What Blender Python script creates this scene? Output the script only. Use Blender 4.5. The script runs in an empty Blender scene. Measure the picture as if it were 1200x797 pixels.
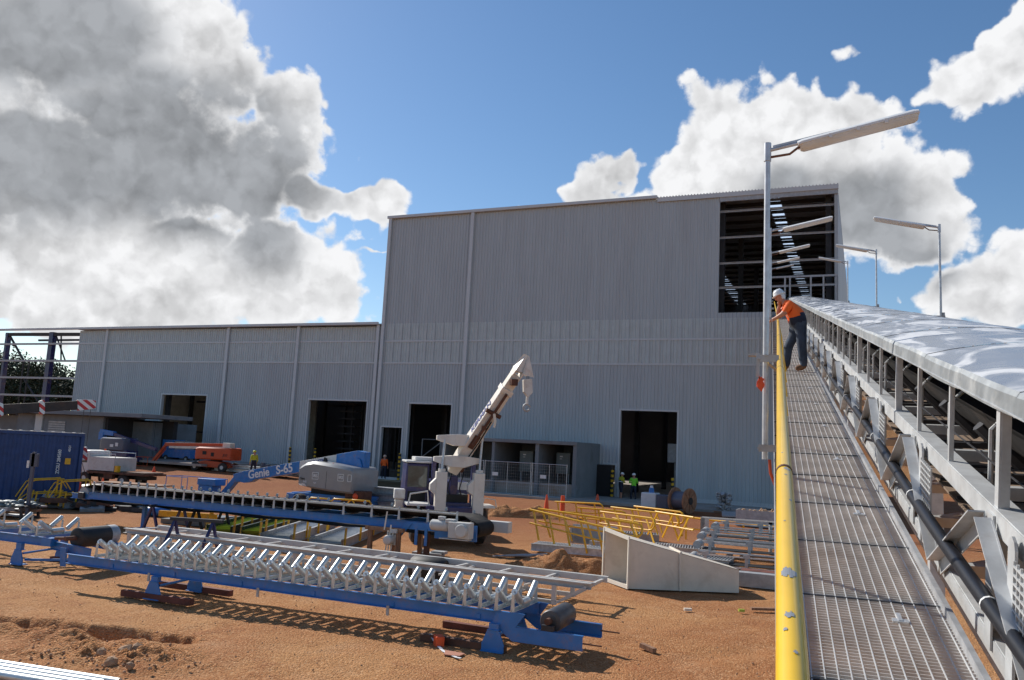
import bpy, math, random
import numpy as np
from mathutils import Vector as V3, Matrix
random.seed(7)
rad = math.radians
sc = bpy.context.scene
C = sc.collection

# ------------------------------------------------------------------ camera
F, EYE = 955.7, 3.2                       # focal length in pixels of a 1200 wide frame, eye height
PITCH, ROLL = rad(7.585), rad(2.87)
cp, sp = math.cos(PITCH), math.sin(PITCH)
fw = V3((0, cp, sp)); uu = V3((0, -sp, cp)); rr = V3((1, 0, 0))
cr, sr = math.cos(ROLL), math.sin(ROLL)
camx = cr*rr + sr*uu; camy = -sr*rr + cr*uu; camz = -fw
RC = Matrix((camx, camy, camz)).transposed()
cd = bpy.data.cameras.new('camera'); cam = bpy.data.objects.new('camera', cd); C.objects.link(cam)
cam.matrix_world = Matrix.Translation((0, 0, EYE)) @ RC.to_4x4()
cd.sensor_width = 36; cd.lens = F/1200*36; cd.clip_start = .05; cd.clip_end = 5000
sc.camera = cam

def ray(x, y):
    return RC @ V3(((x-600)/F, (398.5-y)/F, -1))
def proj(p):
    c = RC.transposed() @ (V3(p)-V3((0, 0, EYE)))
    return 600+F*c.x/-c.z, 398.5-F*c.y/-c.z

SUN_AZ, SUN_EL = 315.0, 37.5              # compass-like: 0 = +Y, clockwise
sv = V3((math.sin(rad(SUN_AZ))*math.cos(rad(SUN_EL)), math.cos(rad(SUN_AZ))*math.cos(rad(SUN_EL)), math.sin(rad(SUN_EL))))
ld = bpy.data.lights.new('sun', 'SUN'); lo = bpy.data.objects.new('sun', ld); C.objects.link(lo)
lo.rotation_euler = sv.to_track_quat('Z', 'Y').to_euler(); lo.location = (0, 0, 40)
ld.energy = 4.8; ld.angle = rad(.53); ld.color = (1, .955, .88)
sc.view_settings.view_transform = 'Standard'; sc.view_settings.look = 'None'
sc.view_settings.exposure = 0.08; sc.view_settings.gamma = 1; sc.view_settings.use_curve_mapping = False
sc.cycles.max_bounces = 4; sc.cycles.diffuse_bounces = 2; sc.cycles.glossy_bounces = 2; sc.cycles.transparent_max_bounces = 6

# ------------------------------------------------------------------ sky with clouds (world nodes)
SKY_STRENGTH = .112
w = bpy.data.worlds.new('World'); sc.world = w; w.use_nodes = True
nt = w.node_tree; N = nt.nodes; L = nt.links
for n_ in list(N): N.remove(n_)
def new(tree, t, **k):
    n_ = tree.nodes.new(t)
    for a, b in k.items(): setattr(n_, a, b)
    return n_
def math_(tree, op, a, b=None, c=None, clamp=False):
    n_ = tree.nodes.new('ShaderNodeMath'); n_.operation = op; n_.use_clamp = clamp
    for i, s in enumerate((a, b, c)):
        if s is None: continue
        if hasattr(s, 'links'): tree.links.new(s, n_.inputs[i])
        else: n_.inputs[i].default_value = s
    return n_.outputs[0]
def vmath(tree, op, a, b=None):
    n_ = tree.nodes.new('ShaderNodeVectorMath'); n_.operation = op
    for i, s in enumerate((a, b)):
        if s is None: continue
        if hasattr(s, 'links'): tree.links.new(s, n_.inputs[i])
        else: n_.inputs[i].default_value = s
    return n_
def noise(tree, vec, scale, detail, rough=.5, dist=0):
    n_ = new(tree, 'ShaderNodeTexNoise'); tree.links.new(vec, n_.inputs['Vector'])
    n_.inputs['Scale'].default_value = scale; n_.inputs['Detail'].default_value = detail
    n_.inputs['Roughness'].default_value = rough; n_.inputs['Distortion'].default_value = dist
    return n_
def sstep(tree, v, a, b, lo_=0., hi=1.):
    n_ = new(tree, 'ShaderNodeMapRange', interpolation_type='SMOOTHSTEP')
    tree.links.new(v, n_.inputs[0])
    n_.inputs[1].default_value = a; n_.inputs[2].default_value = b; n_.inputs[3].default_value = lo_; n_.inputs[4].default_value = hi
    return n_.outputs[0]
def group_in_out(name, outs):
    g = bpy.data.node_groups.new(name, 'ShaderNodeTree')
    g.interface.new_socket('Vector', in_out='INPUT', socket_type='NodeSocketVector')
    for o in outs: g.interface.new_socket(o, in_out='OUTPUT', socket_type='NodeSocketFloat')
    return g, g.nodes.new('NodeGroupInput'), g.nodes.new('NodeGroupOutput')
def blob_max(tree, vec, blobs):
    acc = None
    for (px, py, rx, ry, rot, wt) in blobs:
        c = ray(px, py).normalized()
        e1 = (ray(px+10, py)-ray(px-10, py)); e1 = (e1-c*e1.dot(c)).normalized(); e2 = c.cross(e1)*-1
        e2 = (ray(px, py-10)-ray(px, py+10)); e2 = (e2-c*e2.dot(c)-e1*e2.dot(e1)).normalized()
        a = rad(rot); f1 = e1*math.cos(a)+e2*math.sin(a); f2 = -e1*math.sin(a)+e2*math.cos(a)
        k = F*ray(px, py).length
        mp = tree.nodes.new('ShaderNodeMapping'); mp.vector_type = 'TEXTURE'; tree.links.new(vec, mp.inputs[0])
        mp.inputs['Location'].default_value = c
        f3 = f1.cross(f2); mp.inputs['Rotation'].default_value = Matrix((f1, f2, f3)).transposed().to_euler()
        mp.inputs['Scale'].default_value = (rx/k, ry/k, .8)
        f = math_(tree, 'SUBTRACT', wt, vmath(tree, 'LENGTH', mp.outputs[0]).outputs['Value'])      # wt < 1: a thin, wispy patch
        acc = f if acc is None else math_(tree, 'SMOOTH_MAX', acc, f, .12)
    return acc
# cloud masses: pixel centre, radii, tilt, weight
CLOUDS = [(95, 40, 255, 150, -10, 1), (190, 160, 185, 125, -22, 1), (60, 215, 240, 95, 0, 1), (285, 225, 88, 78, -25, 1), (255, 60, 85, 70, 0, 1), (325, 105, 42, 60, 20, 1),
          (110, 345, 250, 75, 0, 1), (330, 325, 105, 72, -15, 1), (10, 262, 28, 22, 0, 1), (375, 240, 55, 32, -12, 1), (440, 238, 46, 30, 12, 1), (443, 293, 44, 24, 0, .22), (215, 282, 95, 42, 0, 1),
          (880, 190, 125, 88, 0, 1), (820, 235, 110, 70, 15, 1), (990, 235, 150, 85, -12, 1), (965, 150, 100, 50, -8, 1), (705, 215, 48, 26, 10, 1), (1060, 270, 80, 48, 0, 1), (625, 238, 40, 12, 3, .8),
          (1165, 345, 80, 52, 25, 1), (1220, 310, 60, 50, 0, 1), (1130, 88, 90, 42, 25, .8), (1185, 40, 60, 50, 40, 1), (1010, 76, 90, 34, 8, .24), (1068, 353, 44, 26, 0, .2), (375, 150, 70, 40, -30, .16),
          (-300, 200, 260, 260, 0, 1), (1600, 300, 220, 90, 0, 1)]
DARKS = [(45, 40, 150, 90, 0, 1), (170, 175, 215, 100, -10, 1), (270, 200, 110, 95, -30, .9), (50, 200, 200, 80, 0, 1), (230, 240, 130, 40, -5, .8),
         (1010, 255, 150, 70, -8, .7), (930, 230, 100, 50, 0, .5), (1060, 290, 80, 34, 0, .8), (1210, 420, 110, 60, 20, .7)]
gd, gi, go = group_in_out('cloud_density', ['Density', 'Fine'])
nz = noise(gd, gi.outputs[0], 5.5, 3, .55)
wv = vmath(gd, 'ADD', gi.outputs[0], vmath(gd, 'SCALE', vmath(gd, 'SUBTRACT', nz.outputs['Color'], (.5, .5, .5)).outputs[0]).outputs[0])
wv.inputs[1].links[0].from_node.inputs['Scale'].default_value = .10
nz2 = noise(gd, gi.outputs[0], 24, 2, .5)
wsc = vmath(gd, 'SCALE', vmath(gd, 'SUBTRACT', nz2.outputs['Color'], (.5, .5, .5)).outputs[0]); wsc.inputs['Scale'].default_value = .055
wv = vmath(gd, 'ADD', wv.outputs[0], wsc.outputs[0])
m = blob_max(gd, wv.outputs[0], CLOUDS)
def puffs(tree, v, det=2.):
    x = new(tree, 'ShaderNodeTexVoronoi', feature='F1'); tree.links.new(v, x.inputs['Vector']); x.inputs['Scale'].default_value = 13.; x.inputs['Detail'].default_value = det; x.inputs['Roughness'].default_value = .55; x.inputs['Lacunarity'].default_value = 2.3
    return x.outputs['Distance']
nzc = noise(gd, gi.outputs[0], 30, 4, .6); wc = vmath(gd, 'SCALE', vmath(gd, 'SUBTRACT', nzc.outputs['Color'], (.5, .5, .5)).outputs[0]); wc.inputs['Scale'].default_value = .035
pv_ = vmath(gd, 'ADD', gi.outputs[0], wc.outputs[0]).outputs[0]
n1 = noise(gd, gi.outputs[0], 11, 7, .6)
p0_ = puffs(gd, pv_)
dd_ = math_(gd, 'ADD', m, math_(gd, 'MULTIPLY', math_(gd, 'SUBTRACT', n1.outputs[0], .52), .85))
dd_ = math_(gd, 'ADD', dd_, math_(gd, 'MULTIPLY', math_(gd, 'SUBTRACT', .96, p0_), .50))
L_ = gd.links.new(dd_, go.inputs[0])
vs_ = vmath(gd, 'ADD', pv_, tuple(sv*.012+V3((0, 0, .010))))
p1_ = puffs(gd, vs_.outputs[0])
gd.links.new(math_(gd, 'SUBTRACT', p1_, p0_), go.inputs[1])
tc = new(nt, 'ShaderNodeTexCoord')
vec = vmath(nt, 'NORMALIZE', tc.outputs['Generated']).outputs[0]
def dens(v):
    g = new(nt, 'ShaderNodeGroup'); g.node_tree = gd; L.new(v, g.inputs[0]); return g.outputs
d0, fine_ = dens(vec)
cover = sstep(nt, d0, -.02, .16)
nzd = noise(nt, vec, 4.5, 3, .5)
dvec = vmath(nt, 'ADD', vec, vmath(nt, 'SCALE', vmath(nt, 'SUBTRACT', nzd.outputs['Color'], (.5, .5, .5)).outputs[0]).outputs[0])
dvec.inputs[1].links[0].from_node.inputs['Scale'].default_value = .19
dk = blob_max(nt, dvec.outputs[0], DARKS)
dkn = noise(nt, vec, 6, 5, .55)
dk = math_(nt, 'ADD', dk, math_(nt, 'MULTIPLY', math_(nt, 'SUBTRACT', dkn.outputs[0], .5), .55))
dark = math_(nt, 'MULTIPLY', sstep(nt, dk, -.34, .36), sstep(nt, d0, .04, .40))
relief = math_(nt, 'ADD', math_(nt, 'MULTIPLY', fine_, .75), sstep(nt, d0, .45, .0, -.06, .14))                       # lit where density falls off towards the sun
lum = math_(nt, 'ADD', .90, math_(nt, 'MULTIPLY', relief, .6))
lum = math_(nt, 'MINIMUM', math_(nt, 'MAXIMUM', lum, .55), 1.0)
cl = new(nt, 'ShaderNodeMix', data_type='RGBA', blend_type='MULTIPLY'); cl.inputs[0].default_value = 1
crp = new(nt, 'ShaderNodeCombineColor')
for i in range(3): L.new(lum, crp.inputs[i])
L.new(crp.outputs[0], cl.inputs[6]); 
dm = new(nt, 'ShaderNodeMix', data_type='RGBA'); L.new(dark, dm.inputs[0])
dm.inputs[6].default_value = (.98, .985, 1, 1); dm.inputs[7].default_value = (.43, .45, .48, 1)
L.new(dm.outputs[2], cl.inputs[7])
sky = new(nt, 'ShaderNodeTexSky', sky_type='NISHITA', sun_disc=False)
sky.sun_elevation = rad(SUN_EL); sky.sun_rotation = rad(SUN_AZ); sky.air_density = 1.0; sky.dust_density = .3; sky.ozone_density = 2.0; sky.altitude = 100
hs = new(nt, 'ShaderNodeHueSaturation'); hs.inputs['Saturation'].default_value = 1.16; L.new(sky.outputs[0], hs.inputs['Color'])
cs = new(nt, 'ShaderNodeVectorMath', operation='SCALE'); L.new(cl.outputs[2], cs.inputs[0]); cs.inputs['Scale'].default_value = .90/SKY_STRENGTH
mx = new(nt, 'ShaderNodeMix', data_type='RGBA'); L.new(cover, mx.inputs[0]); L.new(hs.outputs[0], mx.inputs[6]); L.new(cs.outputs[0], mx.inputs[7])
bg = new(nt, 'ShaderNodeBackground'); bg.inputs[1].default_value = SKY_STRENGTH; L.new(mx.outputs[2], bg.inputs[0])
ow = new(nt, 'ShaderNodeOutputWorld'); L.new(bg.outputs[0], ow.inputs[0])

# ------------------------------------------------------------------ materials
def material(name, col, rough=.6, metal=0., var=.12, vscale=3., dirt=None, dirt_amt=0., dscale=2., bump=0., bscale=40., spec=.5, col2=None, coords='Object', stretch=None, trans=0., coat=0.):
    m = bpy.data.materials.new(name); m.use_nodes = True; t = m.node_tree
    b = t.nodes['Principled BSDF']
    b.inputs['Roughness'].default_value = rough; b.inputs['Metallic'].default_value = metal
    b.inputs['Specular IOR Level'].default_value = spec
    if coat: b.inputs['Coat Weight'].default_value = coat
    if trans: b.inputs['Transmission Weight'].default_value = trans
    c4 = (*col, 1)
    tcn = new(t, 'ShaderNodeTexCoord'); vo = tcn.outputs[coords]
    if stretch:
        mp = new(t, 'ShaderNodeMapping'); t.links.new(vo, mp.inputs[0]); mp.inputs['Scale'].default_value = stretch; vo = mp.outputs[0]
    n_ = noise(t, vo, vscale, 5, .6)
    mix = new(t, 'ShaderNodeMix', data_type='RGBA')
    t.links.new(sstep(t, n_.outputs[0], .3, .7), mix.inputs[0])
    lo4 = tuple(max(0, c*(1-var)) for c in col)+(1,); hi4 = tuple(min(1, c*(1+var)) for c in (col2 or col))+(1,)
    mix.inputs[6].default_value = lo4; mix.inputs[7].default_value = hi4
    out = mix.outputs[2]
    if dirt:
        n2_ = noise(t, vo, dscale, 8, .68, .3)
        mk = math_(t, 'MULTIPLY', sstep(t, n2_.outputs[0], .48, .72), dirt_amt)
        m2 = new(t, 'ShaderNodeMix', data_type='RGBA'); t.links.new(mk, m2.inputs[0]); t.links.new(out, m2.inputs[6]); m2.inputs[7].default_value = (*dirt, 1)
        out = m2.outputs[2]
        rg = math_(t, 'ADD', rough, math_(t, 'MULTIPLY', mk, .3), clamp=True); t.links.new(rg, b.inputs['Roughness'])
    t.links.new(out, b.inputs['Base Color'])
    if bump:
        n3 = noise(t, vo, bscale, 4, .6); bp = new(t, 'ShaderNodeBump'); bp.inputs['Strength'].default_value = bump; bp.inputs['Distance'].default_value = .02
        t.links.new(n3.outputs[0], bp.inputs['Height']); t.links.new(bp.outputs[0], b.inputs['Normal'])
    return m
DUST = (.30, .15, .075)
M = {}
M['blue'] = material('blue_paint', (.024, .19, .52), .38, var=.12, dirt=DUST, dirt_amt=.45, dscale=3, coat=.2)
M['navy'] = material('navy_paint', (.022, .025, .11), .35, dirt=DUST, dirt_amt=.35, coat=.2)
M['contblue'] = material('container_paint', (.018, .055, .18), .5, dirt=(.05, .05, .08), dirt_amt=.4, dscale=1.2)
M['white'] = material('white_paint', (.70, .68, .64), .45, var=.05, dirt=(.42, .29, .19), dirt_amt=.45, dscale=2.5)
M['boomwhite'] = material('boom_cream_white', (.80, .73, .64), .45, var=.05, dirt=(.45, .30, .2), dirt_amt=.35, dscale=2)
M['cream'] = material('cream_paint', (.76, .68, .57), .5, var=.05, dirt=(.40, .30, .2), dirt_amt=.3, dscale=1.6)
M['rim'] = material('cream_flange_paint', (.80, .75, .64), .5, var=.04)
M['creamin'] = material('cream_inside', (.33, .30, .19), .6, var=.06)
M['yellow'] = material('yellow_paint', (.92, .47, .010), .38, var=.08, dirt=(.28, .17, .08), dirt_amt=.35, dscale=5, coat=.2)
M['railyellow'] = material('rail_yellow_paint', (.88, .53, .012), .33, var=.06, dirt=(.12, .09, .07), dirt_amt=.0, dscale=30, coat=.3)
M['orange'] = material('orange_paint', (.55, .075, .018), .42, var=.1, dirt=(.2, .09, .05), dirt_amt=.4, dscale=3)
M['galv'] = material('galvanised_steel', (.58, .59, .60), .4, metal=.5, var=.16, vscale=9, dirt=(.40, .36, .32), dirt_amt=.3, dscale=4)
M['galvdull'] = material('dull_galvanised_steel', (.42, .43, .44), .55, metal=.35, var=.15, vscale=6, dirt=(.32, .26, .2), dirt_amt=.35, dscale=3)
M['truss'] = material('truss_galvanised', (.56, .57, .57), .5, metal=.3, var=.12, vscale=7, dirt=(.36, .31, .26), dirt_amt=.3, dscale=5)
M['roller'] = material('idler_zinc', (.62, .65, .64), .38, metal=.5, var=.12, vscale=6, dirt=(.45, .42, .36), dirt_amt=.3, dscale=5)
M['greyframe'] = material('grey_frame_paint', (.60, .58, .54), .5, var=.06, dirt=(.38, .26, .16), dirt_amt=.4, dscale=2)
M['rubber'] = material('black_rubber', (.018, .018, .019), .6, var=.3, dirt=(.12, .075, .045), dirt_amt=.35, dscale=2)
M['belt'] = material('conveyor_belt_rubber', (.022, .02, .019), .75, var=.3, dirt=(.14, .10, .07), dirt_amt=.3, dscale=1.5, spec=.25)
M['boomdark'] = material('dirty_black_boom', (.035, .022, .018), .6, var=.4, dirt=(.12, .06, .035), dirt_amt=.5)
M['beltdust'] = material('dusty_belt', (.27, .19, .135), .8, var=.25, dirt=(.12, .10, .085), dirt_amt=.6, dscale=1.2)
M['tyre'] = material('tyre_rubber', (.035, .03, .028), .85, var=.3, dirt=(.2, .11, .06), dirt_amt=.6, dscale=3, bump=.4, bscale=20)
M['rust'] = material('rusty_steel', (.13, .055, .032), .8, var=.35, dirt=(.07, .035, .025), dirt_amt=.5, bump=.2)
M['darksteel'] = material('dark_steel', (.045, .045, .05), .5, metal=.3, var=.2)
M['timber'] = material('raw_timber', (.28, .15, .085), .85, var=.3, vscale=4, stretch=(8, 1, 1), bump=.2)
M['redtimber'] = material('red_brown_timber', (.15, .045, .03), .8, var=.3, bump=.2)
M['concrete'] = material('concrete', (.20, .222, .24), .9, var=.1, vscale=.8, dirt=(.13, .13, .13), dirt_amt=.5, dscale=.7, bump=.15, bscale=12)
M['palewall'] = material('pale_board', (.45, .43, .38), .8)
M['slab'] = material('concrete_slab', (.34, .31, .275), .9, var=.12, vscale=.6, dirt=(.30, .17, .1), dirt_amt=.7, dscale=.5)
M['greyhood'] = material('grey_hood_plastic', (.30, .30, .30), .35, var=.05, dirt=(.33, .27, .2), dirt_amt=.35, dscale=1.4, coat=.3)
M['darkhood'] = material('slate_hood_plastic', (.09, .105, .15), .35, var=.05)
M['glass'] = material('cab_glass', (.05, .08, .08), .08, var=.3, spec=.8)
M['glow'] = material('hivis_green_cloth', (.22, .72, .04), .8, var=.08)
M['hiyellow'] = material('hivis_yellow_cloth', (.55, .52, .03), .8, var=.12)
M['hiorange'] = material('hivis_orange_cloth', (.95, .14, .015), .8, var=.08, bump=.3, bscale=8)
M['navycloth'] = material('navy_cloth', (.022, .026, .045), .9, var=.25, bump=.3, bscale=9)
M['denim'] = material('worn_blue_denim', (.045, .065, .10), .9, var=.3, vscale=5, dirt=(.11, .11, .12), dirt_amt=.4, dscale=6, bump=.3, bscale=10)
M['skin'] = material('skin', (.50, .23, .15), .55, var=.08)
M['boot'] = material('tan_leather', (.16, .08, .04), .8)
M['hat'] = material('white_hard_hat', (.82, .82, .80), .3, var=.02)
M['hatyellow'] = material('yellow_hard_hat', (.72, .62, .03), .35, var=.03)
M['hatorange'] = material('pale_hard_hat', (.75, .55, .42), .4, var=.03)
M['reflect'] = material('silver_reflective_tape', (.7, .72, .72), .4, var=.05)
M['black'] = material('matt_black', (.01, .01, .011), .6, var=.2)
M['conered'] = material('orange_cone_plastic', (.85, .10, .02), .5, var=.06)
M['red'] = material('red_paint', (.55, .03, .02), .4, var=.05)
M['navylogo'] = material('dark_blue_lettering', (.06, .08, .28), .6, var=.02)
M['whitelogo'] = material('white_lettering', (.80, .80, .80), .6, var=.02)
M['diffuser'] = material('lamp_diffuser', (.66, .66, .63), .35, var=.05)
M['plasticwhite'] = material('white_plastic', (.75, .75, .74), .5, var=.04)
M['hdpe'] = material('black_polythene_pipe', (.008, .009, .014), .42, var=.2, spec=.35)
M['rod'] = material('grating_rod_steel', (.66, .66, .65), .45, metal=.2, var=.1)
M['gratebar'] = material('walkway_grating_steel', (.62, .60, .57), .5, metal=.25, var=.15, vscale=3, dirt=(.34, .25, .19), dirt_amt=.35, dscale=1.5)
M['panelgreen'] = material('grey_green_enamel', (.16, .20, .20), .5, var=.06)
M['darkgreen'] = material('dark_green_paint', (.012, .035, .028), .5)
M['lime'] = material('lime_paint', (.42, .50, .06), .5, var=.15)
M['stone'] = material('pale_stone', (.40, .24, .14), .9, var=.3, vscale=4, bump=.5, bscale=14)
M['leaf'] = material('foliage', (.035, .05, .022), .8, var=.4, vscale=.8)
M['bark'] = material('bark', (.09, .065, .05), .9)
M['cladding'] = material('wall_cladding', (.475, .51, .525), .52, metal=.1, var=.045, vscale=1.4, dirt=(.43, .44, .45), dirt_amt=.45, dscale=.5, stretch=(1, 1, .12))
M['skyband'] = material('translucent_cladding', (.54, .59, .585), .45, var=.05, vscale=1.5)
M['trim'] = material('cladding_trim', (.58, .60, .61), .5, metal=.1, var=.03)
M['roofmat'] = material('roof_sheet', (.30, .32, .34), .5, metal=.2, var=.05)
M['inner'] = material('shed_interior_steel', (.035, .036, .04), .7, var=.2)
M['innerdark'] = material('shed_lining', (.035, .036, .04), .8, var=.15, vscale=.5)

def dirt_mat():
    m = bpy.data.materials.new('red_dirt'); m.use_nodes = True; t = m.node_tree; b = t.nodes['Principled BSDF']
    b.inputs['Roughness'].default_value = .95; b.inputs['Specular IOR Level'].default_value = .15
    tcn = new(t, 'ShaderNodeTexCoord'); o = tcn.outputs['Object']
    big = noise(t, o, .16, 6, .62, .4); mid = noise(t, o, 1.1, 7, .65, .2); fine = noise(t, o, 26, 4, .7); vor = new(t, 'ShaderNodeTexVoronoi'); t.links.new(o, vor.inputs['Vector']); vor.inputs['Scale'].default_value = 34
    def mixc(fac, a, bcol):
        x = new(t, 'ShaderNodeMix', data_type='RGBA'); t.links.new(fac, x.inputs[0])
        for i, s in ((6, a), (7, bcol)):
            if hasattr(s, 'links'): t.links.new(s, x.inputs[i])
            else: x.inputs[i].default_value = (*s, 1)
        return x.outputs[2]
    c = mixc(sstep(t, big.outputs[0], .38, .62), (.385, .158, .060), (.49, .24, .096))
    c = mixc(math_(t, 'MULTIPLY', sstep(t, mid.outputs[0], .52, .72), .55), c, (.30, .105, .042))
    c = mixc(math_(t, 'MULTIPLY', sstep(t, mid.outputs[0], .5, .3), .4), c, (.54, .31, .165))
    c = mixc(math_(t, 'MULTIPLY', sstep(t, fine.outputs[0], .5, .66), .75), c, (.19, .07, .03))
    c = mixc(math_(t, 'MULTIPLY', sstep(t, fine.outputs[0], .47, .36), .65), c, (.68, .43, .24))
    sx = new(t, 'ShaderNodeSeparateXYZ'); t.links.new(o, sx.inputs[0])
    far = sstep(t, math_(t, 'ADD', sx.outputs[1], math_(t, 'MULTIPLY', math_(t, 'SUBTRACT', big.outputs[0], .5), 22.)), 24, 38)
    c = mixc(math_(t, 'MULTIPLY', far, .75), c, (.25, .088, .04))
    t.links.new(c, b.inputs['Base Color'])
    h = math_(t, 'ADD', math_(t, 'MULTIPLY', fine.outputs[0], .6), math_(t, 'MULTIPLY', vor.outputs['Distance'], -.5))
    h = math_(t, 'ADD', h, math_(t, 'MULTIPLY', mid.outputs[0], 1.6))
    bp = new(t, 'ShaderNodeBump'); bp.inputs['Strength'].default_value = .9; bp.inputs['Distance'].default_value = .045
    t.links.new(h, bp.inputs['Height']); t.links.new(bp.outputs[0], b.inputs['Normal'])
    return m
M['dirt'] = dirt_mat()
def stripes_mat(name, a, bcol, scale, direction=(1, 0, 1)):
    m = bpy.data.materials.new(name); m.use_nodes = True; t = m.node_tree; b = t.nodes['Principled BSDF']; b.inputs['Roughness'].default_value = .5
    tcn = new(t, 'ShaderNodeTexCoord'); d = vmath(t, 'DOT_PRODUCT', tcn.outputs['Object'], direction).outputs['Value']
    f = math_(t, 'FRACT', math_(t, 'MULTIPLY', d, scale)); g = math_(t, 'GREATER_THAN', f, .5)
    x = new(t, 'ShaderNodeMix', data_type='RGBA'); t.links.new(g, x.inputs[0]); x.inputs[6].default_value = (*a, 1); x.inputs[7].default_value = (*bcol, 1); t.links.new(x.outputs[2], b.inputs['Base Color'])
    return m
M['chevron'] = stripes_mat('red_white_chevron', (.72, .70, .66), (.50, .03, .03), 2.6, (1, 0, 1))
M['bollard'] = stripes_mat('yellow_black_bands', (.72, .40, .01), (.012, .012, .012), 3.1, (0, 0, 1))
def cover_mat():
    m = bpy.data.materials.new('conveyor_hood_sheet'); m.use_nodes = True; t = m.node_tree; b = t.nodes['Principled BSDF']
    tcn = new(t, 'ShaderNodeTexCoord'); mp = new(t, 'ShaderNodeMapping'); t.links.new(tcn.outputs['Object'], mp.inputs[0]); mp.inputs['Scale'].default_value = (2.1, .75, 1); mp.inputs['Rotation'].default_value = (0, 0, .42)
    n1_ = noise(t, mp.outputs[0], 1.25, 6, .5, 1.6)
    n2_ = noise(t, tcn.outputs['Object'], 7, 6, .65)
    s = sstep(t, math_(t, 'ADD', n1_.outputs[0], math_(t, 'MULTIPLY', math_(t, 'SUBTRACT', n2_.outputs[0], .5), .06)), .46, .62)  # streak mask: sky and cloud reflections imitated in the base colour
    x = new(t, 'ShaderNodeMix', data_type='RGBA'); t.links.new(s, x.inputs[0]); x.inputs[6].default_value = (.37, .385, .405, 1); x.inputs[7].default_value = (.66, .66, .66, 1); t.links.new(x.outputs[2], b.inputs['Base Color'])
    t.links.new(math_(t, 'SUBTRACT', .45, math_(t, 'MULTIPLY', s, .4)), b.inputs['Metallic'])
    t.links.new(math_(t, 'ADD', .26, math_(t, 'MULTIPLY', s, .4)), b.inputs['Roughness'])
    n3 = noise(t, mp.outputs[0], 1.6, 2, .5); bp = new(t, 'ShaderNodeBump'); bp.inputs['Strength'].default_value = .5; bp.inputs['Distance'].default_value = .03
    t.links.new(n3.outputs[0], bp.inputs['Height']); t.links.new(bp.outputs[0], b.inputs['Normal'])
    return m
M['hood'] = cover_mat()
def skylight_mat():
    m = bpy.data.materials.new('translucent_roof_sheet'); m.use_nodes = True; t = m.node_tree
    tr = new(t, 'ShaderNodeBsdfTranslucent'); tr.inputs[0].default_value = (.75, .82, .9, 1); t.links.new(tr.outputs[0], t.nodes['Material Output'].inputs[0]); return m
M['skylight'] = skylight_mat()
M['pulley'] = material('pulley_steel', (.085, .085, .09), .45, metal=.3, var=.2, dirt=(.2, .14, .1), dirt_amt=.4)
M['fascia'] = material('hood_fascia_zinc', (.30, .32, .33), .5, metal=.35, var=.2, vscale=5, dirt=(.62, .62, .6), dirt_amt=.5, dscale=3)

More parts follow.
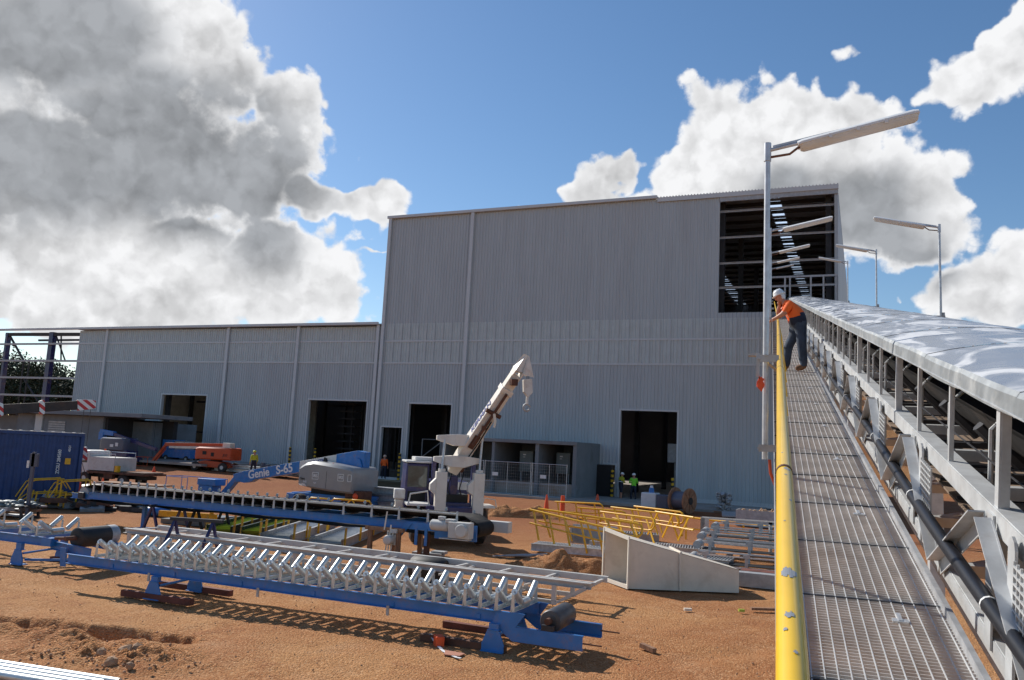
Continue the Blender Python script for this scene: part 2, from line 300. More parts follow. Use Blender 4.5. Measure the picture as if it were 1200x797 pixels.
# ------------------------------------------------------------------ mesh helpers
Z = V3((0, 0, 1))
def basis(d, up=Z):
    d = V3(d).normalized(); s = d.cross(V3(up))
    if s.length < 1e-4: s = d.cross(V3((1, 0, 0)))
    s.normalize(); return d, s, s.cross(d)
class MB:
    def __init__(s): s.v = []; s.f = []; s.mi = []; s.cur = 0
    def add(s, vs, fs):
        o = len(s.v); s.v += [tuple(p) for p in vs]; s.f += [tuple(i+o for i in f) for f in fs]; s.mi += [s.cur]*len(fs); return s
    def box(s, c, d, rot=None):
        c = V3(c); vs = []
        for x in (-.5, .5):
            for y in (-.5, .5):
                for z in (-.5, .5):
                    p = V3((x*d[0], y*d[1], z*d[2])); vs.append(c+(rot @ p if rot else p))
        return s.add(vs, [(0, 1, 3, 2), (4, 6, 7, 5), (0, 4, 5, 1), (2, 3, 7, 6), (0, 2, 6, 4), (1, 5, 7, 3)])
    def b2(s, lo_, hi):
        return s.box([(a+b)/2 for a, b in zip(lo_, hi)], [abs(b-a) for a, b in zip(lo_, hi)])
    def beam(s, p, q, w_, h, up=Z):
        p, q = V3(p), V3(q); d, sd, u = basis(q-p, up)
        vs = [e+sd*a*w_/2+u*b*h/2 for e in (p, q) for a, b in ((-1, -1), (1, -1), (1, 1), (-1, 1))]
        return s.add(vs, [(3, 2, 1, 0), (4, 5, 6, 7), (0, 1, 5, 4), (1, 2, 6, 5), (2, 3, 7, 6), (3, 0, 4, 7)])
    def channel(s, p, q, w_, h, up=Z, t=.012, flip=1):       # C section: web + two flanges
        p, q = V3(p), V3(q); d, sd, u = basis(q-p, up); sd = sd*flip
        s.beam(p-sd*(w_/2-t/2), q-sd*(w_/2-t/2), t, h, up)
        for k in (-1, 1): s.beam(p+u*k*(h/2-t/2)+sd*t*.55, q+u*k*(h/2-t/2)+sd*t*.55, w_-t*1.1, t, up)
        return s
    def angle(s, p, q, a, t=.008, up=Z, f1=1, f2=1):
        p, q = V3(p), V3(q); d, sd, u = basis(q-p, up)
        s.beam(p+u*f2*a/2, q+u*f2*a/2, t, a, up); s.beam(p+sd*f1*(a/2+t/2+.0005), q+sd*f1*(a/2+t/2+.0005), a-t, t, up); return s
    def tube(s, p, q, r, n=12, r2=None, caps=True):
        return s.pipe([p, q], [r, r if r2 is None else r2], n, caps)
    def pipe(s, pts, r, n=10, caps=True):
        pts = [V3(p) for p in pts]; k = len(pts); rs = r if isinstance(r, (list, tuple)) else [r]*k; o = len(s.v); vs = []; ref = None
        for i, p in enumerate(pts):
            t = (pts[min(i+1, k-1)]-pts[max(i-1, 0)]).normalized()
            if ref is None: _, a, b = basis(t)
            else:
                a = (ref-t*ref.dot(t)).normalized(); b = a.cross(t)*-1; b = t.cross(a)*-1
            ref = a; b = a.cross(t)
            sc_ = 1.
            if 0 < i < k-1:
                cs_ = (pts[i]-pts[i-1]).normalized().dot((pts[i+1]-pts[i]).normalized()); sc_ = 1/max(.5, math.sqrt(max(.01, (1+cs_)/2)))
            for j in range(n):
                th = 2*math.pi*j/n; vs.append(p+(a*math.cos(th)+b*math.sin(th))*rs[i]*(1 if sc_ < 1.01 else 1))
        fs = []
        for i in range(k-1):
            for j in range(n):
                j2 = (j+1) % n; fs.append((i*n+j, i*n+j2, (i+1)*n+j2, (i+1)*n+j))
        if caps: fs.append(tuple(reversed(range(n)))); fs.append(tuple((k-1)*n+j for j in range(n)))
        return s.add(vs, fs)
    def prism(s, pts, nrm):                                   # polygon (3d points) extruded by vector nrm
        pts = [V3(p) for p in pts]; nrm = V3(nrm); n = len(pts)
        fs = [tuple(range(n)), tuple(reversed(range(n, 2*n)))]+[(i, i+n, (i+1) % n+n, (i+1) % n) for i in range(n)]
        return s.add(pts+[p+nrm for p in pts], fs)
    def lathe(s, prof, o=(0, 0, 0), ax=(0, 0, 1), n=20):
        o = V3(o); d, a, b = basis(ax, (0, 1, 0) if abs(ax[1]) < .9 else Z); vs = []; k = len(prof)
        for (r, h) in prof:
            for j in range(n):
                th = 2*math.pi*j/n; vs.append(o+d*h+(a*math.cos(th)+b*math.sin(th))*r)
        fs = [(i*n+j, i*n+(j+1) % n, (i+1)*n+(j+1) % n, (i+1)*n+j) for i in range(k-1) for j in range(n)]
        fs += [tuple(reversed(range(n))), tuple((k-1)*n+j for j in range(n))]
        return s.add(vs, fs)
    def loft(s, loops, caps=True):
        n = len(loops[0]); vs = [p for l in loops for p in l]
        fs = [(i*n+j, i*n+(j+1) % n, (i+1)*n+(j+1) % n, (i+1)*n+j) for i in range(len(loops)-1) for j in range(n)]
        if caps: fs += [tuple(reversed(range(n))), tuple((len(loops)-1)*n+j for j in range(n))]
        return s.add(vs, fs)
    def ell(s, c, r, n=12, m_=8, rot=None):
        c = V3(c); loops = []
        for i in range(m_+1):
            ph = math.pi*i/m_; z = -math.cos(ph); q = max(.001, math.sin(ph))
            l = []
            for j in range(n):
                th = 2*math.pi*j/n; p = V3((r[0]*q*math.cos(th), r[1]*q*math.sin(th), r[2]*z)); l.append(c+(rot @ p if rot else p))
            loops.append(l)
        return s.loft(loops)
    def grid(s, fn, nu, nv):
        vs = [fn(i/nu, j/nv) for i in range(nu+1) for j in range(nv+1)]
        return s.add(vs, [(i*(nv+1)+j, (i+1)*(nv+1)+j, (i+1)*(nv+1)+j+1, i*(nv+1)+j+1) for i in range(nu) for j in range(nv)])
    def quad(s, a, b, c, d): return s.add([a, b, c, d], [(0, 1, 2, 3)])
    def build(s, name, mats, parent=None, smooth=None, bevel=0., kind=None, label=None, fixn=True):
        me = bpy.data.meshes.new(name); me.from_pydata(s.v, [], s.f); 
        for m_ in (mats if isinstance(mats, (list, tuple)) else [mats]): me.materials.append(M[m_] if isinstance(m_, str) else m_)
        if any(s.mi): me.polygons.foreach_set('material_index', s.mi)
        if fixn:
            import bmesh
            bm = bmesh.new(); bm.from_mesh(me); bmesh.ops.recalc_face_normals(bm, faces=bm.faces); bm.to_mesh(me); bm.free()
        me.update()
        if smooth is not None:
            me.polygons.foreach_set('use_smooth', [True]*len(me.polygons)); me.set_sharp_from_angle(angle=rad(smooth))
        o = bpy.data.objects.new(name, me); C.objects.link(o)
        if parent: o.parent = parent
        if bevel:
            md = o.modifiers.new('bevel', 'BEVEL'); md.width = bevel; md.segments = 2; md.limit_method = 'ANGLE'; md.angle_limit = rad(40)
        if kind: o['kind'] = kind
        if label: o['label'] = label
        return o
def thing(name, label, cat, loc=(0, 0, 0), rotz=0., group=None, mat=None):
    o = bpy.data.objects.new(name, None); C.objects.link(o); o.empty_display_size = .3
    if mat is not None: o.matrix_world = mat
    else: o.location = loc; o.rotation_euler = (0, 0, rotz)
    o['label'] = label; o['category'] = cat
    if group: o['group'] = group
    return o
def tag(o, label, cat, group=None, kind=None):
    o['label'] = label; o['category'] = cat
    if group: o['group'] = group
    if kind: o['kind'] = kind
    return o
def dup(src, label, loc=None, rotz=None, group=None):
    r = src.copy(); C.objects.link(r)
    if loc is not None: r.location = loc
    if rotz is not None: r.rotation_euler = (0, 0, rotz)
    r['label'] = label
    if group: r['group'] = group
    for ch in list(src.children):
        c = ch.copy(); C.objects.link(c); c.parent = r; c.matrix_parent_inverse = ch.matrix_parent_inverse.copy()
        for g in list(ch.children):
            d = g.copy(); C.objects.link(d); d.parent = c; d.matrix_parent_inverse = g.matrix_parent_inverse.copy()
    return r
def lettering(text, size, mtx, mat, parent, name='lettering', depth=.004, bold=True, shear=0., space=1.):
    cu = bpy.data.curves.new('t', 'FONT'); cu.body = text; cu.size = size; cu.extrude = depth; cu.align_x = 'CENTER'; cu.align_y = 'CENTER'; cu.shear = shear; cu.space_character = space
    if bold: cu.offset = size*.022
    o = bpy.data.objects.new('t', cu); C.objects.link(o); dg = bpy.context.evaluated_depsgraph_get()
    me = bpy.data.meshes.new_from_object(o.evaluated_get(dg)); bpy.data.objects.remove(o); me.name = name
    me.transform(mtx); me.materials.clear(); me.materials.append(M[mat])
    r = bpy.data.objects.new(name, me); C.objects.link(r); r.parent = parent; return r
def frame(o, x, y):                                            # matrix with given origin, x dir, y dir
    x = V3(x).normalized(); y = V3(y); y = (y-x*y.dot(x)).normalized(); z = x.cross(y)
    m_ = Matrix((x, y, z)).transposed().to_4x4(); m_.translation = V3(o); return m_

# ------------------------------------------------------------------ ground shape
AZ = rad(23.5); WN = V3((math.sin(AZ), math.cos(AZ), 0)); WT = V3((math.cos(AZ), -math.sin(AZ), 0)); WD = 54.0
def ss(a, b, x):
    t = np.clip((x-a)/(b-a), 0, 1); return t*t*(3-2*t)
def gz(x, y):
    q = x*WN.x+y*WN.y; u = x*WT.x+y*WT.y
    top = .25+(.85-.25)*(1-ss(-52, -26, u))
    return top*ss(36, 49, q)
def G(px, py, z=0):
    d = ray(px, py); zz = z
    for _ in range(30):
        k = (zz-EYE)/d.z; p = V3((d.x*k, d.y*k, zz)); zz = z+float(gz(p.x, p.y))
    p.z = zz; return p
def GD(px, dist):                                              # ground point under a picture column, at a distance along Y
    d = ray(px, 560); d = V3((d.x, d.y, 0)); d = d/d.y*dist
    for _ in range(6):
        z = float(gz(d.x, d.y)); lo2 = 400; hi2 = 3000
        x0, y0 = proj((d.x, d.y, z)); d.x += (px-x0)/F*dist
    d.z = z; return d
def RZ(d): return math.atan2(d[1], d[0])
def W(u, y, z): return WN*(WD+y)+WT*u+V3((0, 0, z))
def Wuv(px, py, y=0.):
    d = ray(px, py); k = (WD+y)/d.dot(WN); p = d*k; return p.dot(WT), p.z+EYE
WALLROT = -AZ
# ------------------------------------------------------------------ ground mesh
_rs = np.random.RandomState(3); _tab = _rs.rand(256, 256)
def vnoise(x, y):
    xi = np.floor(x).astype(int); yi = np.floor(y).astype(int); fx = x-xi; fy = y-yi; fx = fx*fx*(3-2*fx); fy = fy*fy*(3-2*fy)
    a = _tab[xi % 256, yi % 256]; b = _tab[(xi+1) % 256, yi % 256]; c = _tab[xi % 256, (yi+1) % 256]; d = _tab[(xi+1) % 256, (yi+1) % 256]
    return a*(1-fx)*(1-fy)+b*fx*(1-fy)+c*(1-fx)*fy+d*fx*fy
def fbm(x, y, o=4):
    s = 0; a = .5
    for i in range(o): s = s+a*(vnoise(x*2**i+17*i, y*2**i+31*i)-.5); a *= .5
    return s
def ground():
    xs = np.concatenate([-np.geomspace(1500, 16, 60), np.linspace(-15.6, 7, 460), np.geomspace(7.4, 1500, 60)])
    ys = np.concatenate([[-600, -200, -60, -20, -5, 2, 5, 7], np.linspace(8, 25, 350), np.linspace(25.2, 75, 160), np.geomspace(78, 3000, 34)])
    X, Y = np.meshgrid(xs, ys, indexing='ij')
    near = ss(7, 9, Y)*(1-ss(60, 90, Y))
    Hh = gz(X, Y)+near*(fbm(X*.35, Y*.35, 3)*.10+fbm(X*2.1, Y*2.1, 4)*.045+fbm(X*9, Y*9, 2)*.012)-.012
    Hh -= near*.0
    # churned rut on the left: trench with a ragged back edge, rubble in front
    def rut(x0, y0, x1, y1, wd, dp, raise_):
        dx, dy = x1-x0, y1-y0; Ln = math.hypot(dx, dy); ex, ey = dx/Ln, dy/Ln
        s_ = (X-x0)*ex+(Y-y0)*ey; t_ = -(X-x0)*ey+(Y-y0)*ex
        t_ = t_+fbm(X*1.3, Y*1.3, 4)*.9
        m_ = ss(-.6, .2, s_)*(1-ss(Ln-.2, Ln+.6, s_))
        trench = -dp*np.exp(-(np.minimum(t_, 0)/wd)**2)*np.where(t_ > 0, np.exp(-(t_/(wd*.28))**2), 1)
        lump = raise_*np.exp(-((t_+wd*2.0)/(wd*1.0))**2)*(1+fbm(X*5, Y*5, 4)*3.5)
        return m_*(trench+lump)
    a = G(0, 717); b = G(125, 737); c = G(215, 745)
    Hh += rut(a.x-2, a.y+.2, b.x, b.y, .42, .27, .09)+rut(b.x-.3, b.y, c.x, c.y, .36, .26, .05)
    r = G(120, 768); Hh += .15*np.exp(-(((X-r.x)/1.3)**2+((Y-r.y)/.5)**2))*(.4+4.0*np.abs(fbm(X*4.5, Y*4.5, 4)))
    # wheel tracks
    for (p0, p1) in ((G(560, 660), G(905, 660)), (G(560, 600), G(700, 592)), (G(600, 790), G(900, 760))):
        dx, dy = p1.x-p0.x, p1.y-p0.y; Ln = math.hypot(dx, dy); t_ = -(X-p0.x)*dy/Ln+(Y-p0.y)*dx/Ln; s_ = ((X-p0.x)*dx+(Y-p0.y)*dy)/Ln
        Hh -= .03*np.exp(-(t_/.3)**2)*ss(-1, 1, s_)*(1-ss(Ln-1, Ln+1, s_))
    nx, ny = X.shape
    v = np.stack([X, Y, Hh], -1).reshape(-1, 3)
    i = np.arange(nx-1)[:, None]*ny+np.arange(ny-1)[None, :]; i = i.ravel()
    f = np.stack([i, i+ny, i+ny+1, i+1], 1)
    me = bpy.data.meshes.new('ground'); me.vertices.add(len(v)); me.vertices.foreach_set('co', v.ravel())
    me.loops.add(f.size); me.loops.foreach_set('vertex_index', f.ravel()); me.polygons.add(len(f))
    me.polygons.foreach_set('loop_start', np.arange(0, f.size, 4)); me.polygons.foreach_set('loop_total', np.full(len(f), 4))
    me.polygons.foreach_set('use_smooth', np.ones(len(f), bool)); me.update(); me.validate(); me.materials.append(M['dirt'])
    o = bpy.data.objects.new('ground', me); C.objects.link(o); o['kind'] = 'structure'
ground()

# added earth bank behind the shed, covers the yellow horizon sky under the truss
bank = MB()
def bankf(i, j):
    x = -60+i*190; y = (j-.5)*2*26; r = max(0, 1-abs(y/26))
    return (x, y, 14*(3*r*r-2*r**3)*min(1, (i*190)/5, (1-i)*8)*(1+.25*float(fbm(np.array(x*.05), np.array(y*.05), 4)))-.3)
bank.grid(bankf, 120, 30); o = bank.build('added_horizon_bank', 'dirt', smooth=180); o['kind'] = 'structure'
o.location = W(43, 70, 0); o.rotation_euler = (0, 0, -AZ)
# concrete apron along the shed
mb = MB()
mb.box((-17.5, -3.6, .17+.1), (24, 6.4, .2)); o = mb.build('concrete_apron', 'slab', bevel=.02); o.location = W(0, 0, 0); o.rotation_euler = (0, 0, WALLROT); o['kind'] = 'structure'
mb = MB(); mb.box((-52, -4.5, .95), (18, 9, .16)); o = mb.build('concrete_yard', 'slab'); o.location = W(0, 0, 0); o.rotation_euler = (0, 0, WALLROT); o['kind'] = 'structure'

# ------------------------------------------------------------------ the shed
shed = thing('industrial_shed', 'long grey corrugated shed, tall at the right and low at the left', 'shed', W(0, 0, 0), WALLROT)
PITCHR = .24
def ribs(mb, u0, u1, z0, z1, y=0.):
    us = [u0]; k = math.floor(u0/PITCHR)-1
    prof = []
    while k*PITCHR < u1+PITCHR:
        b = k*PITCHR
        for du, dy in ((0, 0), (.025, -.05), (.075, -.05), (.10, 0)): prof.append((b+du, dy))
        k += 1
    pu = [p for p in prof if u0 < p[0] < u1]
    def at(u):
        for a, b in zip(prof, prof[1:]):
            if a[0] <= u <= b[0]: return a[1]+(b[1]-a[1])*(u-a[0])/(b[0]-a[0]+1e-9)
        return 0
    pu = [(u0, at(u0))]+pu+[(u1, at(u1))]
    vs = []
    for u, dy in pu: vs += [(u, y+dy, z0), (u, y+dy, z1)]
    mb.add(vs, [(2*i, 2*i+2, 2*i+3, 2*i+1) for i in range(len(pu)-1)])
def wall_with_holes(mb, u0, u1, z0, z1, holes):
    us = sorted({u0, u1}|{h[0] for h in holes}|{h[1] for h in holes})
    us = [u for u in us if u0 <= u <= u1]
    for a, b in zip(us, us[1:]):
        segs = [(z0, z1)]
        for h in holes:
            if h[0] < (a+b)/2 < h[1]:
                ns = []
                for s0, s1 in segs:
                    if h[2] > s0: ns.append((s0, min(s1, h[2])))
                    if h[3] < s1: ns.append((max(s0, h[3]), s1))
                segs = ns
        for s0, s1 in segs:
            if s1-s0 > .01: ribs(mb, a, b, s0, s1)
UL, UM, UR = -68.0, -34.55, -1.42
ZL, ZT = 12.3, 20.85
doors = [(-56.8, -51.7, .4, 6.4), (-41.0, -35.5, .2, 6.28), (-34.0, -32.2, .2, 4.35), (-31.7, -28.1, .2, 6.2), (-15.15, -11.3, .2, 6.15), (-16.2, -15.42, .3, 2.45)]
OPN = (-8.75, -1.6, 12.75, 20.3)
zb0, zb1 = 9.3, 12.4
mb = MB(); wall_with_holes(mb, UM, UR, .45, zb0, doors); mb.build('wall', 'cladding', shed, fixn=False)
mb = MB(); wall_with_holes(mb, UM, UR, zb1, ZT, [OPN]); mb.build('wall', 'cladding', shed, fixn=False)
mb = MB(); ribs(mb, UM, UR, zb0, zb1); mb.build('translucent_wall_sheet', 'skyband', shed, fixn=False)
mb = MB(); wall_with_holes(mb, UL, UM-.02, .3, zb0, doors); mb.build('wall', 'cladding', shed, fixn=False)
mb = MB(); ribs(mb, UL, UM-.02, zb0, ZL-.1); mb.build('translucent_wall_sheet', 'skyband', shed, fixn=False)
# horizontal lap flashings
for ua_, ub2, z1_ in ((UM+.3, UR-.2, zb1), (UL+.3, UM-.3, ZL-.1)):
    mb = MB(); u = ua_
    while u < ub2: mb.b2((u, -.066, zb0+.1), (u+.055, -.053, z1_)); u += .72
    mb.build('sheet_lap', 'trim', shed)
mb = MB()
for z in (zb0, 11.0): mb.b2((UM+.05, -.062, z-.05), (UR, -.04, z+.08)); mb.b2((UL, -.062, z-.05), (UM-.1, -.04, z+.08))
mb.b2((UM+.05, -.05, .4), (-16.3, -.036, .62)); mb.b2((-11.2, -.05, .3), (UR, -.036, .6))
mb.build('girt_line', 'trim', shed)
mb = MB(); mb.b2((-11.2, -.0, -.3), (UR, .3, .45)); mb.b2((UM, 0, -.3), (-34.05, .3, .45)); mb.b2((-28, 0, -.3), (-16.25, .3, .45)); mb.b2((UL, 0, -.3), (-56.9, .3, 1.2)); mb.b2((-51.6, 0, -.3), (-41.1, .3, .9)); mb.build('concrete_plinth', 'concrete', shed)
# side, back, roof
mb = MB()
DEP = 41.
mb.b2((UR-.2, .06, 0), (UR, DEP, ZT-.15)); mb.b2((UR-.02, -.05, 0), (UR+.03, .1, ZT-.1)); mb.build('side_wall', 'cladding', shed)
mb = MB(); mb.b2((UM-.0, .06, ZL-.3), (UM+.2, DEP, ZT-.15)); mb.build('side_wall', 'cladding', shed)
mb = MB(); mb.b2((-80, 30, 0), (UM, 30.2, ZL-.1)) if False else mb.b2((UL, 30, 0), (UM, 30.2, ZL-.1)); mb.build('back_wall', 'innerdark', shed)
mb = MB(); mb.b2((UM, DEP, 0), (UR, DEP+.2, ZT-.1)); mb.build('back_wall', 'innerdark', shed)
mb = MB(); mb.b2((UL, -.25, ZL-.02), (UM-.01, 30.2, ZL+.08)); mb.build('low_roof', 'roofmat', shed)
# high roof with translucent strips running front to back
mb = MB(); sk = MB()
strips = [(-13.2, -12.2), (-5.95, -5.1)]
cuts = sorted([UM, UR]+[a for s_ in strips for a in s_])
for a, b in zip(cuts[::2], cuts[1::2]):
    mb.b2((a, -.1, ZT-.02), (b, DEP+.3, ZT+.05))
for a, b in strips:
    y = .2; k = 0
    while y < DEP:
        sk = MB(); sk.b2((a, y, ZT-.01), (b, min(y+1.5, DEP), ZT+.03)); sk.build('roof_light', 'skylight', shed) if a > -21 else None; mb.b2((a-.0, y+1.5, ZT-.03), (b, y+2.1, ZT+.045)); y += 2.1
mb.build('high_roof', 'roofmat', shed)
mb = MB()
for i in range(20): mb.b2((UM+.3, .5+i*2.1-.4, ZT-.3), (UR-.3, .5+i*2.1-.3, ZT-.08))
mb.build('purlin', 'black', shed)
# gutters and rake edge
mb = MB(); mb.b2((UM-.15, -.28, ZT-.02), (-13.0, -.055, ZT+.2)); mb.build('gutter', 'trim', shed, bevel=.02)
mb = MB(); mb.b2((UL-11.4, -.5, ZL-.02), (UM-.2, -.27, ZL+.19)); mb.build('gutter', 'trim', shed, bevel=.02)
mb = MB()
ub = -13.0
while ub < UR: mb.b2((ub, -.18, ZT+.052), (ub+.07, .6, ZT+.1)); ub += .21
mb.b2((-13, -.16, ZT-.25), (UR+.06, -.06, ZT+.05)); mb.build('roof_edge', 'trim', shed)
mb = MB(); mb.b2((OPN[0]-.02, -.09, 20.3), (UR+.04, -.07, 20.7)); mb.build('lintel_flashing', 'galvdull', shed)
# downpipes
for u, z1 in ((-64.2, ZL), (-49.85, ZL), (-42.5, ZL), (-34.85, ZL), (UM+.12, ZT), (-27.15, ZT)):
    mb = MB(); mb.b2((u-.13, -.24, .4 if u > -50 else 4.6 if u < -60 else 1.0), (u+.13, -.06, z1-.02))
    zz = 2.
    mb.build('downpipe', 'trim', shed, bevel=.02)
# door reveals
mb = MB()
for (a, b, z0, z1) in doors:
    mb = MB(); mb.b2((a-.12, -.06, z0), (a, .25, z1+.12)); mb.b2((b, -.06, z0), (b+.12, .25, z1+.12)); mb.b2((a, -.06, z1), (b, .25, z1+.12)); mb.build('door_trim', 'trim', shed, bevel=.01)
# structure seen through the openings
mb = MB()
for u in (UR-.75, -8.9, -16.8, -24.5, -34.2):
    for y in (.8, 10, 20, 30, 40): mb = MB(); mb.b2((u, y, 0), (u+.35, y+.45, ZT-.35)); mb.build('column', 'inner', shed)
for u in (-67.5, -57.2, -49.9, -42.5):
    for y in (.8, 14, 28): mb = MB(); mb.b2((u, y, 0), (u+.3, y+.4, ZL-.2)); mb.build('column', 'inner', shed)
for z in (19.65, 17.85, 16.1, 14.45):
    mb = MB(); mb.channel((OPN[0]-.1, .12, z), (UR-.1, .12, z), .1, .13, t=.02); mb.build('girt', 'galvdull', shed)
mb = MB()
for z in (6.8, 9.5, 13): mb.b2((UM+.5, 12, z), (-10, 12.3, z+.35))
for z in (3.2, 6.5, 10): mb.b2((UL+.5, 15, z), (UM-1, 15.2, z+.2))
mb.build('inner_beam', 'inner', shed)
mb = MB(); mb.b2((UL, -.0, -.2), (UM, 30, 1.0)); mb.b2((UM, -.0, -.2), (UR, DEP, .27)); mb.build('floor_slab', 'slab', shed)
mb = MB(); mb.b2((UL, 6, 0), (UL+.15, 30, 9.5)); mb.build('side_wall', 'palewall', shed)
mb = MB(); mb.b2((-60, 9, 1.0), (-47, 9.2, 9)); mb.build('lining_board', 'palewall', shed)
mb = MB(); mb.b2((-56.4, 6, 1.0), (-51.8, 8, 2.9)); mb.build('stacked_board', 'palewall', shed)
mb = MB(); mb.b2((-56.3, 5.2, 3.1), (-54.0, 6.2, 5.0)); mb.build('stored_crate', 'inner', shed)
mb = MB()
for i in range(14): mb.b2((-39.6+i*.42, 4+(i % 3)*.8, .3), (-39.45+i*.42, 4.15+(i % 3)*.8, 6.4))
for i in range(10): mb.b2((-40.6, 3.6, .6+i*.62), (-38.9, 4.4, .72+i*.62))
mb.build('storage_rack', 'inner', shed)
mb = MB()
mb.pipe([(-31.5, 2, .3), (-31.5, 2, 3.6), (-28.6, 2, 3.6), (-28.6, 2, .3)], .05); mb.pipe([(-29.9, 2, 3.6), (-29.9, 2, .3)], .05); mb.pipe([(-31.5, 2, 2.2), (-29.9, 2, 3.4)], .04)
mb.build('steel_frame', 'galvdull', shed)
mb = MB()
for i in range(6): mb.b2((-31+i*.45, 4.5, .3), (-30.8+i*.45, 4.7, 6))
mb.b2((-29.6, 3, 3.9), (-28.4, 3.6, 4.5)); mb.build('machinery_frame', 'inner', shed)
mb = MB(); mb.b2((-12.6, 3.2, 2.8), (-11.5, 4.4, 4.1)); mb.b2((-12, 3.3, 4.1), (-11.4, 4.2, 4.9)); mb.b2((-12.2, 3.6, .3), (-11.9, 3.9, 2.8)); mb.build('suspended_box', 'galvdull', shed, bevel=.03)
# glazed portal where the conveyor enters
mb = MB()
for z in (14.95,): mb.b2((-5.5, -.32, z-.06), (UR, -.22, z+.06))
mb.b2((-5.5, -.3, 14.3), (-4.4, -.22, 14.4)); mb.b2((-3.0, -.3, 14.3), (UR, -.22, 14.4)); mb.b2((-4.4, -.3, 13.45), (-3.0, -.22, 13.55))
for u in (-5.5, -4.55, -4.25, -3.0, -2.25, UR-.1): mb.b2((u-.05, -.31, 11.9), (u+.05, -.21, 14.9))
mb.build('portal_frame', 'galvdull', shed)
# open frame at the left end
mb = MB()
for u, wd in ((-78.9, .3), (-72.6, .55)):
    for y in (.3, 14, 28): mb = MB(); mb.b2((u, y, 0), (u+wd, y+.45, ZL-.1)); mb.build('frame_column', 'navy', shed)
for z in (11.0, 9.35, 7.7, 6.0):
    mb = MB(); mb.b2((-79.6, -.02, z-.09), (UL+.05, .1, z+.09)); mb.build('frame_girt', 'galvdull', shed)
mb = MB(); mb.beam((-78.6, .5, 12.0), (-76.0, .5, 9.4), .15, .15); mb.beam((-72.3, .6, 4.5), (-75.8, .6, 7.6), .12, .12); mb.beam((-72, .6, 11.9), (-70.3, .6, 9.4), .1, .1); mb.beam((-71.3, .6, 11.9), (-70.9, .6, 9.4), .1, .1)
mb.beam((-79, .5, 12.05), (UL, .5, 11.95), .3, .3); mb.beam((-79, 14, 12), (UL, 14, 12), .3, .4); mb.beam((-79, 14, 9), (UL, 14, 9), .2, .2); mb.beam((-76, .5, 9.4), (-76, .5, 1), .1, .1); mb.beam((-75.2, .5, 9.4), (-75.2, .5, 1), .1, .1)
for y in (4, 9, 18, 24): mb.beam((-79, y, 11.95), (UL, y, 11.95), .15, .2)
for z in (6, 7.7, 9.4): mb.beam((-79, 28, z), (UL, 28, z), .12, .15)
mb.build('frame_brace', 'inner', shed)

# ------------------------------------------------------------------ concrete annex, bays
def Wrot(): return WALLROT
ax = thing('concrete_annex', 'low concrete annex with a louvre and flat awning at the left end of the shed', 'annex', W(0, -8, 0), WALLROT)
mb = MB(); mb.b2((-64, 0, 0), (-54.2, 4, 4.1)); mb.build('wall', 'concrete', ax, bevel=.02)
mb = MB(); mb.b2((-54.2, 3.6, .5), (-50.6, 4, 4.0)); mb.b2((-54.2, .2, .5), (-53.9, 4, 4.0)); mb.build('doorway_wall', 'innerdark', ax)
mb = MB(); mb.b2((-70, -.9, 4.12), (-49.3, 4.2, 4.42)); mb.build('awning', 'concrete', ax, bevel=.02)
mb = MB()
for i in range(6): mb.b2((-60.2, -.06, 2.55+i*.18), (-58.3, -.015, 2.68+i*.18))
mb.build('louvre', 'galvdull', ax)
mb = MB(); mb.b2((-61.7, -.12, 1.0), (-60.9, -.01, 4.1)); mb.build('panel_pilaster', 'trim', ax)
mb = MB(); mb.b2((-70, 1.0, 0), (-64.01, 1.3, 3.9)); mb.build('set_back_wall', 'concrete', ax)
cw = MB(); cw.b2((-50.2, -5.0, 0.2), (-45.9, -4.75, 3.85)); cw.b2((-46.15, -4.7, .2), (-45.9, -.3, 3.85)); o = cw.build('precast_wall', 'concrete', bevel=.015); o.location = W(0, -.4, 0)+WT*-5.9; o.rotation_euler = (0, 0, WALLROT)
tag(o, 'plain grey precast concrete wall left of the wide shed doorway', 'wall')
bay = thing('concrete_bay', 'open-fronted concrete bays with low front walls built against the tall shed', 'bay', W(0, -5, 0), WALLROT)
mb = MB(); 
for u in (-27.6, -22.75, -19.05 ): pass
mb.b2((-26.1, 0, .2), (-25.9, 4.9, 3.6)); mb.b2((-22.35, 0, .2), (-22.15, 4.9, 3.6)); mb.b2((-19.3, 0, .2), (-19.05, 4.9, 3.6)); mb.b2((-16.75, 0, .2), (-16.5, 4.9, 3.75)); mb.b2((-26.1, 4.7, .2), (-16.8, 4.85, 3.6))
mb.build('dividing_wall', 'concrete', bay, bevel=.015)
mb = MB(); mb.b2((-26.2, -.1, 3.6), (-16.49, 4.9, 3.82)); mb.build('roof_slab', 'concrete', bay, bevel=.015)
mb = MB(); mb.b2((-26.1, .3, .2), (-16.75, .5, 1.15)); mb.build('low_front_wall', 'slab', bay, bevel=.015)
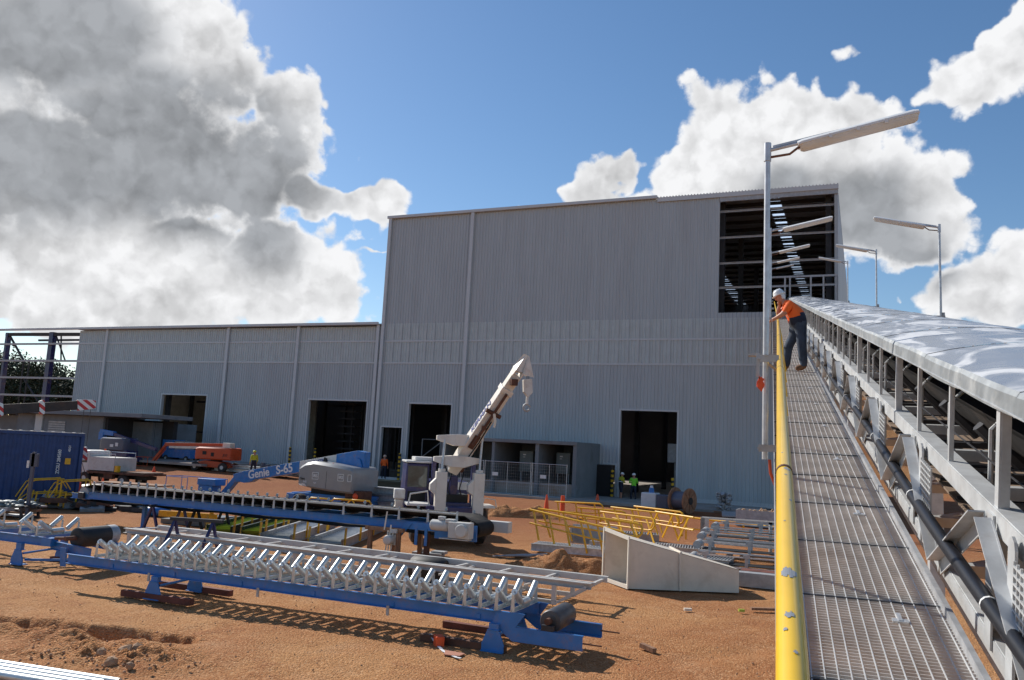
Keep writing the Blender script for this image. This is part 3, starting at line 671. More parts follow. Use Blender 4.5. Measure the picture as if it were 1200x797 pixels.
for u in (-20.6, -18.0):
    c = thing('switch_cabinet', 'grey-green electrical cabinet on legs in the '+('left' if u < -20 else 'right')+'-hand concrete bay', 'cabinet', W(u, -3.2, .4), WALLROT, 'electrical cabinets in the bays')
    mb = MB(); mb.b2((-.5, 0, 1.35), (.45, .4, 2.7)); mb.build('casing', 'panelgreen', c, bevel=.02)
    mb = MB(); mb.b2((-.42, -.02, 1.45), (.37, -.003, 2.62)); mb.build('door', 'panelgreen', c, bevel=.01)
    mb = MB(); mb.b2((-.25, -.03, 2.42), (-.05, -.022, 2.5)); mb.b2((-.25, -.03, 2.28), (-.1, -.022, 2.32)); mb.build('nameplate', 'plasticwhite', c)
    mb = MB()
    for x in (-.4, .35): mb.b2((x-.04, .1, 0), (x+.04, .2, 1.35))
    mb.b2((.6, .1, .2), (.68, .2, 2.6)); mb.b2((1.0, .1, .2), (1.1, .2, 2.4)); mb.build('leg', 'galvdull', c)
for i, (ua, ub_) in enumerate(((-25.8, -22.6), (-22.5, -19.3), (-19.2, -16.9))):
    pn = thing('mesh_fence_panel', ('leftmost', 'middle', 'rightmost')[i]+' temporary mesh fence panel standing in front of the concrete bays', 'fence panel', W(ua, -5.6, .25), WALLROT, 'temporary fence panels by the bays')
    Lw = ub_-ua; mb = MB(); mb.pipe([(0, 0, 0), (0, 0, 2.15)], .022); mb.pipe([(Lw, 0, 0), (Lw, 0, 2.15)], .022); mb.pipe([(0, 0, 2.1), (Lw, 0, 2.1)], .02); mb.pipe([(0, 0, .12), (Lw, 0, .12)], .02); mb.pipe([(0, 0, .85), (Lw, 0, .85)], .014); mb.pipe([(Lw/2, 0, .1), (Lw/2, 0, 2.1)], .014); mb.build('tube_frame', 'galv', pn)
    mb = MB()
    for k in range(int(Lw/.15)): mb.beam((.15*k+.07, 0, .12), (.15*k+.07, 0, 2.1), .005, .005, (1, 0, 0))
    for k in range(10): mb.beam((0, 0, .25+k*.19), (Lw, 0, .25+k*.19), .005, .005)
    mb.build('wire_mesh', 'galv', pn)
    if i: mb = MB(); mb.b2((.55, -.03, 1.2), (.95, -.01, 1.42)); mb.build('sign_plate', 'plasticwhite', pn)
    mb = MB(); mb.box((.0, 0, .02), (.25, .5, .1)); mb.build('foot_block', 'concrete', pn, bevel=.02)
db = thing('leaning_board', 'dark framed board standing against the shed wall beside the concrete bays', 'board', W(-16.05, -.7, .3), WALLROT)
mb = MB(); mb.b2((-.55, .02, .02), (.6, .06, 2.1)); mb.build('panel', 'black', db); mb = MB()
mb.b2((-.6, 0, 0), (-.53, .09, 2.15)); mb.b2((.58, 0, 0), (.65, .09, 2.15)); mb.b2((-.53, 0, 2.1), (.58, .09, 2.15)); mb.build('frame', 'darksteel', db)
# ------------------------------------------------------------------ inclined conveyor gallery
ga, ge = rad(17.82), rad(11.38)
GA = V3((math.sin(ga)*math.cos(ge), math.cos(ga)*math.cos(ge), math.sin(ge))); GR = V3((math.cos(ga), -math.sin(ga), 0)); GU = GR.cross(GA)
GO = V3((0, 0, EYE))-GU*1.65
GM = Matrix((GR, GA, GU)).transposed().to_4x4(); GM.translation = GO
A0, A1 = -1.5, 55.2
cv = thing('covered_conveyor', 'covered inclined belt conveyor on a galvanised truss climbing to the opening in the tall shed', 'conveyor', mat=GM)
def chord(r, z, a=.09, f1=-1, f2=-1):
    mb = MB(); mb.angle((r, A0, z), (r, A1, z), a, .009, Z, f1, f2); return mb
RN, RF = .97, 2.43
for r, sd in ((RN, 1), (RF, -1)):
    mb = MB()
    mb.beam((r, A0, .605), (r, A1, .605), .012, .1); mb.beam((r+sd*.05, A0, .655), (r+sd*.05, A1, .655), .10, .010)
    mb.build('upper_chord', 'truss', cv)
    mb = MB(); mb.beam((r, A0, .0), (r, A1, .0), .012, .12); mb.beam((r+sd*.055, A0, .06), (r+sd*.055, A1, .06), .11, .010); mb.build('lower_chord', 'truss', cv)
SP = 1.06; n_post = int((A1-A0)/SP)
diag = MB(); vert = MB()
a_first = 4.15-5*SP
for k in range(n_post+1):
    a = a_first+k*SP
    if a > A1-.2 or a < A0: continue
    near_ = a < 34
    for r, sd in ((RN, 1), (RF, -1)):
        thick = (k % 3 == 2)
        if sd == 1 or k % 3 == 2:
            if near_ and sd == 1:
                mb = MB(); w_ = .062 if thick else .034
                mb.beam((r+.012, a, .56), (r+.012, a, 1.12), .008, w_, GA if 0 else (0, 1, 0)); w2_ = .038 if thick else .016; mb.beam((r+.016+w2_/2, a-w_/2, .56), (r+.016+w2_/2, a-w_/2, 1.12), w2_, .008, (0, 1, 0))
                mb.build('hood_post', 'truss', cv)
            else: vert.beam((r+sd*.02, a, .6), (r+sd*.02, a, 1.12), .04, .04, (0, 1, 0))
        if k % 2 == 1: vert.box((r-sd*.012, a, .32), (.01, .11, .62)); vert.box((r+sd*.03, a+.05, .32), (.075, .01, .60))
        # V bracing in the truss side
        if k % 2 == 1:
            diag.beam((r-sd*.022, a+.06, .58), (r-sd*.022, a+SP, .03), .008, .085, (sd, 0, 0) if 0 else Z); diag.beam((r-sd*.06, a+.06, .62), (r-sd*.06, a+SP, .07), .07, .008, Z)
            diag.beam((r-sd*.026, a+SP, .03), (r-sd*.026, a+2*SP-.06, .58), .008, .085, Z); diag.beam((r-sd*.06, a+SP, .07), (r-sd*.06, a+2*SP-.06, .62), .07, .008, Z)
    # transoms, return brackets, floor ties
    vert.box((1.7, a-.32, .56), (1.36, .05, .07)); vert.box((1.7, a+.02, .02), (1.4, .06, .07))
    diag.beam((1.0, a, .03), (2.4, a+SP, .03), .05, .008)
vert.build('truss_post', 'truss', cv); diag.build('truss_diagonal', 'truss', cv)
for k in range(30):
    a = a_first+k*SP-.33
    if a < 1: continue
    mb = MB(); mb.pipe([(1.12, a, .60), (1.12, a, .90), (1.22, a+.03, 1.0), (1.34, a+.03, 1.03)], .014, 6); mb.pipe([(1.12, a, .60), (1.02, a, .60)], .012, 6); mb.build('idler_bracket', 'truss', cv)
# belts
mb = MB(); sec = [(1.13, .96), (1.16, .92), (1.27, .79), (1.40, .69), (2.0, .69), (2.12, .79), (2.25, .94)]
vs = []
for r, z in sec: vs += [(r, A0, z), (r, A1, z), ]
mb.add(vs, [(2*i, 2*i+1, 2*i+3, 2*i+2) for i in range(len(sec)-1)])
vs = []
for r, z in sec: vs += [(r, A0, z-.022), (r, A1, z-.022), ]
mb.add(vs, [(2*i, 2*i+1, 2*i+3, 2*i+2) for i in range(len(sec)-1)])
mb.build('carrying_belt', 'belt', cv, smooth=50)
mb = MB(); mb.b2((1.12, A0, .30), (2.3, A1, .315)); mb.build('return_belt', 'beltdust', cv)
mb = MB()
for k in range(105):
    a = A0+.3+k*.53; mb.tube((1.12, a, .335), (2.3, a, .335), .012, 6)
mb.build('belt_cross_tube', 'darksteel', cv)  # thin dark tubes laid across the return belt
mb = MB()
for k in range(53):
    a = A0+.6+k*SP; mb.tube((1.19, a, .84), (1.42, a, .61), .05, 8); mb.tube((1.45, a, .61), (1.94, a, .61), .05, 8); mb.tube((1.97, a, .61), (2.2, a, .84), .05, 8); mb.box((1.7, a, .53), (1.36, .05, .04))
mb.build('idler_rollers', 'darksteel', cv, smooth=40)
mb = MB(); mb.pipe([(1.06, A0, .78), (1.06, A1, .78)], .005, 5); mb.build('pull_wire', 'darksteel', cv)
# hood sheets, one per metre and a bit, lapped
prof = [(.955, 1.115), (.96, 1.20), (.972, 1.222), (1.12, 1.258), (1.30, 1.288), (1.5, 1.306), (1.7, 1.312), (1.9, 1.306), (2.1, 1.288), (2.28, 1.258), (2.43, 1.222), (2.442, 1.2), (2.445, 1.115)]
k = 0; a = A0
while a < A1:
    b = min(a+SP*1.0+.02, A1+.3); lift = .0035 if k % 2 else 0; mb = MB(); nn = 6
    rs_ = random.Random(k); wob = rs_.uniform(.0, .012); ph = rs_.uniform(0, 6)
    def f(i, j):
        q = j*(len(prof)-1); q0 = min(int(q), len(prof)-2); fr = q-q0; r = prof[q0][0]+(prof[q0+1][0]-prof[q0][0])*fr; z = prof[q0][1]+(prof[q0+1][1]-prof[q0][1])*fr
        edge = max(0, 1-j*8)
        dz = lift+wob*math.sin(i*math.pi)*math.sin(ph+j*9)
        if k == 4: dz += edge*.035*math.sin(i*math.pi)
        return (r, a+(b-a)*i, z+dz)
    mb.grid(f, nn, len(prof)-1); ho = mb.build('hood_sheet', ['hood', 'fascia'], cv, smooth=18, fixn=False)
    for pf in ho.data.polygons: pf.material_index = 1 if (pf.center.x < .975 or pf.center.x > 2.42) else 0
    mb = MB()
    k += 1; a += SP
mb = MB(); mb.beam((.965, A0, 1.125), (.965, A1, 1.125), .03, .006); mb.beam((2.44, A0, 1.125), (2.44, A1, 1.125), .03, .006); mb.build('hood_edge', 'galv', cv)
# perforated idler guards and rounded posts in front
for k in range(14):
    a = a_first+SP*.35+k*2*SP
    if a < 1.: continue
    mb = MB()
    for i in range(9): mb.beam((.925, a-.17, .27+i*.035), (.925, a+.17, .27+i*.035), .012, .008)
    for i in range(8): mb.beam((.925, a-.17+i*.0486, .25), (.925, a-.17+i*.0486, .57), .01, .008, (0, 1, 0))
    mb.build('mesh_guard', 'truss', cv)
    mb = MB(); ca = a+.24
    pts = [(.93, ca-.05, .02), (.93, ca+.05, .02), (.93, ca+.05, .60), (.93, ca+.035, .635), (.93, ca, .65), (.93, ca-.035, .635), (.93, ca-.05, .60)]
    mb.prism(pts, (.012, 0, 0)); mb.box((.965, ca+.045, .32), (.06, .008, .58)); mb.build('guard_post', 'truss', cv)
# steel trestles that carry the gallery
for a in (14, 28, 42, 52):
    mb = MB(); base = GM @ V3((1.0, a, -.1)); base2 = GM @ V3((2.4, a, -.1)); inv = GM.inverted()
    for b in (base, base2):
        g = V3((b.x, b.y, float(gz(b.x, b.y)))); mb.beam(inv @ b, inv @ g, .2, .2, (0, 1, 0))
    mb.build('trestle_leg', 'truss', cv)

ww = thing('elevated_walkway', 'grated walkway with a yellow pipe handrail running up beside the covered conveyor', 'walkway', mat=GM)
mb = MB(); a = A0; k = 0
W0, W1 = .035, .845
while a < A1:
    st = .035 if a < 22 else .105
    mb.box(((W0+W1)/2, a, -.014), (W1-W0, .004 if a < 22 else .02, .025)); a += st; k += 1
mb.build('grating_bars', 'gratebar' if 'gratebar' in M else 'galvdull', ww, fixn=False)
mb = MB(); r = W0+.03
while r < W1-.01: mb.box((r, (A0+A1)/2, -.0005), (.005, A1-A0, .006)); r += .0545
mb.build('cross_rods', 'rod', ww, fixn=False)
mb = MB()
for k in range(56):
    a = .55+k*1.02
    if a < A1: mb = MB(); mb.box(((W0+W1)/2, a, -.075), (W1-W0, .06, .07)); mb.box(((W0+W1)/2, a, -.004), (W1-W0, .012, .014)); mb.build('support_angle', 'darksteel', ww)
mb = MB()
for k in range(20):
    a = 2.3+k*2.04
    mb = MB(); mb.box((.62, a+.02, .005), (.075, .04, .010)); mb.box((.62, a+.06, .007), (.02, .10, .014)); mb.build('saddle_clip', 'galv', ww)
mb = MB(); mb.b2((W1, A0, -.09), (W1+.006, A1, .035)); mb.b2((W1+.006, A0, -.09), (W1+.045, A1, -.082)); mb.b2((W1+.0, A0, .036), (W1+.028, A1, .043)); mb.build('edge_angle', 'galv', ww)
mb = MB(); mb.b2((W0-.006, A0, -.1), (W0, A1, .13)); mb.build('kick_plate', 'galvdull', ww)
def railr(a): return .03+.0055*max(a, 0) if a < 20 else .14
pts = [(railr(a), a, 1.0+.003*math.sin(a*1.3)) for a in np.arange(-1.2, 54, 1.0)]
mb = MB(); mb.pipe(pts, .0275, 16); mb.build('top_rail', 'railyellow', ww, smooth=60)
mb = MB()
for a in (3.05, 7.1, 12.2): mb.pipe([(railr(a), a-.012, 1.0), (railr(a), a+.012, 1.0)], .0285, 16)
mb.build('rail_joint', 'rust', ww, smooth=60)
chips = MB()
rc_ = random.Random(5)
for (a, th, sz) in ((1.87, .0, .017), (1.62, -.1, .009), (3.0, .35, .012), (2.9, .1, .005), (1.45, .2, .004), (2.55, .5, .005), (3.3, -.2, .004), (1.55, -.4, .004), (2.3, -.2, .003)):
    for q in range(8):
        t0, t1 = th+(q-4)/4*sz/.0275, th+(q-3)/4*sz/.0275; hgt_ = sz*2.2*math.sqrt(max(.05, 1-((q-3.5)/4)**2)); y0 = a-hgt_*rc_.uniform(.5, 1); y1 = a+hgt_*rc_.uniform(.4, 1.1)
        pp4 = [(railr(a)+.0281*math.sin(t), y, 1.003*1.0-.003+.0281*math.cos(t)+.003*math.sin(a*1.3)) for t, y in ((t0, y0), (t1, y0), (t1, y1), (t0, y1))]
        chips.quad(*pp4)
chips.build('paint_chips', 'greyhood', ww)
mb = MB(); mb.pipe([(railr(a)*1.7, a, .5) for a in np.arange(-1.2, 54, 2.)], .019, 10); mb.build('mid_rail', 'railyellow', ww, smooth=60)
for k in range(14):
    a = .9+k*2.05
    mb = MB(); mb.pipe([(railr(a), a, .99), (railr(a)*2.2, a, .02)], .019, 10); mb.build('rail_post', 'railyellow', ww, smooth=60)
    
mb = MB()
for k in range(14, 26):
    a = .9+k*2.05; mb.pipe([(.14, a, .99), (.30, a, .02)], .019, 6)
mb.build('rail_post', 'railyellow', ww)
# far side walkway
fwk = thing('far_walkway', 'second walkway with its handrail on the far side of the covered conveyor', 'walkway', mat=GM)
mb = MB(); a = A0
while a < A1: mb.box((3.0, a, -.014), (.8, .01, .025)); a += .12
for r in np.arange(2.6, 3.4, .06): mb.box((r, (A0+A1)/2, 0), (.006, A1-A0, .005))
mb.build('grating_bars', 'galvdull', fwk, fixn=False)
mb = MB(); mb.pipe([(3.42, A0, 1.0), (3.42, A1, 1.0)], .024, 8); mb.pipe([(3.42, A0, .5), (3.42, A1, .5)], .02, 8)
for k in range(26): mb.pipe([(3.42, A0+1+k*2.1, -.1), (3.42, A0+1+k*2.1, 1.0)], .02, 6)
mb.build('handrail', 'railyellow', fwk)
# black pipe along the truss
pp = MB(); pts = []
for a in np.arange(-1.2, 54, .5): pts.append((.905+.008*math.sin(a*.9), a, .295+.012*math.sin(a*.7+1)))
pp.pipe(pts, .036, 14); o = pp.build('pipe_run', 'hdpe', smooth=60); o.matrix_world = GM
pth = thing('black_pipe', 'glossy black polythene pipe slung along the side of the conveyor truss', 'pipe', mat=GM); o.matrix_world = Matrix.Identity(4); o.parent = pth; 
mb = MB()
for a in (2.2, 3.9, 5.9, 8.1, 11, 14): mb.pipe([(.905+.008*math.sin(a*.9), a-.008, .295+.012*math.sin(a*.7+1)), (.905+.008*math.sin(a*.9), a+.008, .295+.012*math.sin(a*.7+1))], .039, 12); mb.beam((.93, a, .32), (.965, a, .40), .006, .006)
mb.build('cable_tie', 'plasticwhite', pth)
mb = MB(); mb.pipe([(railr(a)*.1+.90+.02, a, .22+.01*math.sin(a)) for a in np.arange(-1, 40, 1.)], .008, 6); o = mb.build('cable', 'rust', pth)

# ------------------------------------------------------------------ walkway lamps
def lamp(lname, label, loc, side, L_=1.27, near_=False):
    t = thing('walkway_lamp', label, 'lamp', loc, -ga, 'lamps along the walkway')      # local x = to the right of the gallery
    mb = MB(); H_ = 2.98; mb.pipe([(0, 0, 0), (0, 0, H_)], .027, 12); mb.pipe([(0, 0, H_-.16), (0, 0, H_+.02)], .034, 12); mb.build('pole', 'galv', t, smooth=50)
    mb = MB(); s = side; sl = math.tan(rad(11))
    mb.pipe([(s*.02, 0, H_-.05), (s*1.0, 0, H_-.05+1.0*sl)], .019, 8); mb.beam((s*.05, 0, H_-.02), (s*1.0, 0, H_+.0+1.0*sl-.02), .03, .02); mb.build('arm', 'galv', t, smooth=50)
    p0 = V3((s*.32, 0, H_-.085+.3*sl)); p1 = V3((s*L_, 0, H_-.06+L_*sl)); d = (p1-p0).normalized()
    mb = MB(); _, sd, u = basis(d)
    pr = [(-.075, .02), (-.075, -.005), (-.06, -.035), (-.03, -.05), (.03, -.05), (.06, -.035), (.075, -.005), (.075, .02)]
    def loop(p, k=1.): return [p+sd*a*k+u*b*k for a, b in pr]
    mb.loft([loop(p0-d*.03, .75), loop(p0), loop(p1), loop(p1+d*.03, .75)]); mb.build('diffuser', 'diffuser', t, smooth=40)
    mb = MB(); pr = [(-.085, .0), (-.085, .02), (-.05, .05), (.05, .05), (.085, .02), (.085, .0)]
    mb.loft([loop(p0-d*.045, .85), loop(p0), loop(p1), loop(p1+d*.045, .85)]); 
    for q in (.25, .5, .75): c = p0.lerp(p1, q); mb.box(c+u*.0+sd*.085, (.03, .012, .04)); mb.box(c-sd*.085, (.03, .012, .04))
    mb.build('lamp_housing', 'plasticwhite', t, smooth=40)
    mb = MB(); mb.pipe([(s*.03, 0, H_-.12), (s*.2, 0, H_-.1), p0+V3((0, 0, .02))], .012, 6); mb.build('supply_cable', 'rust', t)
    mb = MB()
    if side > 0:
        for zz in (.1, .92):
            if zz > .5: mb.build('clamp_bracket', 'galvdull', t); mb = MB()
            mb.box((.03, -.04, zz), (.17, .012, .065)); mb.pipe([(.0, -.035, zz+.03), (.0, -.065, zz+.03)], .012, 6); mb.pipe([(-.06, -.035, zz), (-.06, -.065, zz)], .012, 6)
        mb.box((-.07, -.02, .86), (.03, .02, .22))
    else:
        mb.box((-.03, 0, .95), (.22, .09, .05)); mb.box((.05, 0, 1.0), (.05, .05, .09))
    mb.build('clamp_bracket', 'galvdull', t)
    return t
ordn = ['nearest', 'second', 'third', 'fourth', 'fifth and farthest']
def lamp_loc(r, a): p = V3((0, 0, EYE))+GR*r+GA*a; return p+V3((0, 0, 1.42-2.98))
for i, a in enumerate((8.0, 19.1, 30.4, 41.6, 52.5)):
    t = lamp('l', ordn[i]+' strip lamp on a pole on the left side of the walkway', lamp_loc(-.05, a), 1)
    if i == 0:
        mb = MB(); pts = [V3((.04, 0, .0)), V3((.05, 0, -.12)), V3((.1, 0, -.25)), V3((.2, 0.02, -.33))]; mb.pipe(pts, .014, 8); mb.build('cable_tail', 'orange', t, smooth=60)
for i, a in enumerate((19.6, 30.9, 42.2)):
    lamp('l', ('nearest', 'middle', 'farthest')[i]+' strip lamp on a pole on the far right side of the conveyor', lamp_loc(3.46, a), -1)
l0 = lamp_loc(-.05, 8)
mb = MB(); rg = random.Random(2)
for k in range(5): mb.prism([(rg.uniform(-.04, .04)+math.cos(q)*.045, -.05-k*.006, rg.uniform(-.02, .02)-.03*k+math.sin(q)*.07) for q in np.arange(0, 6.2, 1.1)], (0, .004, 0))
o = mb.build('orange_rag', 'conered'); o.scale = (.55, 1, .6); o.location = l0+V3((-.07, 0, .72)); tag(o, 'crumpled orange rag tied to the clamp of the nearest lamp pole', 'rag')
# portal lamp-like brackets on the left rail: junction bracket arms
brk = thing('rail_bracket', 'galvanised angle bracket sticking out from the yellow handrail below the worker', 'bracket', GM @ V3((.02, 9.2, .93)), -ga)
mb = MB(); mb.beam((-.16, 0, .02), (.06, .25, -.12), .05, .012); mb.box((-.2, 0, .03), (.12, .12, .03)); mb.build('arm', 'galvdull', brk)

# ------------------------------------------------------------------ people
def skinned(verts, edges, radii, root, sub=1):
    me = bpy.data.meshes.new('tmp'); me.from_pydata([tuple(v) for v in verts], edges, []); o = bpy.data.objects.new('tmp', me); C.objects.link(o)
    m1 = o.modifiers.new('s', 'SKIN'); m1.use_smooth_shade = True
    sk = me.skin_vertices[0].data
    for i, r in enumerate(radii): sk[i].radius = r if isinstance(r, tuple) else (r, r); sk[i].use_root = (i == root)
    m2 = o.modifiers.new('u', 'SUBSURF'); m2.levels = sub; m2.render_levels = sub
    dg = bpy.context.evaluated_depsgraph_get(); ev = o.evaluated_get(dg); nm = bpy.data.meshes.new_from_object(ev)
    bpy.data.objects.remove(o); return nm
def person(label, loc, rotz, J, cloth, hat, group=None, band=None, sub=2):
    """J: joint positions (local, x right, y forward). cloth: materials for shirt, waist, trousers, sleeves(lower)"""
    names = ['pelvis', 'waist', 'chest', 'neck', 'head', 'shL', 'elL', 'wrL', 'haL', 'shR', 'elR', 'wrR', 'haR', 'hipL', 'knL', 'anL', 'toL', 'hipR', 'knR', 'anR', 'toR']
    R_ = dict(pelvis=(.165, .12), waist=(.155, .125), chest=(.18, .135), neck=.062, head=.07, shL=.085, shR=.085, elL=.05, elR=.05, wrL=.034, wrR=.034, haL=.04, haR=.04, hipL=.105, hipR=.105, knL=.072, knR=.072, anL=.056, anR=.056, toL=.05, toR=.05)
    Rr_ = dict(R_); Rr_.update(J.get('radii', {}))
    idx = {n: i for i, n in enumerate(names)}; ed = [('pelvis', 'waist'), ('waist', 'chest'), ('chest', 'neck'), ('neck', 'head')]
    for s in 'LR': ed += [('chest', 'sh'+s), ('sh'+s, 'el'+s), ('el'+s, 'wr'+s), ('wr'+s, 'ha'+s), ('pelvis', 'hip'+s), ('hip'+s, 'kn'+s), ('kn'+s, 'an'+s), ('an'+s, 'to'+s)]
    P_ = {n: V3(J[n]) for n in names}
    me = skinned([P_[n] for n in names], [(idx[a], idx[b]) for a, b in ed], [Rr_[n] for n in names], 0, sub)
    mats = ['skin', cloth[0], cloth[1], cloth[2], 'boot']
    def mid(a, b, q): return P_[a].lerp(P_[b], q)
    segs = [(P_['waist'].lerp(P_['chest'], .25), P_['chest'], 1), (P_['chest'], P_['neck'].lerp(P_['chest'], .35), 1), (P_['pelvis'].lerp(P_['waist'], .35), P_['waist'], 2), (P_['pelvis'], P_['pelvis'].lerp(P_['waist'], .1), 3), (P_['neck'], P_['head'], 0)]
    for s in 'LR':
        sl = J.get('sleeve', .75); segs += [(P_['sh'+s], mid('sh'+s, 'el'+s, sl), 1), (P_['chest'], P_['sh'+s], 1), (mid('sh'+s, 'el'+s, min(1, sl+.12)), P_['el'+s], 0 if sl < 1 else 1)]
        segs += [(P_['el'+s], mid('el'+s, 'wr'+s, .85), 1 if J.get('long') else 0), (mid('el'+s, 'wr'+s, .95), P_['ha'+s], 0)]
        segs += [(P_['hip'+s], P_['kn'+s], 3), (P_['kn'+s], mid('kn'+s, 'an'+s, .9), J.get('shin', 3)), (P_['an'+s]-Z*.03, P_['to'+s], 4)]
    segs.append((P_['hipL'], P_['hipR'], 3))
    def dist(p, a, b):
        ab = b-a; t = max(0, min(1, (p-a).dot(ab)/(ab.length_squared+1e-9))); r_ = .16 if max(abs(a.y), abs(b.y)) < .02 or (a-P_['chest']).length < .01 else .06
        return (p-a-ab*t).length-r_*.8
    mi = []
    for f in me.polygons:
        c = f.center; mi.append(min(segs, key=lambda s_: dist(c, s_[0], s_[1]))[2])
    # gather into one mesh with head, face, ears, fingers
    mb = MB(); mb.v = [tuple(v.co) for v in me.vertices]; mb.f = [tuple(f.vertices) for f in me.polygons]; mb.mi = mi
    mb.cur = 0
    hd = V3(J['face']).normalized(); upv = V3(J.get('headup', (0, 0, 1))); upv = (upv-hd*upv.dot(hd)).normalized(); sd = hd.cross(upv); rot = Matrix((sd, hd, upv)).transposed()
    hc = P_['head']+upv*.06
    mb.ell(hc, (.076, .095, .118), 14, 10, rot); mb.ell(hc+upv*-.07+hd*.035, (.052, .055, .05), 10, 6, rot)
    mb.ell(hc+hd*.1-upv*.012, (.013, .02, .026), 8, 6, rot)
    for s in (-1, 1): mb.ell(hc+sd*s*.077-upv*.005, (.012, .02, .034), 8, 6, rot)
    mb.box(hc+hd*.086-upv*.058, (.04, .012, .008), rot)
    for s in 'LR':
        w_, h_ = P_['wr'+s], P_['ha'+s]; d = (h_-w_).normalized(); pn = V3(J.get('palm'+s, (0, 0, -1))); pn = (pn-d*pn.dot(d)).normalized(); ac = d.cross(pn)
        for i, ln in enumerate((.062, .075, .07, .052)):
            b = h_+ac*(-.030+.02*i)+d*.015; c1 = b+d*ln*.5+pn*.006; c2 = c1+d*ln*.32+pn*.028; mb.pipe([b, c1, c2], [.0095, .009, .0075], 6)
        b = w_.lerp(h_, .6)+ac*-.03; mb.pipe([b, b-ac*.03+d*.03+pn*.01, b-ac*.03+d*.06+pn*.025], [.012, .011, .009], 6)
    t = mb.build('person', [M[m_] for m_ in mats], smooth=70, fixn=False)
    t.location = loc; t.rotation_euler = (0, 0, rotz); tag(t, label, 'person', group)
    eb = MB()
    for s in (-1, 1): eb.ell(hc+sd*s*.03+hd*.085+upv*.012, (.011, .006, .007), 8, 5, rot)
    eb.build('eyes', 'black', t)
    if J.get('hair'):
        hb = MB(); hb.ell(hc-hd*.018+upv*.0, (.081, .085, .10), 14, 8, rot); hb.build('hair', J['hair'], t, smooth=70)
    hb = MB(); hp = [(.128, 0), (.13, .01), (.118, .03), (.112, .06), (.095, .1), (.06, .125), (.015, .135)]
    hb.lathe(hp, hc+upv*.035, upv, 18)
    br = [hc+upv*.045+hd*(.10+.055*math.cos(q*.9))+sd*(.10*math.sin(q*1.0)) for q in np.linspace(-1.4, 1.4, 9)]
    hb.prism(br+[hc+upv*.045+sd*-.09+hd*.02][:0]+[hc+upv*.05+hd*.02], upv*-.008)
    hb.beam(hc+upv*.165-hd*.08, hc+upv*.165+hd*.07, .03, .012, upv); hb.build('hard_hat', hat, t, smooth=50)
    if band:
        bb = MB()
        for q in band:
            c = P_['waist'].lerp(P_['chest'], q); ax = (P_['chest']-P_['waist']).normalized(); bb.lathe([(.001, 0), (.19, 0), (.19, .04), (.001, .04)], c, ax, 16)
        bb.build('reflective_band', 'reflect', t)
    return t
# man leaning on the rail: local frame = gallery horizontal right (x), away (y)
mp = GM @ V3((.53, 17.6, 0)); slope = math.tan(ge)
J = dict(pelvis=(.02, 0, .95), waist=(-.03, 0, 1.08), chest=(-.16, 0, 1.32), neck=(-.29, 0, 1.455), head=(-.345, 0, 1.50),
         shL=(-.19, .17, 1.38), elL=(-.42, .10, 1.20), wrL=(-.375, .05, 1.39), haL=(-.40, .01, 1.455),
         shR=(-.17, -.19, 1.36), elR=(-.30, -.22, 1.16), wrR=(-.47, -.15, 1.07), haR=(-.53, -.13, 1.045),
         hipL=(-.02, .10, .90), knL=(-.20, .10, .52), anL=(-.24, .11, .10), toL=(-.40, .11, .05),
         hipR=(.04, -.10, .88), knR=(.06, -.10, .48), anR=(.10, -.10, .09), toR=(-.07, -.10, .045),
         face=(-.9, -.1, -.42), headup=(-.4, 0, .9), palmL=(1, 0, 0), palmR=(0, 0, -1), sleeve=.8, hair='reflect',
         radii=dict(pelvis=(.19, .19), waist=(.25, .23), chest=(.215, .225), hipR=.125, hipL=.115, knL=.095, knR=.1, anL=.08, anR=.084, shL=.105, shR=.105, elL=.055, elR=.06, toR=.058, toL=.058))
person('worker in an orange shirt and white hard hat leaning on the yellow handrail', mp, -ga, J, ('hiorange', 'navycloth', 'denim'), 'hat', sub=2)
def standing(lean=0, arm='down', stride=.1, shin=3):
    d = dict(pelvis=(0, 0, .93), waist=(0, 0, 1.08), chest=(0, lean*.5, 1.32), neck=(0, lean*.7, 1.48), head=(0, lean*.9, 1.55),
             shL=(-.19, lean*.5, 1.41), elL=(-.25, -.03, 1.13), wrL=(-.24, .1, .92), haL=(-.23, .14, .84), shR=(.19, lean*.5, 1.41), elR=(.25, -.03, 1.13), wrR=(.24, .1, .92), haR=(.23, .14, .84),
             hipL=(-.10, 0, .88), knL=(-.12, .05+stride, .48), anL=(-.13, stride, .09), toL=(-.14, stride+.15, .045), hipR=(.10, 0, .88), knR=(.12, .03-stride, .48), anR=(.13, -stride, .09), toR=(.14, -stride+.15, .045),
             face=(0, 1, -.1), sleeve=1.0, long=True, shin=shin)
    if arm == 'fold': d.update(elL=(-.27, .05, 1.14), wrL=(-.1, .27, 1.15), haL=(-.02, .29, 1.17), elR=(.27, .05, 1.14), wrR=(.1, .27, 1.12), haR=(.03, .3, 1.12))
    return d
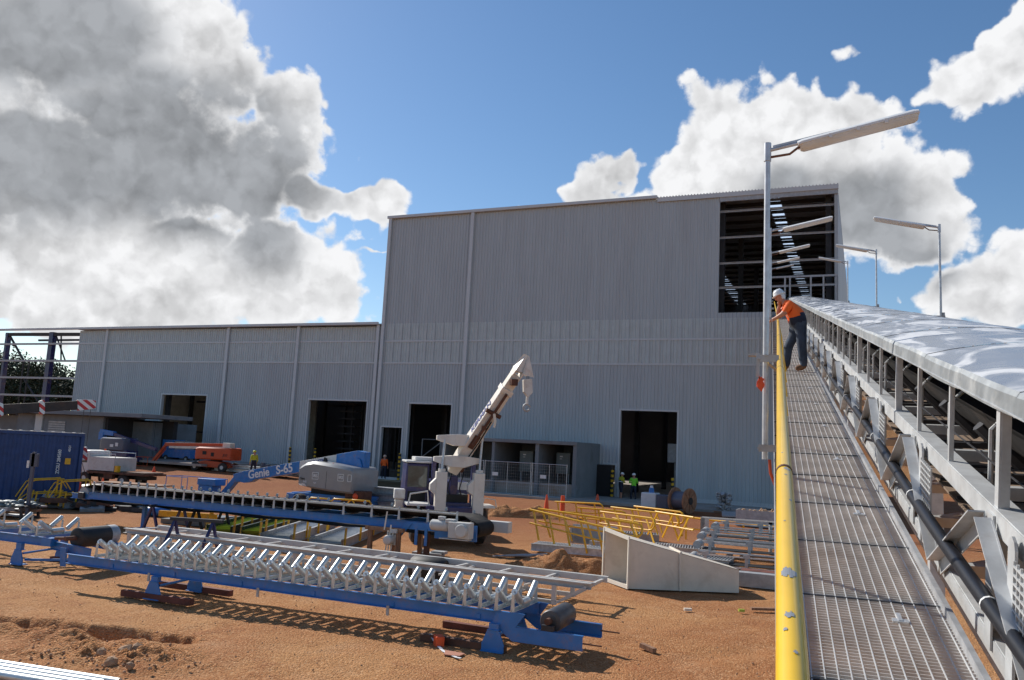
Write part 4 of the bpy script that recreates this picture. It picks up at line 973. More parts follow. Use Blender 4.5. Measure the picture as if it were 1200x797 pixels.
# ------------------------------------------------------------------ roller conveyors on the ground
CR = rad(-22.5); CX = V3((math.cos(CR), math.sin(CR), 0)); CY = V3((-math.sin(CR), math.cos(CR), 0))
def idler(parent, x, z, width=1.15, front=True, rear=True):
    mb = MB(); c = width/2
    mb.angle((x, .02, z+.005), (x, width-.02, z+.005), .05, .006, Z, 1, 1)
    for y, h in ((.05, .26), (.40, .12), (.75, .12), (width-.05, .26)): mb.box((x+.02, y, z+h/2), (.05, .008, h)); 
    for y in (.05, width-.05): mb.prism([(x-.015, y-.012, z+.01), (x+.055, y-.012, z+.01), (x+.04, y-.012, z+.27), (x+.0, y-.012, z+.27)], (0, .006, 0))
    f = mb.build('idler_frame', 'roller', parent)
    for a, b in (((.09, .315), (.37, .12)), ((.42, .10), (.73, .10)), ((width-.37, .12), (width-.09, .335))):
        mb = MB(); p = V3((x+.02, a[0], z+a[1])); q = V3((x+.02, b[0], z+b[1])); mb.tube(p, q, .053, 14); d = (q-p).normalized(); mb.tube(p-d*.03, q+d*.03, .014, 6); o = mb.build('roller', 'roller', f, smooth=40)
    return f
def foot(parent, x, y, ztop):
    mb = MB(); 
    mb.prism([(x-.19, y-.06, .01), (x+.19, y-.06, .01), (x+.19, y-.06, .13), (x+.10, y-.06, .34), (x-.10, y-.06, .34), (x-.19, y-.06, .13)], (0, .03, 0))
    mb.box((x, y, .02), (.38, .2, .02)); mb.box((x, y, .345), (.2, .14, .015)); mb.box((x, y, (.35+ztop)/2), (.17, .09, ztop-.35)); mb.box((x, y-.01, .2), (.03, .09, .3))
    return mb.build('foot', 'blue', parent, bevel=.004)
fc = thing('roller_conveyor', 'long blue conveyor frame with a dense row of bare troughing idlers in the foreground', 'conveyor', V3((-8.87, 17.1, 0)), CR, 'blue conveyor frames on the ground')
ZB0, ZB1 = .44, .63; WD_ = 1.15; XK = 10.0
for y, fl in ((.02, 1), (WD_-.02, -1)):
    mb = MB(); mb.channel((.0, y+fl*.03, (ZB0+ZB1)/2), (XK-.1, y+fl*.03, (ZB0+ZB1)/2), .075, ZB1-ZB0, Z, .01, fl); 
    mb.build('side_beam', 'blue', fc)
    mb = MB(); yy = y-.006*fl
    mb.prism([(XK-.5, yy, ZB0), (XK-.45, yy, ZB1-.02), (XK-.1, yy, ZB1+.01), (XK+.05, yy, ZB1-.0), (XK-.1, yy, .42), (11.0, yy, .42), (11.0, yy, .20), (XK-.15, yy, .20), (XK-.45, yy, .40)], (0, .02*fl, 0))
    mb.b2((XK-.1, y, .40), (11.0, y+fl*.07, .42)); mb.b2((XK-.1, y, .20), (11.0, y+fl*.07, .22))
    mb.build('tail_bracket', 'blue', fc)
    mb = MB(); mb.tube((10.98, y+.02*fl, .31), (11.3, y+.02*fl, .31), .012, 6); mb.build('tension_screw', 'rust', fc)
for i in range(33):
    idler(fc, .78+i*.282+(.05 if i in (3, 4, 22) else 0), ZB1)
for x in (2.47, 9.55):
    for y in (.0, WD_-.05): foot(fc, x, y, ZB0)
    mb = MB(); mb.tube((x+.05, .05, .26), (x+.05, WD_-.08, .30), .025, 8); mb.build('cross_tube', 'blue', fc)
for x in np.arange(1.2, 9.6, 1.6): mb = MB(); mb.b2((x, .06, ZB0+.02), (x+.06, WD_-.06, ZB0+.1)); mb.build('cross_member', 'blue', fc)
mb = MB()
for x in (2.3, 4.9, 7.6): mb.box((x, .0-.02, ZB0-.03), (.05, .02, .16)); 
mb.build('joint_plate', 'galvdull', fc)
px_ = 10.42
mb = MB(); mb.lathe([(.0, 0), (.10, 0), (.10, .02), (.165, .03), (.178, .05), (.178, .82), (.165, .86), (.0, .86)], (px_, .14, .54), (0, 1, 0), 28); mb.build('tail_pulley', 'pulley', fc, smooth=40)
mb = MB(); mb.tube((px_, .02, .56), (px_, 1.13, .56), .05, 12); mb.build('pulley_shaft', 'rust', fc, smooth=40)
for y in (.06, 1.09): mb = MB(); mb.box((px_, y, .45), (.2, .08, .12)); mb.build('bearing_block', 'darksteel', fc, bevel=.01)
# timbers under it
k = 0
for (x, y, ln, a, c, lab) in ((2.55, -.02, 1.7, .02, 'redtimber', 'front red-brown timber bearer under the left foot of the foreground conveyor'), (2.4, 1.12, 1.9, .0, 'redtimber', 'rear red-brown timber bearer under the left foot of the foreground conveyor'), (9.3, 1.1, 2.4, -.02, 'redtimber', 'rear red-brown timber bearer under the right foot of the foreground conveyor')):
    mb = MB(); mb.box((0, 0, .06), (ln, .12, .12)); o = mb.build('timber_bearer', c, bevel=.008); p = fc.location+CX*x+CY*(y+.0); o.location = (p.x, p.y, 0.0); o.rotation_euler = (0, 0, CR+a); tag(o, lab, 'timber', 'timber bearers')
p = G(545, 762); mb = MB(); mb.box((0, 0, .06), (1.5, .12, .12)); mb.build
o = mb.build('timber_bearer', 'rust', bevel=.008); p = fc.location+CX*9.0+CY*.02; o.location = (p.x, p.y, 0); o.rotation_euler = (0, 0, CR); tag(o, 'front dark timber bearer under the right foot of the foreground conveyor', 'timber', 'timber bearers')
mb = MB(); mb.box((0, 0, .08), (.14, .2, .16)); o = mb.build('red_block', 'conered', bevel=.01); p = G(514, 757); o.location = p; o.rotation_euler = (0, 0, .3); tag(o, 'short bright red block beside the right foot of the foreground conveyor', 'block')

# left conveyor, partly out of frame
le = G(72, 655, .5)
fo = G(21, 662)
lc = thing('roller_conveyor', 'blue conveyor frame at the left edge with a black drum pulley on its end', 'conveyor', V3((fo.x, fo.y, 0)), CR, 'blue conveyor frames on the ground')
X1 = 1.15
for y, fl in ((.0, 1), (1.2, -1)):
    mb = MB(); mb.channel((-5, y+fl*.04, .58), (X1-.35, y+fl*.04, .58), .075, .19, Z, .01, fl); mb.channel((X1-.36, y+fl*.12, .52), (X1+.9, y+fl*.12, .44), .075, .19, Z, .01, fl); mb.b2((X1-.5, y, .49), (X1-.2, y+fl*.2, .67)); mb.build('side_beam', 'blue', lc)
for x in (-4.6, 0):
    for y in (.0, 1.15): foot(lc, x, y, .5)
    mb = MB(); mb.tube((x+.05, .05, .26), (x+.05, 1.1, .30), .025, 8); mb.build('cross_tube', 'blue', lc)
for x in (-4.3, -3.2, -2.2, -1.2, -.15, .4): idler(lc, x, .675, 1.2)
mb = MB(); mb.lathe([(.0, 0), (.15, 0), (.2, .01), (.225, .03), (.225, .88)], (X1+.35, .18, .72), (0, 1, 0), 28); mb.build('drum_pulley', 'rubber', lc, smooth=40)
mb = MB(); mb.lathe([(.228, 0), (.228, .22), (.2, .24), (.0, .24)], (X1+.35, 1.0, .72), (0, 1, 0), 28); mb.build('drum_end', 'galvdull', lc, smooth=40)
mb = MB(); mb.tube((X1+.35, -.1, .72), (X1+.35, 1.4, .72), .05, 12); mb.tube((X1+.0, -.05, .70), (X1+.35, -.05, .73), .035, 8); mb.build('pulley_shaft', 'rust', lc, smooth=40)
mb = MB(); mb.prism([(X1+.15, .02, .1), (X1+.3, .02, .1), (X1+.28, .02, .5), (X1+.1, .02, .5)], (0, .03, 0)); mb.b2((X1+.5, 1.15, .2), (X1+.9, 1.2, .55)); mb.beam((.1, .08, .12), (X1+.9, .9, .2), .05, .05); mb.build('end_bracket', 'blue', lc)
mb = MB(); mb.box((0, 0, .05), (1.5, .12, .1)); o = mb.build('timber_bearer', 'redtimber', bevel=.008); p = lc.location+CX*.7+CY*.9; o.location = (p.x, p.y, 0); o.rotation_euler = (0, 0, CR); tag(o, 'red-brown timber bearer under the drum pulley end of the left-edge conveyor', 'timber', 'timber bearers')

# rear conveyor with its belt on
ro = G(83, 583, .85); rz_ = RZ(G(560, 628, .85)-ro); rc = thing('belt_conveyor', 'long blue conveyor frame with a black belt, carried on trestles mid-yard', 'conveyor', V3((ro.x, ro.y, 0)), rz_, 'blue conveyor frames on the ground')
RX = V3((math.cos(rz_), math.sin(rz_), 0)); RY = V3((-math.sin(rz_), math.cos(rz_), 0)); RL = (G(560, 628, .85)-ro).length
def rx_at(px, z=1.1):
    lo_, hi_ = -1., RL+2
    for _ in range(40):
        m_ = (lo_+hi_)/2
        if proj(V3((ro.x, ro.y, z))+RX*m_)[0] < px: lo_ = m_
        else: hi_ = m_
    return lo_
B0, B1 = .86, 1.08
xb0, xb1 = rx_at(103), rx_at(505)
for y, fl in ((0, 1), (1.2, -1)):
    mb = MB(); mb.channel((xb0, y+.035*fl, (B0+B1)/2), (xb1, y+.035*fl, (B0+B1)/2), .075, B1-B0, Z, .01, fl); mb.channel((-.05, y+.06*fl, .92), (xb0+.1, y+.06*fl, .92), .075, .17, Z, .01, fl); mb.build('side_beam', 'blue', rc)
mb = MB(); x = xb0+.1; mb.lathe([(.0, 0), (.2, 0), (.215, .02), (.215, 1.0), (.2, 1.02), (0, 1.02)], (.45, .09, 1.02), (0, 1, 0), 24); mb.build('tail_pulley', 'galvdull', rc, smooth=40)
for y in (.02, 1.18): mb = MB(); mb.box((.45, y, .95), (.25, .08, .2)); mb.build('bearing_block', 'darksteel', rc, bevel=.01)
stn = list(np.linspace(rx_at(108), rx_at(357), 23))+[rx_at(q) for q in (401, 434, 466, 500, 534)]
for i, x in enumerate(stn):
    mb = MB(); z0 = B1
    for y in (.03, 1.17):
        mb.prism([(x-.03, y, z0), (x+.05, y, z0), (x+.035, y, z0+.29), (x-.015, y, z0+.29)], (0, .008, 0)); mb.box((x+.01, y, z0+.30), (.08, .05, .03)); mb.tube((x+.01, y-.03, z0+.335), (x+.01, y+.03, z0+.335), .022, 8)
    mb.box((x+.01, .6, z0+.02), (.05, 1.1, .04)); f = mb.build('idler_frame', 'truss', rc)
    mb = MB(); mb.tube((x, .1, z0+.16), (x, .4, z0+.04), .045, 8); mb.tube((x, .42, z0+.035), (x, .78, z0+.035), .045, 8); mb.tube((x, .8, z0+.04), (x, 1.1, z0+.16), .045, 8); mb.build('rollers', 'rubber', f, smooth=40)
mb = MB(); xe = rx_at(552)
def bsec(x, lift, tr): return [(x, .07, lift+.30*tr+.0), (x, .1, lift+.285*tr), (x, .40, lift+.16*tr), (x, .8, lift+.16*tr), (x, 1.1, lift+.285*tr), (x, 1.13, lift+.30*tr)]
L0 = [bsec(.45, 1.235, .0), bsec(stn[0]-.1, B1-.05, .98), bsec(stn[0]+.3, B1-.05, 1.), bsec(stn[-1], B1-.05, 1.), bsec(xe-.25, B1+.12, .45), bsec(xe, 1.2, 0.02)]
L1 = [[(p[0], p[1], p[2]-.02) for p in l] for l in L0]
for Ls in (L0, L1):
    vs = [p for l in Ls for p in l]; mb.add(vs, [(i*6+j, i*6+j+1, (i+1)*6+j+1, (i+1)*6+j) for i in range(len(Ls)-1) for j in range(5)])
for e in (0, 5):
    vs = [l[e] for l in L0]+[l[e] for l in L1]; n_ = len(L0); mb.add(vs, [(i, i+1, i+1+n_, i+n_) for i in range(n_-1)])
mb.grid(lambda i, j: (.45-.225*math.sin(math.pi*i), .1+1.0*j, 1.02+.225*math.cos(math.pi*i)), 8, 1)
mb.grid(lambda i, j: (xe+.22*math.sin(math.pi*i), .1+1.0*j, .98+.22*math.cos(math.pi*i)), 8, 1)
sag = lambda i: .79-.0*i-.05*math.sin(math.pi*i*5)**2
mb.grid(lambda i, j: (.45+(xe-.45)*i, .1+1.0*j, sag(i)), 40, 1)
mb.build('belt', 'belt', rc, smooth=40)
mb = MB(); mb.b2((stn[0], .0, B1+.285), (stn[-1], .05, B1+.31)); mb.build('side_trim', 'truss', rc)
mb = MB(); mb.lathe([(0, 0), (.19, 0), (.2, .02), (.2, 1.0), (0, 1.02)], (xe, .1, .98), (0, 1, 0), 24); mb.build('head_pulley', 'rubber', rc, smooth=40)
# geared motors
xm = rx_at(545)
gm = MB(); gm.box((xm, -.25, .98), (.62, .3, .42)); gm.lathe([(0, 0), (.16, 0), (.17, .02), (.17, .28), (.12, .33), (0, .33)], (xm+.1, -.5, .98), (0, 1, 0), 20); gm.lathe([(0, 0), (.12, 0), (.145, .03), (.145, .5), (.1, .56), (0, .56)], (xm-.9, -.22, 1.06), (1, 0, 0), 16); gm.box((xm-.3, -.25, 1.2), (.25, .2, .1)); gm.box((xm-.15, -.25, .74), (.85, .3, .03)); gm.box((xm-.6, -.2, 1.25), (.18, .14, .1))
gm.build('geared_motor', 'greyframe', rc, smooth=35, bevel=.02)
mb = MB(); mb.b2((xm-.9, .0, .68), (xm+.35, .05, 1.1)); mb.b2((xm-1.5, -.02, .45), (xm-1.42, .02, .9)); mb.b2((xm-1.2, -.02, .45), (xm-1.12, .02, .9)); mb.prism([(xm-2.1, -.02, .62), (xm-1.95, -.02, .62), (xm-1.6, -.02, 1.02), (xm-1.8, -.02, 1.02)], (0, .03, 0)); mb.b2((xm-1.8, -.0, .86), (xm-.8, .05, 1.06)); mb.build('motor_bracket', 'blue', rc)
mb = MB(); mb.lathe([(0, 0), (.1, 0), (.13, .02), (.14, .3), (.1, .38), (0, .38)], (xm-2.15, -.4, .55), (0, 1, 0), 16); mb.box((xm-2.15, -.0, .55), (.28, .3, .3)); mb.box((xm-2.05, -.15, .78), (.2, .2, .1)); mb.build('small_motor', 'greyframe', rc, smooth=35, bevel=.015)
mb = MB(); mb.b2((xe-.1, 1.2, .85), (xe+.6, 1.5, 1.15)); mb.build('guard_box', 'greyframe', rc, bevel=.01)
# its supports
def a_frame(label, x, y, mt, h=.84, wd=1.3, name='trestle', top='darksteel', rot=0., spread=.33, place=None):
    t = thing(name, label, 'trestle', place if place is not None else V3((ro.x, ro.y, 0))+RX*x+RY*y, (rz_+rot), 'steel trestles')
    for s in (0, 1):
        for k in (-1, 1):
            mb = MB(); mb.beam((k*spread, s*wd, 0), (k*.03, s*wd, h-.05), .07, .07, (0, 1, 0)); mb.build('leg', mt, t)
    mb = MB(); mb.beam((0, -.12, h), (0, wd+.12, h), .10, .08); mb.build('top_beam', top, t)
    return t
a_frame('dark blue A-frame trestle under the left half of the belt conveyor, left of two', rx_at(180, .4), -.1, 'navy')
a_frame('black A-frame trestle under the left half of the belt conveyor, right of two', rx_at(205, .4), .9, 'black', rot=0)
mb = MB(); lg = thing('prop_stand', 'blue post stand under the tail end of the belt conveyor', 'stand', V3((ro.x, ro.y, 0))+RX*rx_at(152, .4)+RY*.6, rz_)
mb.b2((-.06, -.06, 0), (.06, .06, .86)); mb.build('post', 'blue', lg); mb = MB(); mb.b2((-.25, -.25, 0), (.25, .25, .03)); mb.build('base_plate', 'blue', lg)
tt = thing('timber_trestle', 'rough timber trestle with strapping under the right end of the belt conveyor', 'trestle', V3((ro.x, ro.y, 0))+RX*rx_at(452, .4)+RY*-.1, rz_)
for x in (-.45, .45):
    for y in (0, 1.3): mb = MB(); mb.b2((x-.06, y-.05, 0), (x+.06, y+.05, .76)); mb.build('leg', 'timber', tt, bevel=.006)
mb = MB(); mb.b2((-.6, -.08, .76), (.6, .08, .86)); mb.b2((-.6, 1.22, .76), (.6, 1.38, .86)); mb.build('cap', 'timber', tt, bevel=.006)
mb = MB()
for q, z1 in ((.12, .8), (.2, .95), (.28, .8), (.05, 1.3)): mb.beam((q, -.12, .1 if z1 < 1 else .8), (q+.05, -.11, z1), .04, .01, (0, 1, 0))
mb.build('hanging_strap', 'cream', tt)
tt2 = thing('timber_prop', 'timber prop and steel post under the motor end of the belt conveyor', 'prop', V3((ro.x, ro.y, 0))+RX*rx_at(498, .4)+RY*.1, rz_)
mb = MB(); mb.b2((-.07, -.05, 0), (.07, .05, .8)); mb.build('post', 'rust', tt2); mb = MB(); mb.b2((-.4, -.3, .0), (.4, .3, .06)); mb.build('sole_plate', 'timber', tt2)
# standing trestle in front (dark blue legs, dark top)
p0 = G(186, 652); p1 = G(250, 650)
st = thing('trestle', 'free-standing trestle with dark blue legs behind the bare idlers of the foreground conveyor', 'trestle', p0+V3((.25, .2, 0)), RZ(V3((1, -.12, 0))), 'steel trestles')
for x in (.0, 1.05):
    for k in (-1, 1): mb = MB(); mb.beam((x+k*.12-.05, k*.34, 0), (x, 0, .92), .07, .06, (1, 0, 0)); mb.build('leg', 'navy', st)
mb = MB(); mb.b2((-.12, -.06, .91), (1.3, .06, .99)); mb.build('top_beam', 'darksteel', st)

# pale grey frame lying between the conveyors
gf0 = V3((-10.25, 22.7, 0)); gf1 = V3((1.5, 17.35, 0)); gd_ = gf1-gf0; GL_ = gd_.length+.4; gf = thing('steel_table_frame', 'long pale grey welded steel frame lying on the ground behind the foreground conveyor', 'frame', gf0, RZ(gd_))
for z, w_, h in ((.485, .09, .12), (.08, .07, .08)):
    for y in (0, 1.15):
        mb = MB(); L_e = GL_ if z > .3 else GL_-.75; mb.channel((0 if z > .3 else .1, y, z), (L_e, y, z), w_, h, Z, .01, 1 if y == 0 else -1); mb.b2((0 if z > .3 else .1, y-.03, z+h/2+.001), (L_e, y+(.07 if z > .3 else .03), z+h/2+.008)); mb.build('rail', 'greyframe', gf)
mb = MB(); mb.b2((0, .28, .49), (GL_, .36, .53)); mb.build('rail', 'greyframe', gf)
for i, x in enumerate(np.linspace(.2, GL_-.8, 12)):
    for y in (0, 1.15): mb = MB(); mb.b2((x-.045, y-.035, .04), (x+.045, y+.035, .43)); mb.build('upright', 'greyframe', gf)
mb = MB()
for x in np.linspace(.05, GL_-.1, 13): mb.b2((x-.03, .03, .465), (x+.03, 1.12, .505))
for x in np.linspace(.2, GL_-.8, 12): mb.b2((x-.02, .03, .04), (x+.02, 1.12, .08))
mb.build('cross_bar', 'greyframe', gf)
mb = MB()
for i in range(6): x = .2+i*2.1; mb = MB(); mb.beam((x+1.0, .3, .3), (x+1.5, 1.1, .45), .04, .04); mb.build('brace', 'greyframe', gf)
for y in (0, 1.15): mb = MB(); mb.beam((GL_-.78, y, .06), (GL_-.1, y, .47), .05, .05); mb.build('brace', 'greyframe', gf)

# beige transition chute
ch0 = V3((3.07, 20.24, 0)); ch1 = V3((5.82, 20.44, 0)); cz = RZ(ch1-ch0); CLn = (ch1-ch0).length
ct = thing('steel_chute', 'cream steel transition chute lying on its side with its wide open end to the left', 'chute', ch0, cz)
H0, H1, D0, D1 = 1.19, .55, 1.50, .75
t_ = .02
def sl(x): return H0+(H1-H0)*x/CLn
BK = D0-.35
mb = MB()
mb.prism([(0, 0, .0), (CLn, 0, 0), (CLn, 0, H1), (0, 0, H0)], (0, t_, 0)); mb.build('side_panel', 'cream', ct)
mb = MB(); mb.prism([(-.35, BK, 0), (CLn, D1, 0), (CLn, D1, H1), (-.35, BK, H0+.1)], (0, -t_, 0)); mb.build('side_panel', 'cream', ct)
mb = MB(); mb.add([(0, 0, H0), (CLn, 0, H1), (CLn, D1, H1), (-.35, BK, H0+.1), (0, 0, H0-.02), (CLn, 0, H1-.02), (CLn, D1, H1-.02), (-.35, BK, H0+.08)], [(0, 1, 2, 3), (7, 6, 5, 4), (0, 4, 5, 1), (2, 6, 7, 3)]); mb.build('top_panel', 'cream', ct)
mb = MB(); mb.add([(0, 0, .0), (CLn, 0, .0), (CLn, D1, .0), (-.35, BK, .0), (0, 0, .02), (CLn, 0, .02), (CLn, D1, .02), (-.35, BK, .02)], [(3, 2, 1, 0), (4, 5, 6, 7)]); mb.build('bottom_panel', 'cream', ct)
mb = MB(); a, b = V3((0, -.0, 0)), V3((-.35, BK, 0)); dv = (b-a).normalized(); dn = V3((-dv.y, dv.x, 0))
e0, e1 = a-dv*.04, b+dv*.04
def bar(p, q, w_, h): mb.beam(p, q, w_, h)
mb.beam(e0+V3((-.015, 0, H0+.0)), e1+V3((-.015, 0, H0+.10)), .03, .09); mb.beam(e0+V3((-.015, 0, .045)), e1+V3((-.015, 0, .045)), .03, .09)
mb.beam(e0+V3((-.016, 0, 0)), e0+V3((-.016, 0, H0+.04)), .08, .03, (1, 0, 0)); mb.beam(e1+V3((-.016, 0, 0)), e1+V3((-.016, 0, H0+.13)), .08, .03, (1, 0, 0)); mb.build('flange', 'rim', ct)
mb = MB(); mb.quad((CLn*.55, .06, .03), (CLn*.55, D1, .03), (CLn*.55, D1, sl(CLn*.55)-.03), (CLn*.55, .06, sl(CLn*.55)-.03)); mb.build('inner_plate', 'creamin', ct)
mb = MB(); xs_ = CLn*.47; mb.beam((xs_, -.03, .0), (xs_-.02, -.03, sl(xs_)+.02), .05, .04, (0, 1, 0)); mb.beam((xs_, -.03, sl(xs_)+.02), (xs_, 1.0, sl(xs_)+.03), .04, .04); mb.build('stiffener', 'cream', ct)

# ------------------------------------------------------------------ pick-and-carry crane
cb = G(506, 638); cb = V3((cb.x+.05, cb.y+2.3, 0))
FW = math.atan2(-cb.y, -cb.x)+math.pi/2
cr_ = thing('yard_crane', 'white and navy pick-and-carry crane with its boom raised behind the belt conveyor', 'crane', cb, FW+rad(8))
# local: x right as seen from the camera, y away; front of the machine faces the camera
for x in (-1.05, 1.05):
    for y in (-1.9, 2.0):
        mb = MB(); mb.lathe([(.0, -.2), (.3, -.2), (.5, -.2), (.62, -.12), (.64, 0), (.62, .12), (.5, .2), (.3, .2), (0, .2)], (x, y, .64), (1, 0, 0), 28); wobj = mb.build('wheel', 'tyre', cr_, smooth=40)
        mb = MB(); mb.lathe([(0, -.215), (.3, -.215), (.3, .215), (0, .215)], (x, y, .64), (1, 0, 0), 18); mb.build('rim', 'white', wobj, smooth=40)
mb = MB(); mb.b2((-.8, -2.4, .55), (.8, 2.8, 1.15)); mb.b2((-1.05, 1.0, .9), (1.1, 3.0, 1.9)); mb.b2((-.85, -2.55, .9), (.85, -2.3, 1.25)); mb.build('chassis', 'navy', cr_, bevel=.04)
mb = MB(); mb.b2((.7, -2.45, 1.22), (1.45, -1.4, 1.30)); mb.pipe([(1.0, -2.4, 1.3), (1.1, -2.4, 1.55), (1.45, -2.4, 1.5), (1.5, -2.4, 1.25)], .02, 6); mb.build('mudguard', 'boomwhite', cr_, bevel=.015)
mb = MB(); mb.b2((-1.45, -2.45, 1.22), (-.7, -1.4, 1.30)); mb.pipe([(-1.4, -2.4, 1.3), (-1.35, -2.4, 1.6), (-.8, -2.4, 1.7), (-.75, -2.4, 1.3)], .03, 6); mb.build('mudguard', 'white', cr_, bevel=.015)
mb = MB(); mb.prism([(-1.45, -.9, .9), (-.6, -.9, .9), (-.6, -.9, 2.55), (-1.38, -.9, 2.55)], (0, 1.5, 0)); cab = mb.build('cab', 'navy', cr_, bevel=.05)
mb = MB(); mb.b2((-1.33, -.915, 1.75), (-.66, -.905, 2.45)); mb.b2((-.593, -.8, 1.7), (-.585, .4, 2.4)); mb.b2((-1.37, -.907, 1.0), (-.66, -.903, 1.55)) if False else None; mb.build('windscreen', 'glass', cab)
mb = MB(); mb.b2((-1.42, -1.0, 2.56), (-.55, .65, 2.63)); mb.b2((-1.1, -.8, 2.64), (-.4, .4, 2.76)); mb.build('roof', 'white', cab, bevel=.02)
mb = MB(); mb.b2((-1.3, -.912, 1.0), (-.7, -.903, 1.6)); mb.build('door_opening', 'black', cab)
mb = MB(); mb.b2((-1.78, -1.35, 1.35), (-1.42, -.95, 1.68)); mb.build('mirror_box', 'white', cr_, bevel=.03)
mb = MB(); mb.b2((-1.72, -1.3, .95), (-1.48, -1.0, 1.3)); mb.ell((-1.6, -1.15, 1.05), (.17, .17, .14)); mb.ell((-1.6, -1.15, 1.28), (.16, .16, .1)); mb.build('hose_drum', 'cream', cr_)
# front white towers with rams
for s, x in ((-1, -.38), (1, .86)):
    mb = MB(); mb.b2((x-.19, -2.6, .75), (x+.17, -2.25, 2.35)); mb.prism([(x-.19, -2.62, 1.6), (x-.38, -2.62, 1.75), (x-.38, -2.62, 1.95), (x-.19, -2.62, 2.15)], (0, .3, 0)); mb.lathe([(0, 0), (.12, 0), (.12, .1), (0, .1)], (x, -2.42, 2.35), (0, 0, 1), 12); mb.build('ram_tower', 'boomwhite', cr_, bevel=.02)
    mb = MB(); mb.tube((x, -2.42, 2.3), (x+.06, -2.3, 3.42), .04, 10); mb.build('ram_rod', 'galv', cr_, smooth=60)
mb = MB()
for x in (-.6, .75): mb.b2((x, -1.6, 1.0), (x+.14, -1.4, 2.75))
mb.b2((-.6, -1.6, 2.6), (.9, -1.35, 2.78)); mb.b2((-.5, -2.3, 1.2), (.7, -2.0, 1.35)); mb.b2((0, -1.9, 1.2), (.25, -1.7, 2.2)); mb.build('boom_support', 'navy', cr_, bevel=.02)
mb = MB(); mb.b2((-.35, -2.0, 1.0), (.6, -1.0, 1.6)); mb.build('engine_bay', 'black', cr_)
mb = MB(); mb.b2((.3, -1.75, 1.75), (.62, -1.68, 2.0)); mb.build('sign_plate', 'plasticwhite', cr_)
# boom pivot and cross arms
pv = V3((.14, -1.9, 2.55))
bt = V3((1.50, -3.1, 5.15)); 
bd = (bt-pv).normalized(); _, bs, bu = basis(bd, (0, 1, 0)); bu = -bs if False else bu
lat = V3((1, 0, 0)); lat = (lat-bd*lat.dot(bd)).normalized(); nrm = lat.cross(bd)      # lat: width of the boom, nrm: top face
up_ = nrm if nrm.z > 0 else -nrm
mb = MB()
for (zc, wv_) in ((2.72, .78), (3.42, .78)):
    x0_ = pv.x+(.0 if zc < 3 else .06)
    mb.loft([[(x0_+sx*wv_, -2.25, zc-.05), (x0_+sx*wv_, -2.02, zc-.05), (x0_+sx*wv_, -2.02, zc+.10), (x0_+sx*wv_, -2.25, zc+.10)] if abs(sx) == 1 else [(x0_+sx*wv_, -2.45, zc-.22), (x0_+sx*wv_, -1.9, zc-.22), (x0_+sx*wv_, -1.9, zc+.16), (x0_+sx*wv_, -2.45, zc+.16)] for sx in (-1, -.25, .25, 1)])
mb.build('cross_arm', 'boomwhite', cr_, bevel=.015)
def bsect(p, w_, h): return [p+lat*a*w_/2+up_*b*h/2 for a, b in ((-1, -1), (1, -1), (1, 1), (-1, 1))]
mb = MB(); mb.loft([bsect(pv-bd*.25, .36, .32), bsect(pv+bd*.4, .42, .45), bsect(pv+(bt-pv)*1.0, .38, .38)]); bm1 = mb.build('boom', 'boomwhite', cr_, bevel=.02)
mb = MB(); mb.loft([bsect(bt-bd*.1, .34, .32), bsect(bt+bd*.55, .33, .31)]); mb.build('boom_extension', 'cream', bm1, bevel=.015)
mb = MB(); mb.loft([bsect(bt-bd*.16, .43, .46), bsect(bt+bd*.02, .43, .46)]); mb.build('boom_collar', 'boomwhite', bm1, bevel=.01)
h0 = bt+bd*.5
mb = MB(); tip = h0+V3((.34, -.05, .72))
for k in (-1, 1):
    o_ = lat*k*.14-lat*.02
    mb.prism([h0+o_-up_*.17, h0+o_+up_*.17, h0+o_+bd*.2+up_*.22, tip+o_*.3-V3((.06, 0, 0)), tip+o_*.3+V3((.03, 0, -.02)), h0+o_+V3((.5, 0, .05)), h0+o_+bd*.22-up_*.2], lat*.04)
mb.tube(h0+V3((.42, -.1, .12)), h0+V3((.42, .25, .12)), .09, 12); mb.build('boom_head', 'boomwhite', bm1)
mb = MB(); mb.tube(pv+bd*1.0-up_*.3, bt-bd*.1-up_*.30, .05, 8); mb.box(pv+bd*1.7-up_*.27, (.14, .14, .14)); mb.box(bt+bd*.35-up_*.25, (.22, .2, .2)); mb.tube(bt-bd*.9-up_*.25+lat*-.28, bt-bd*.9-up_*.25+lat*.28, .07, 10); mb.tube(pv+lat*-.3, pv+lat*.3, .13, 16); mb.build('luff_gear', 'rust', bm1, smooth=40)
mb = MB()
mb.prism([pv+bd*.85-up_*.255-lat*.1, pv+bd*.85-up_*.255+lat*.1, pv+bd*1.35-up_*.252+lat*.1, pv+bd*1.35-up_*.252-lat*.1], up_*.01); mb.build('underside_slot', 'rust', bm1)
for hx in (-.2, -.05, .35):
    mb = MB(); mb.pipe([(hx, -1.62, 2.6), (hx+.08, -1.9, 2.3), (hx-.05, -2.0, 1.8), (hx+.1, -1.9, 1.4)], .02, 6); mb.build('hydraulic_hose', 'black', cr_, smooth=60)
mb = MB(); mb.pipe([pv+bd*.3-up_*.27+lat*.1, pv+bd*1.2-up_*.33+lat*.12, pv+bd*2.0-up_*.27+lat*.1], .022, 6); mb.build('hydraulic_hose', 'black', cr_, smooth=60)
hb = h0+V3((.42, .07, .1))
mb = MB(); mb.tube(hb, hb-Z*.25, .012, 6); mb.tube(hb+V3((.06, 0, 0)), hb+V3((.06, 0, -.25)), .012, 6); hk = mb.build('hoist_rope', 'darksteel', cr_)
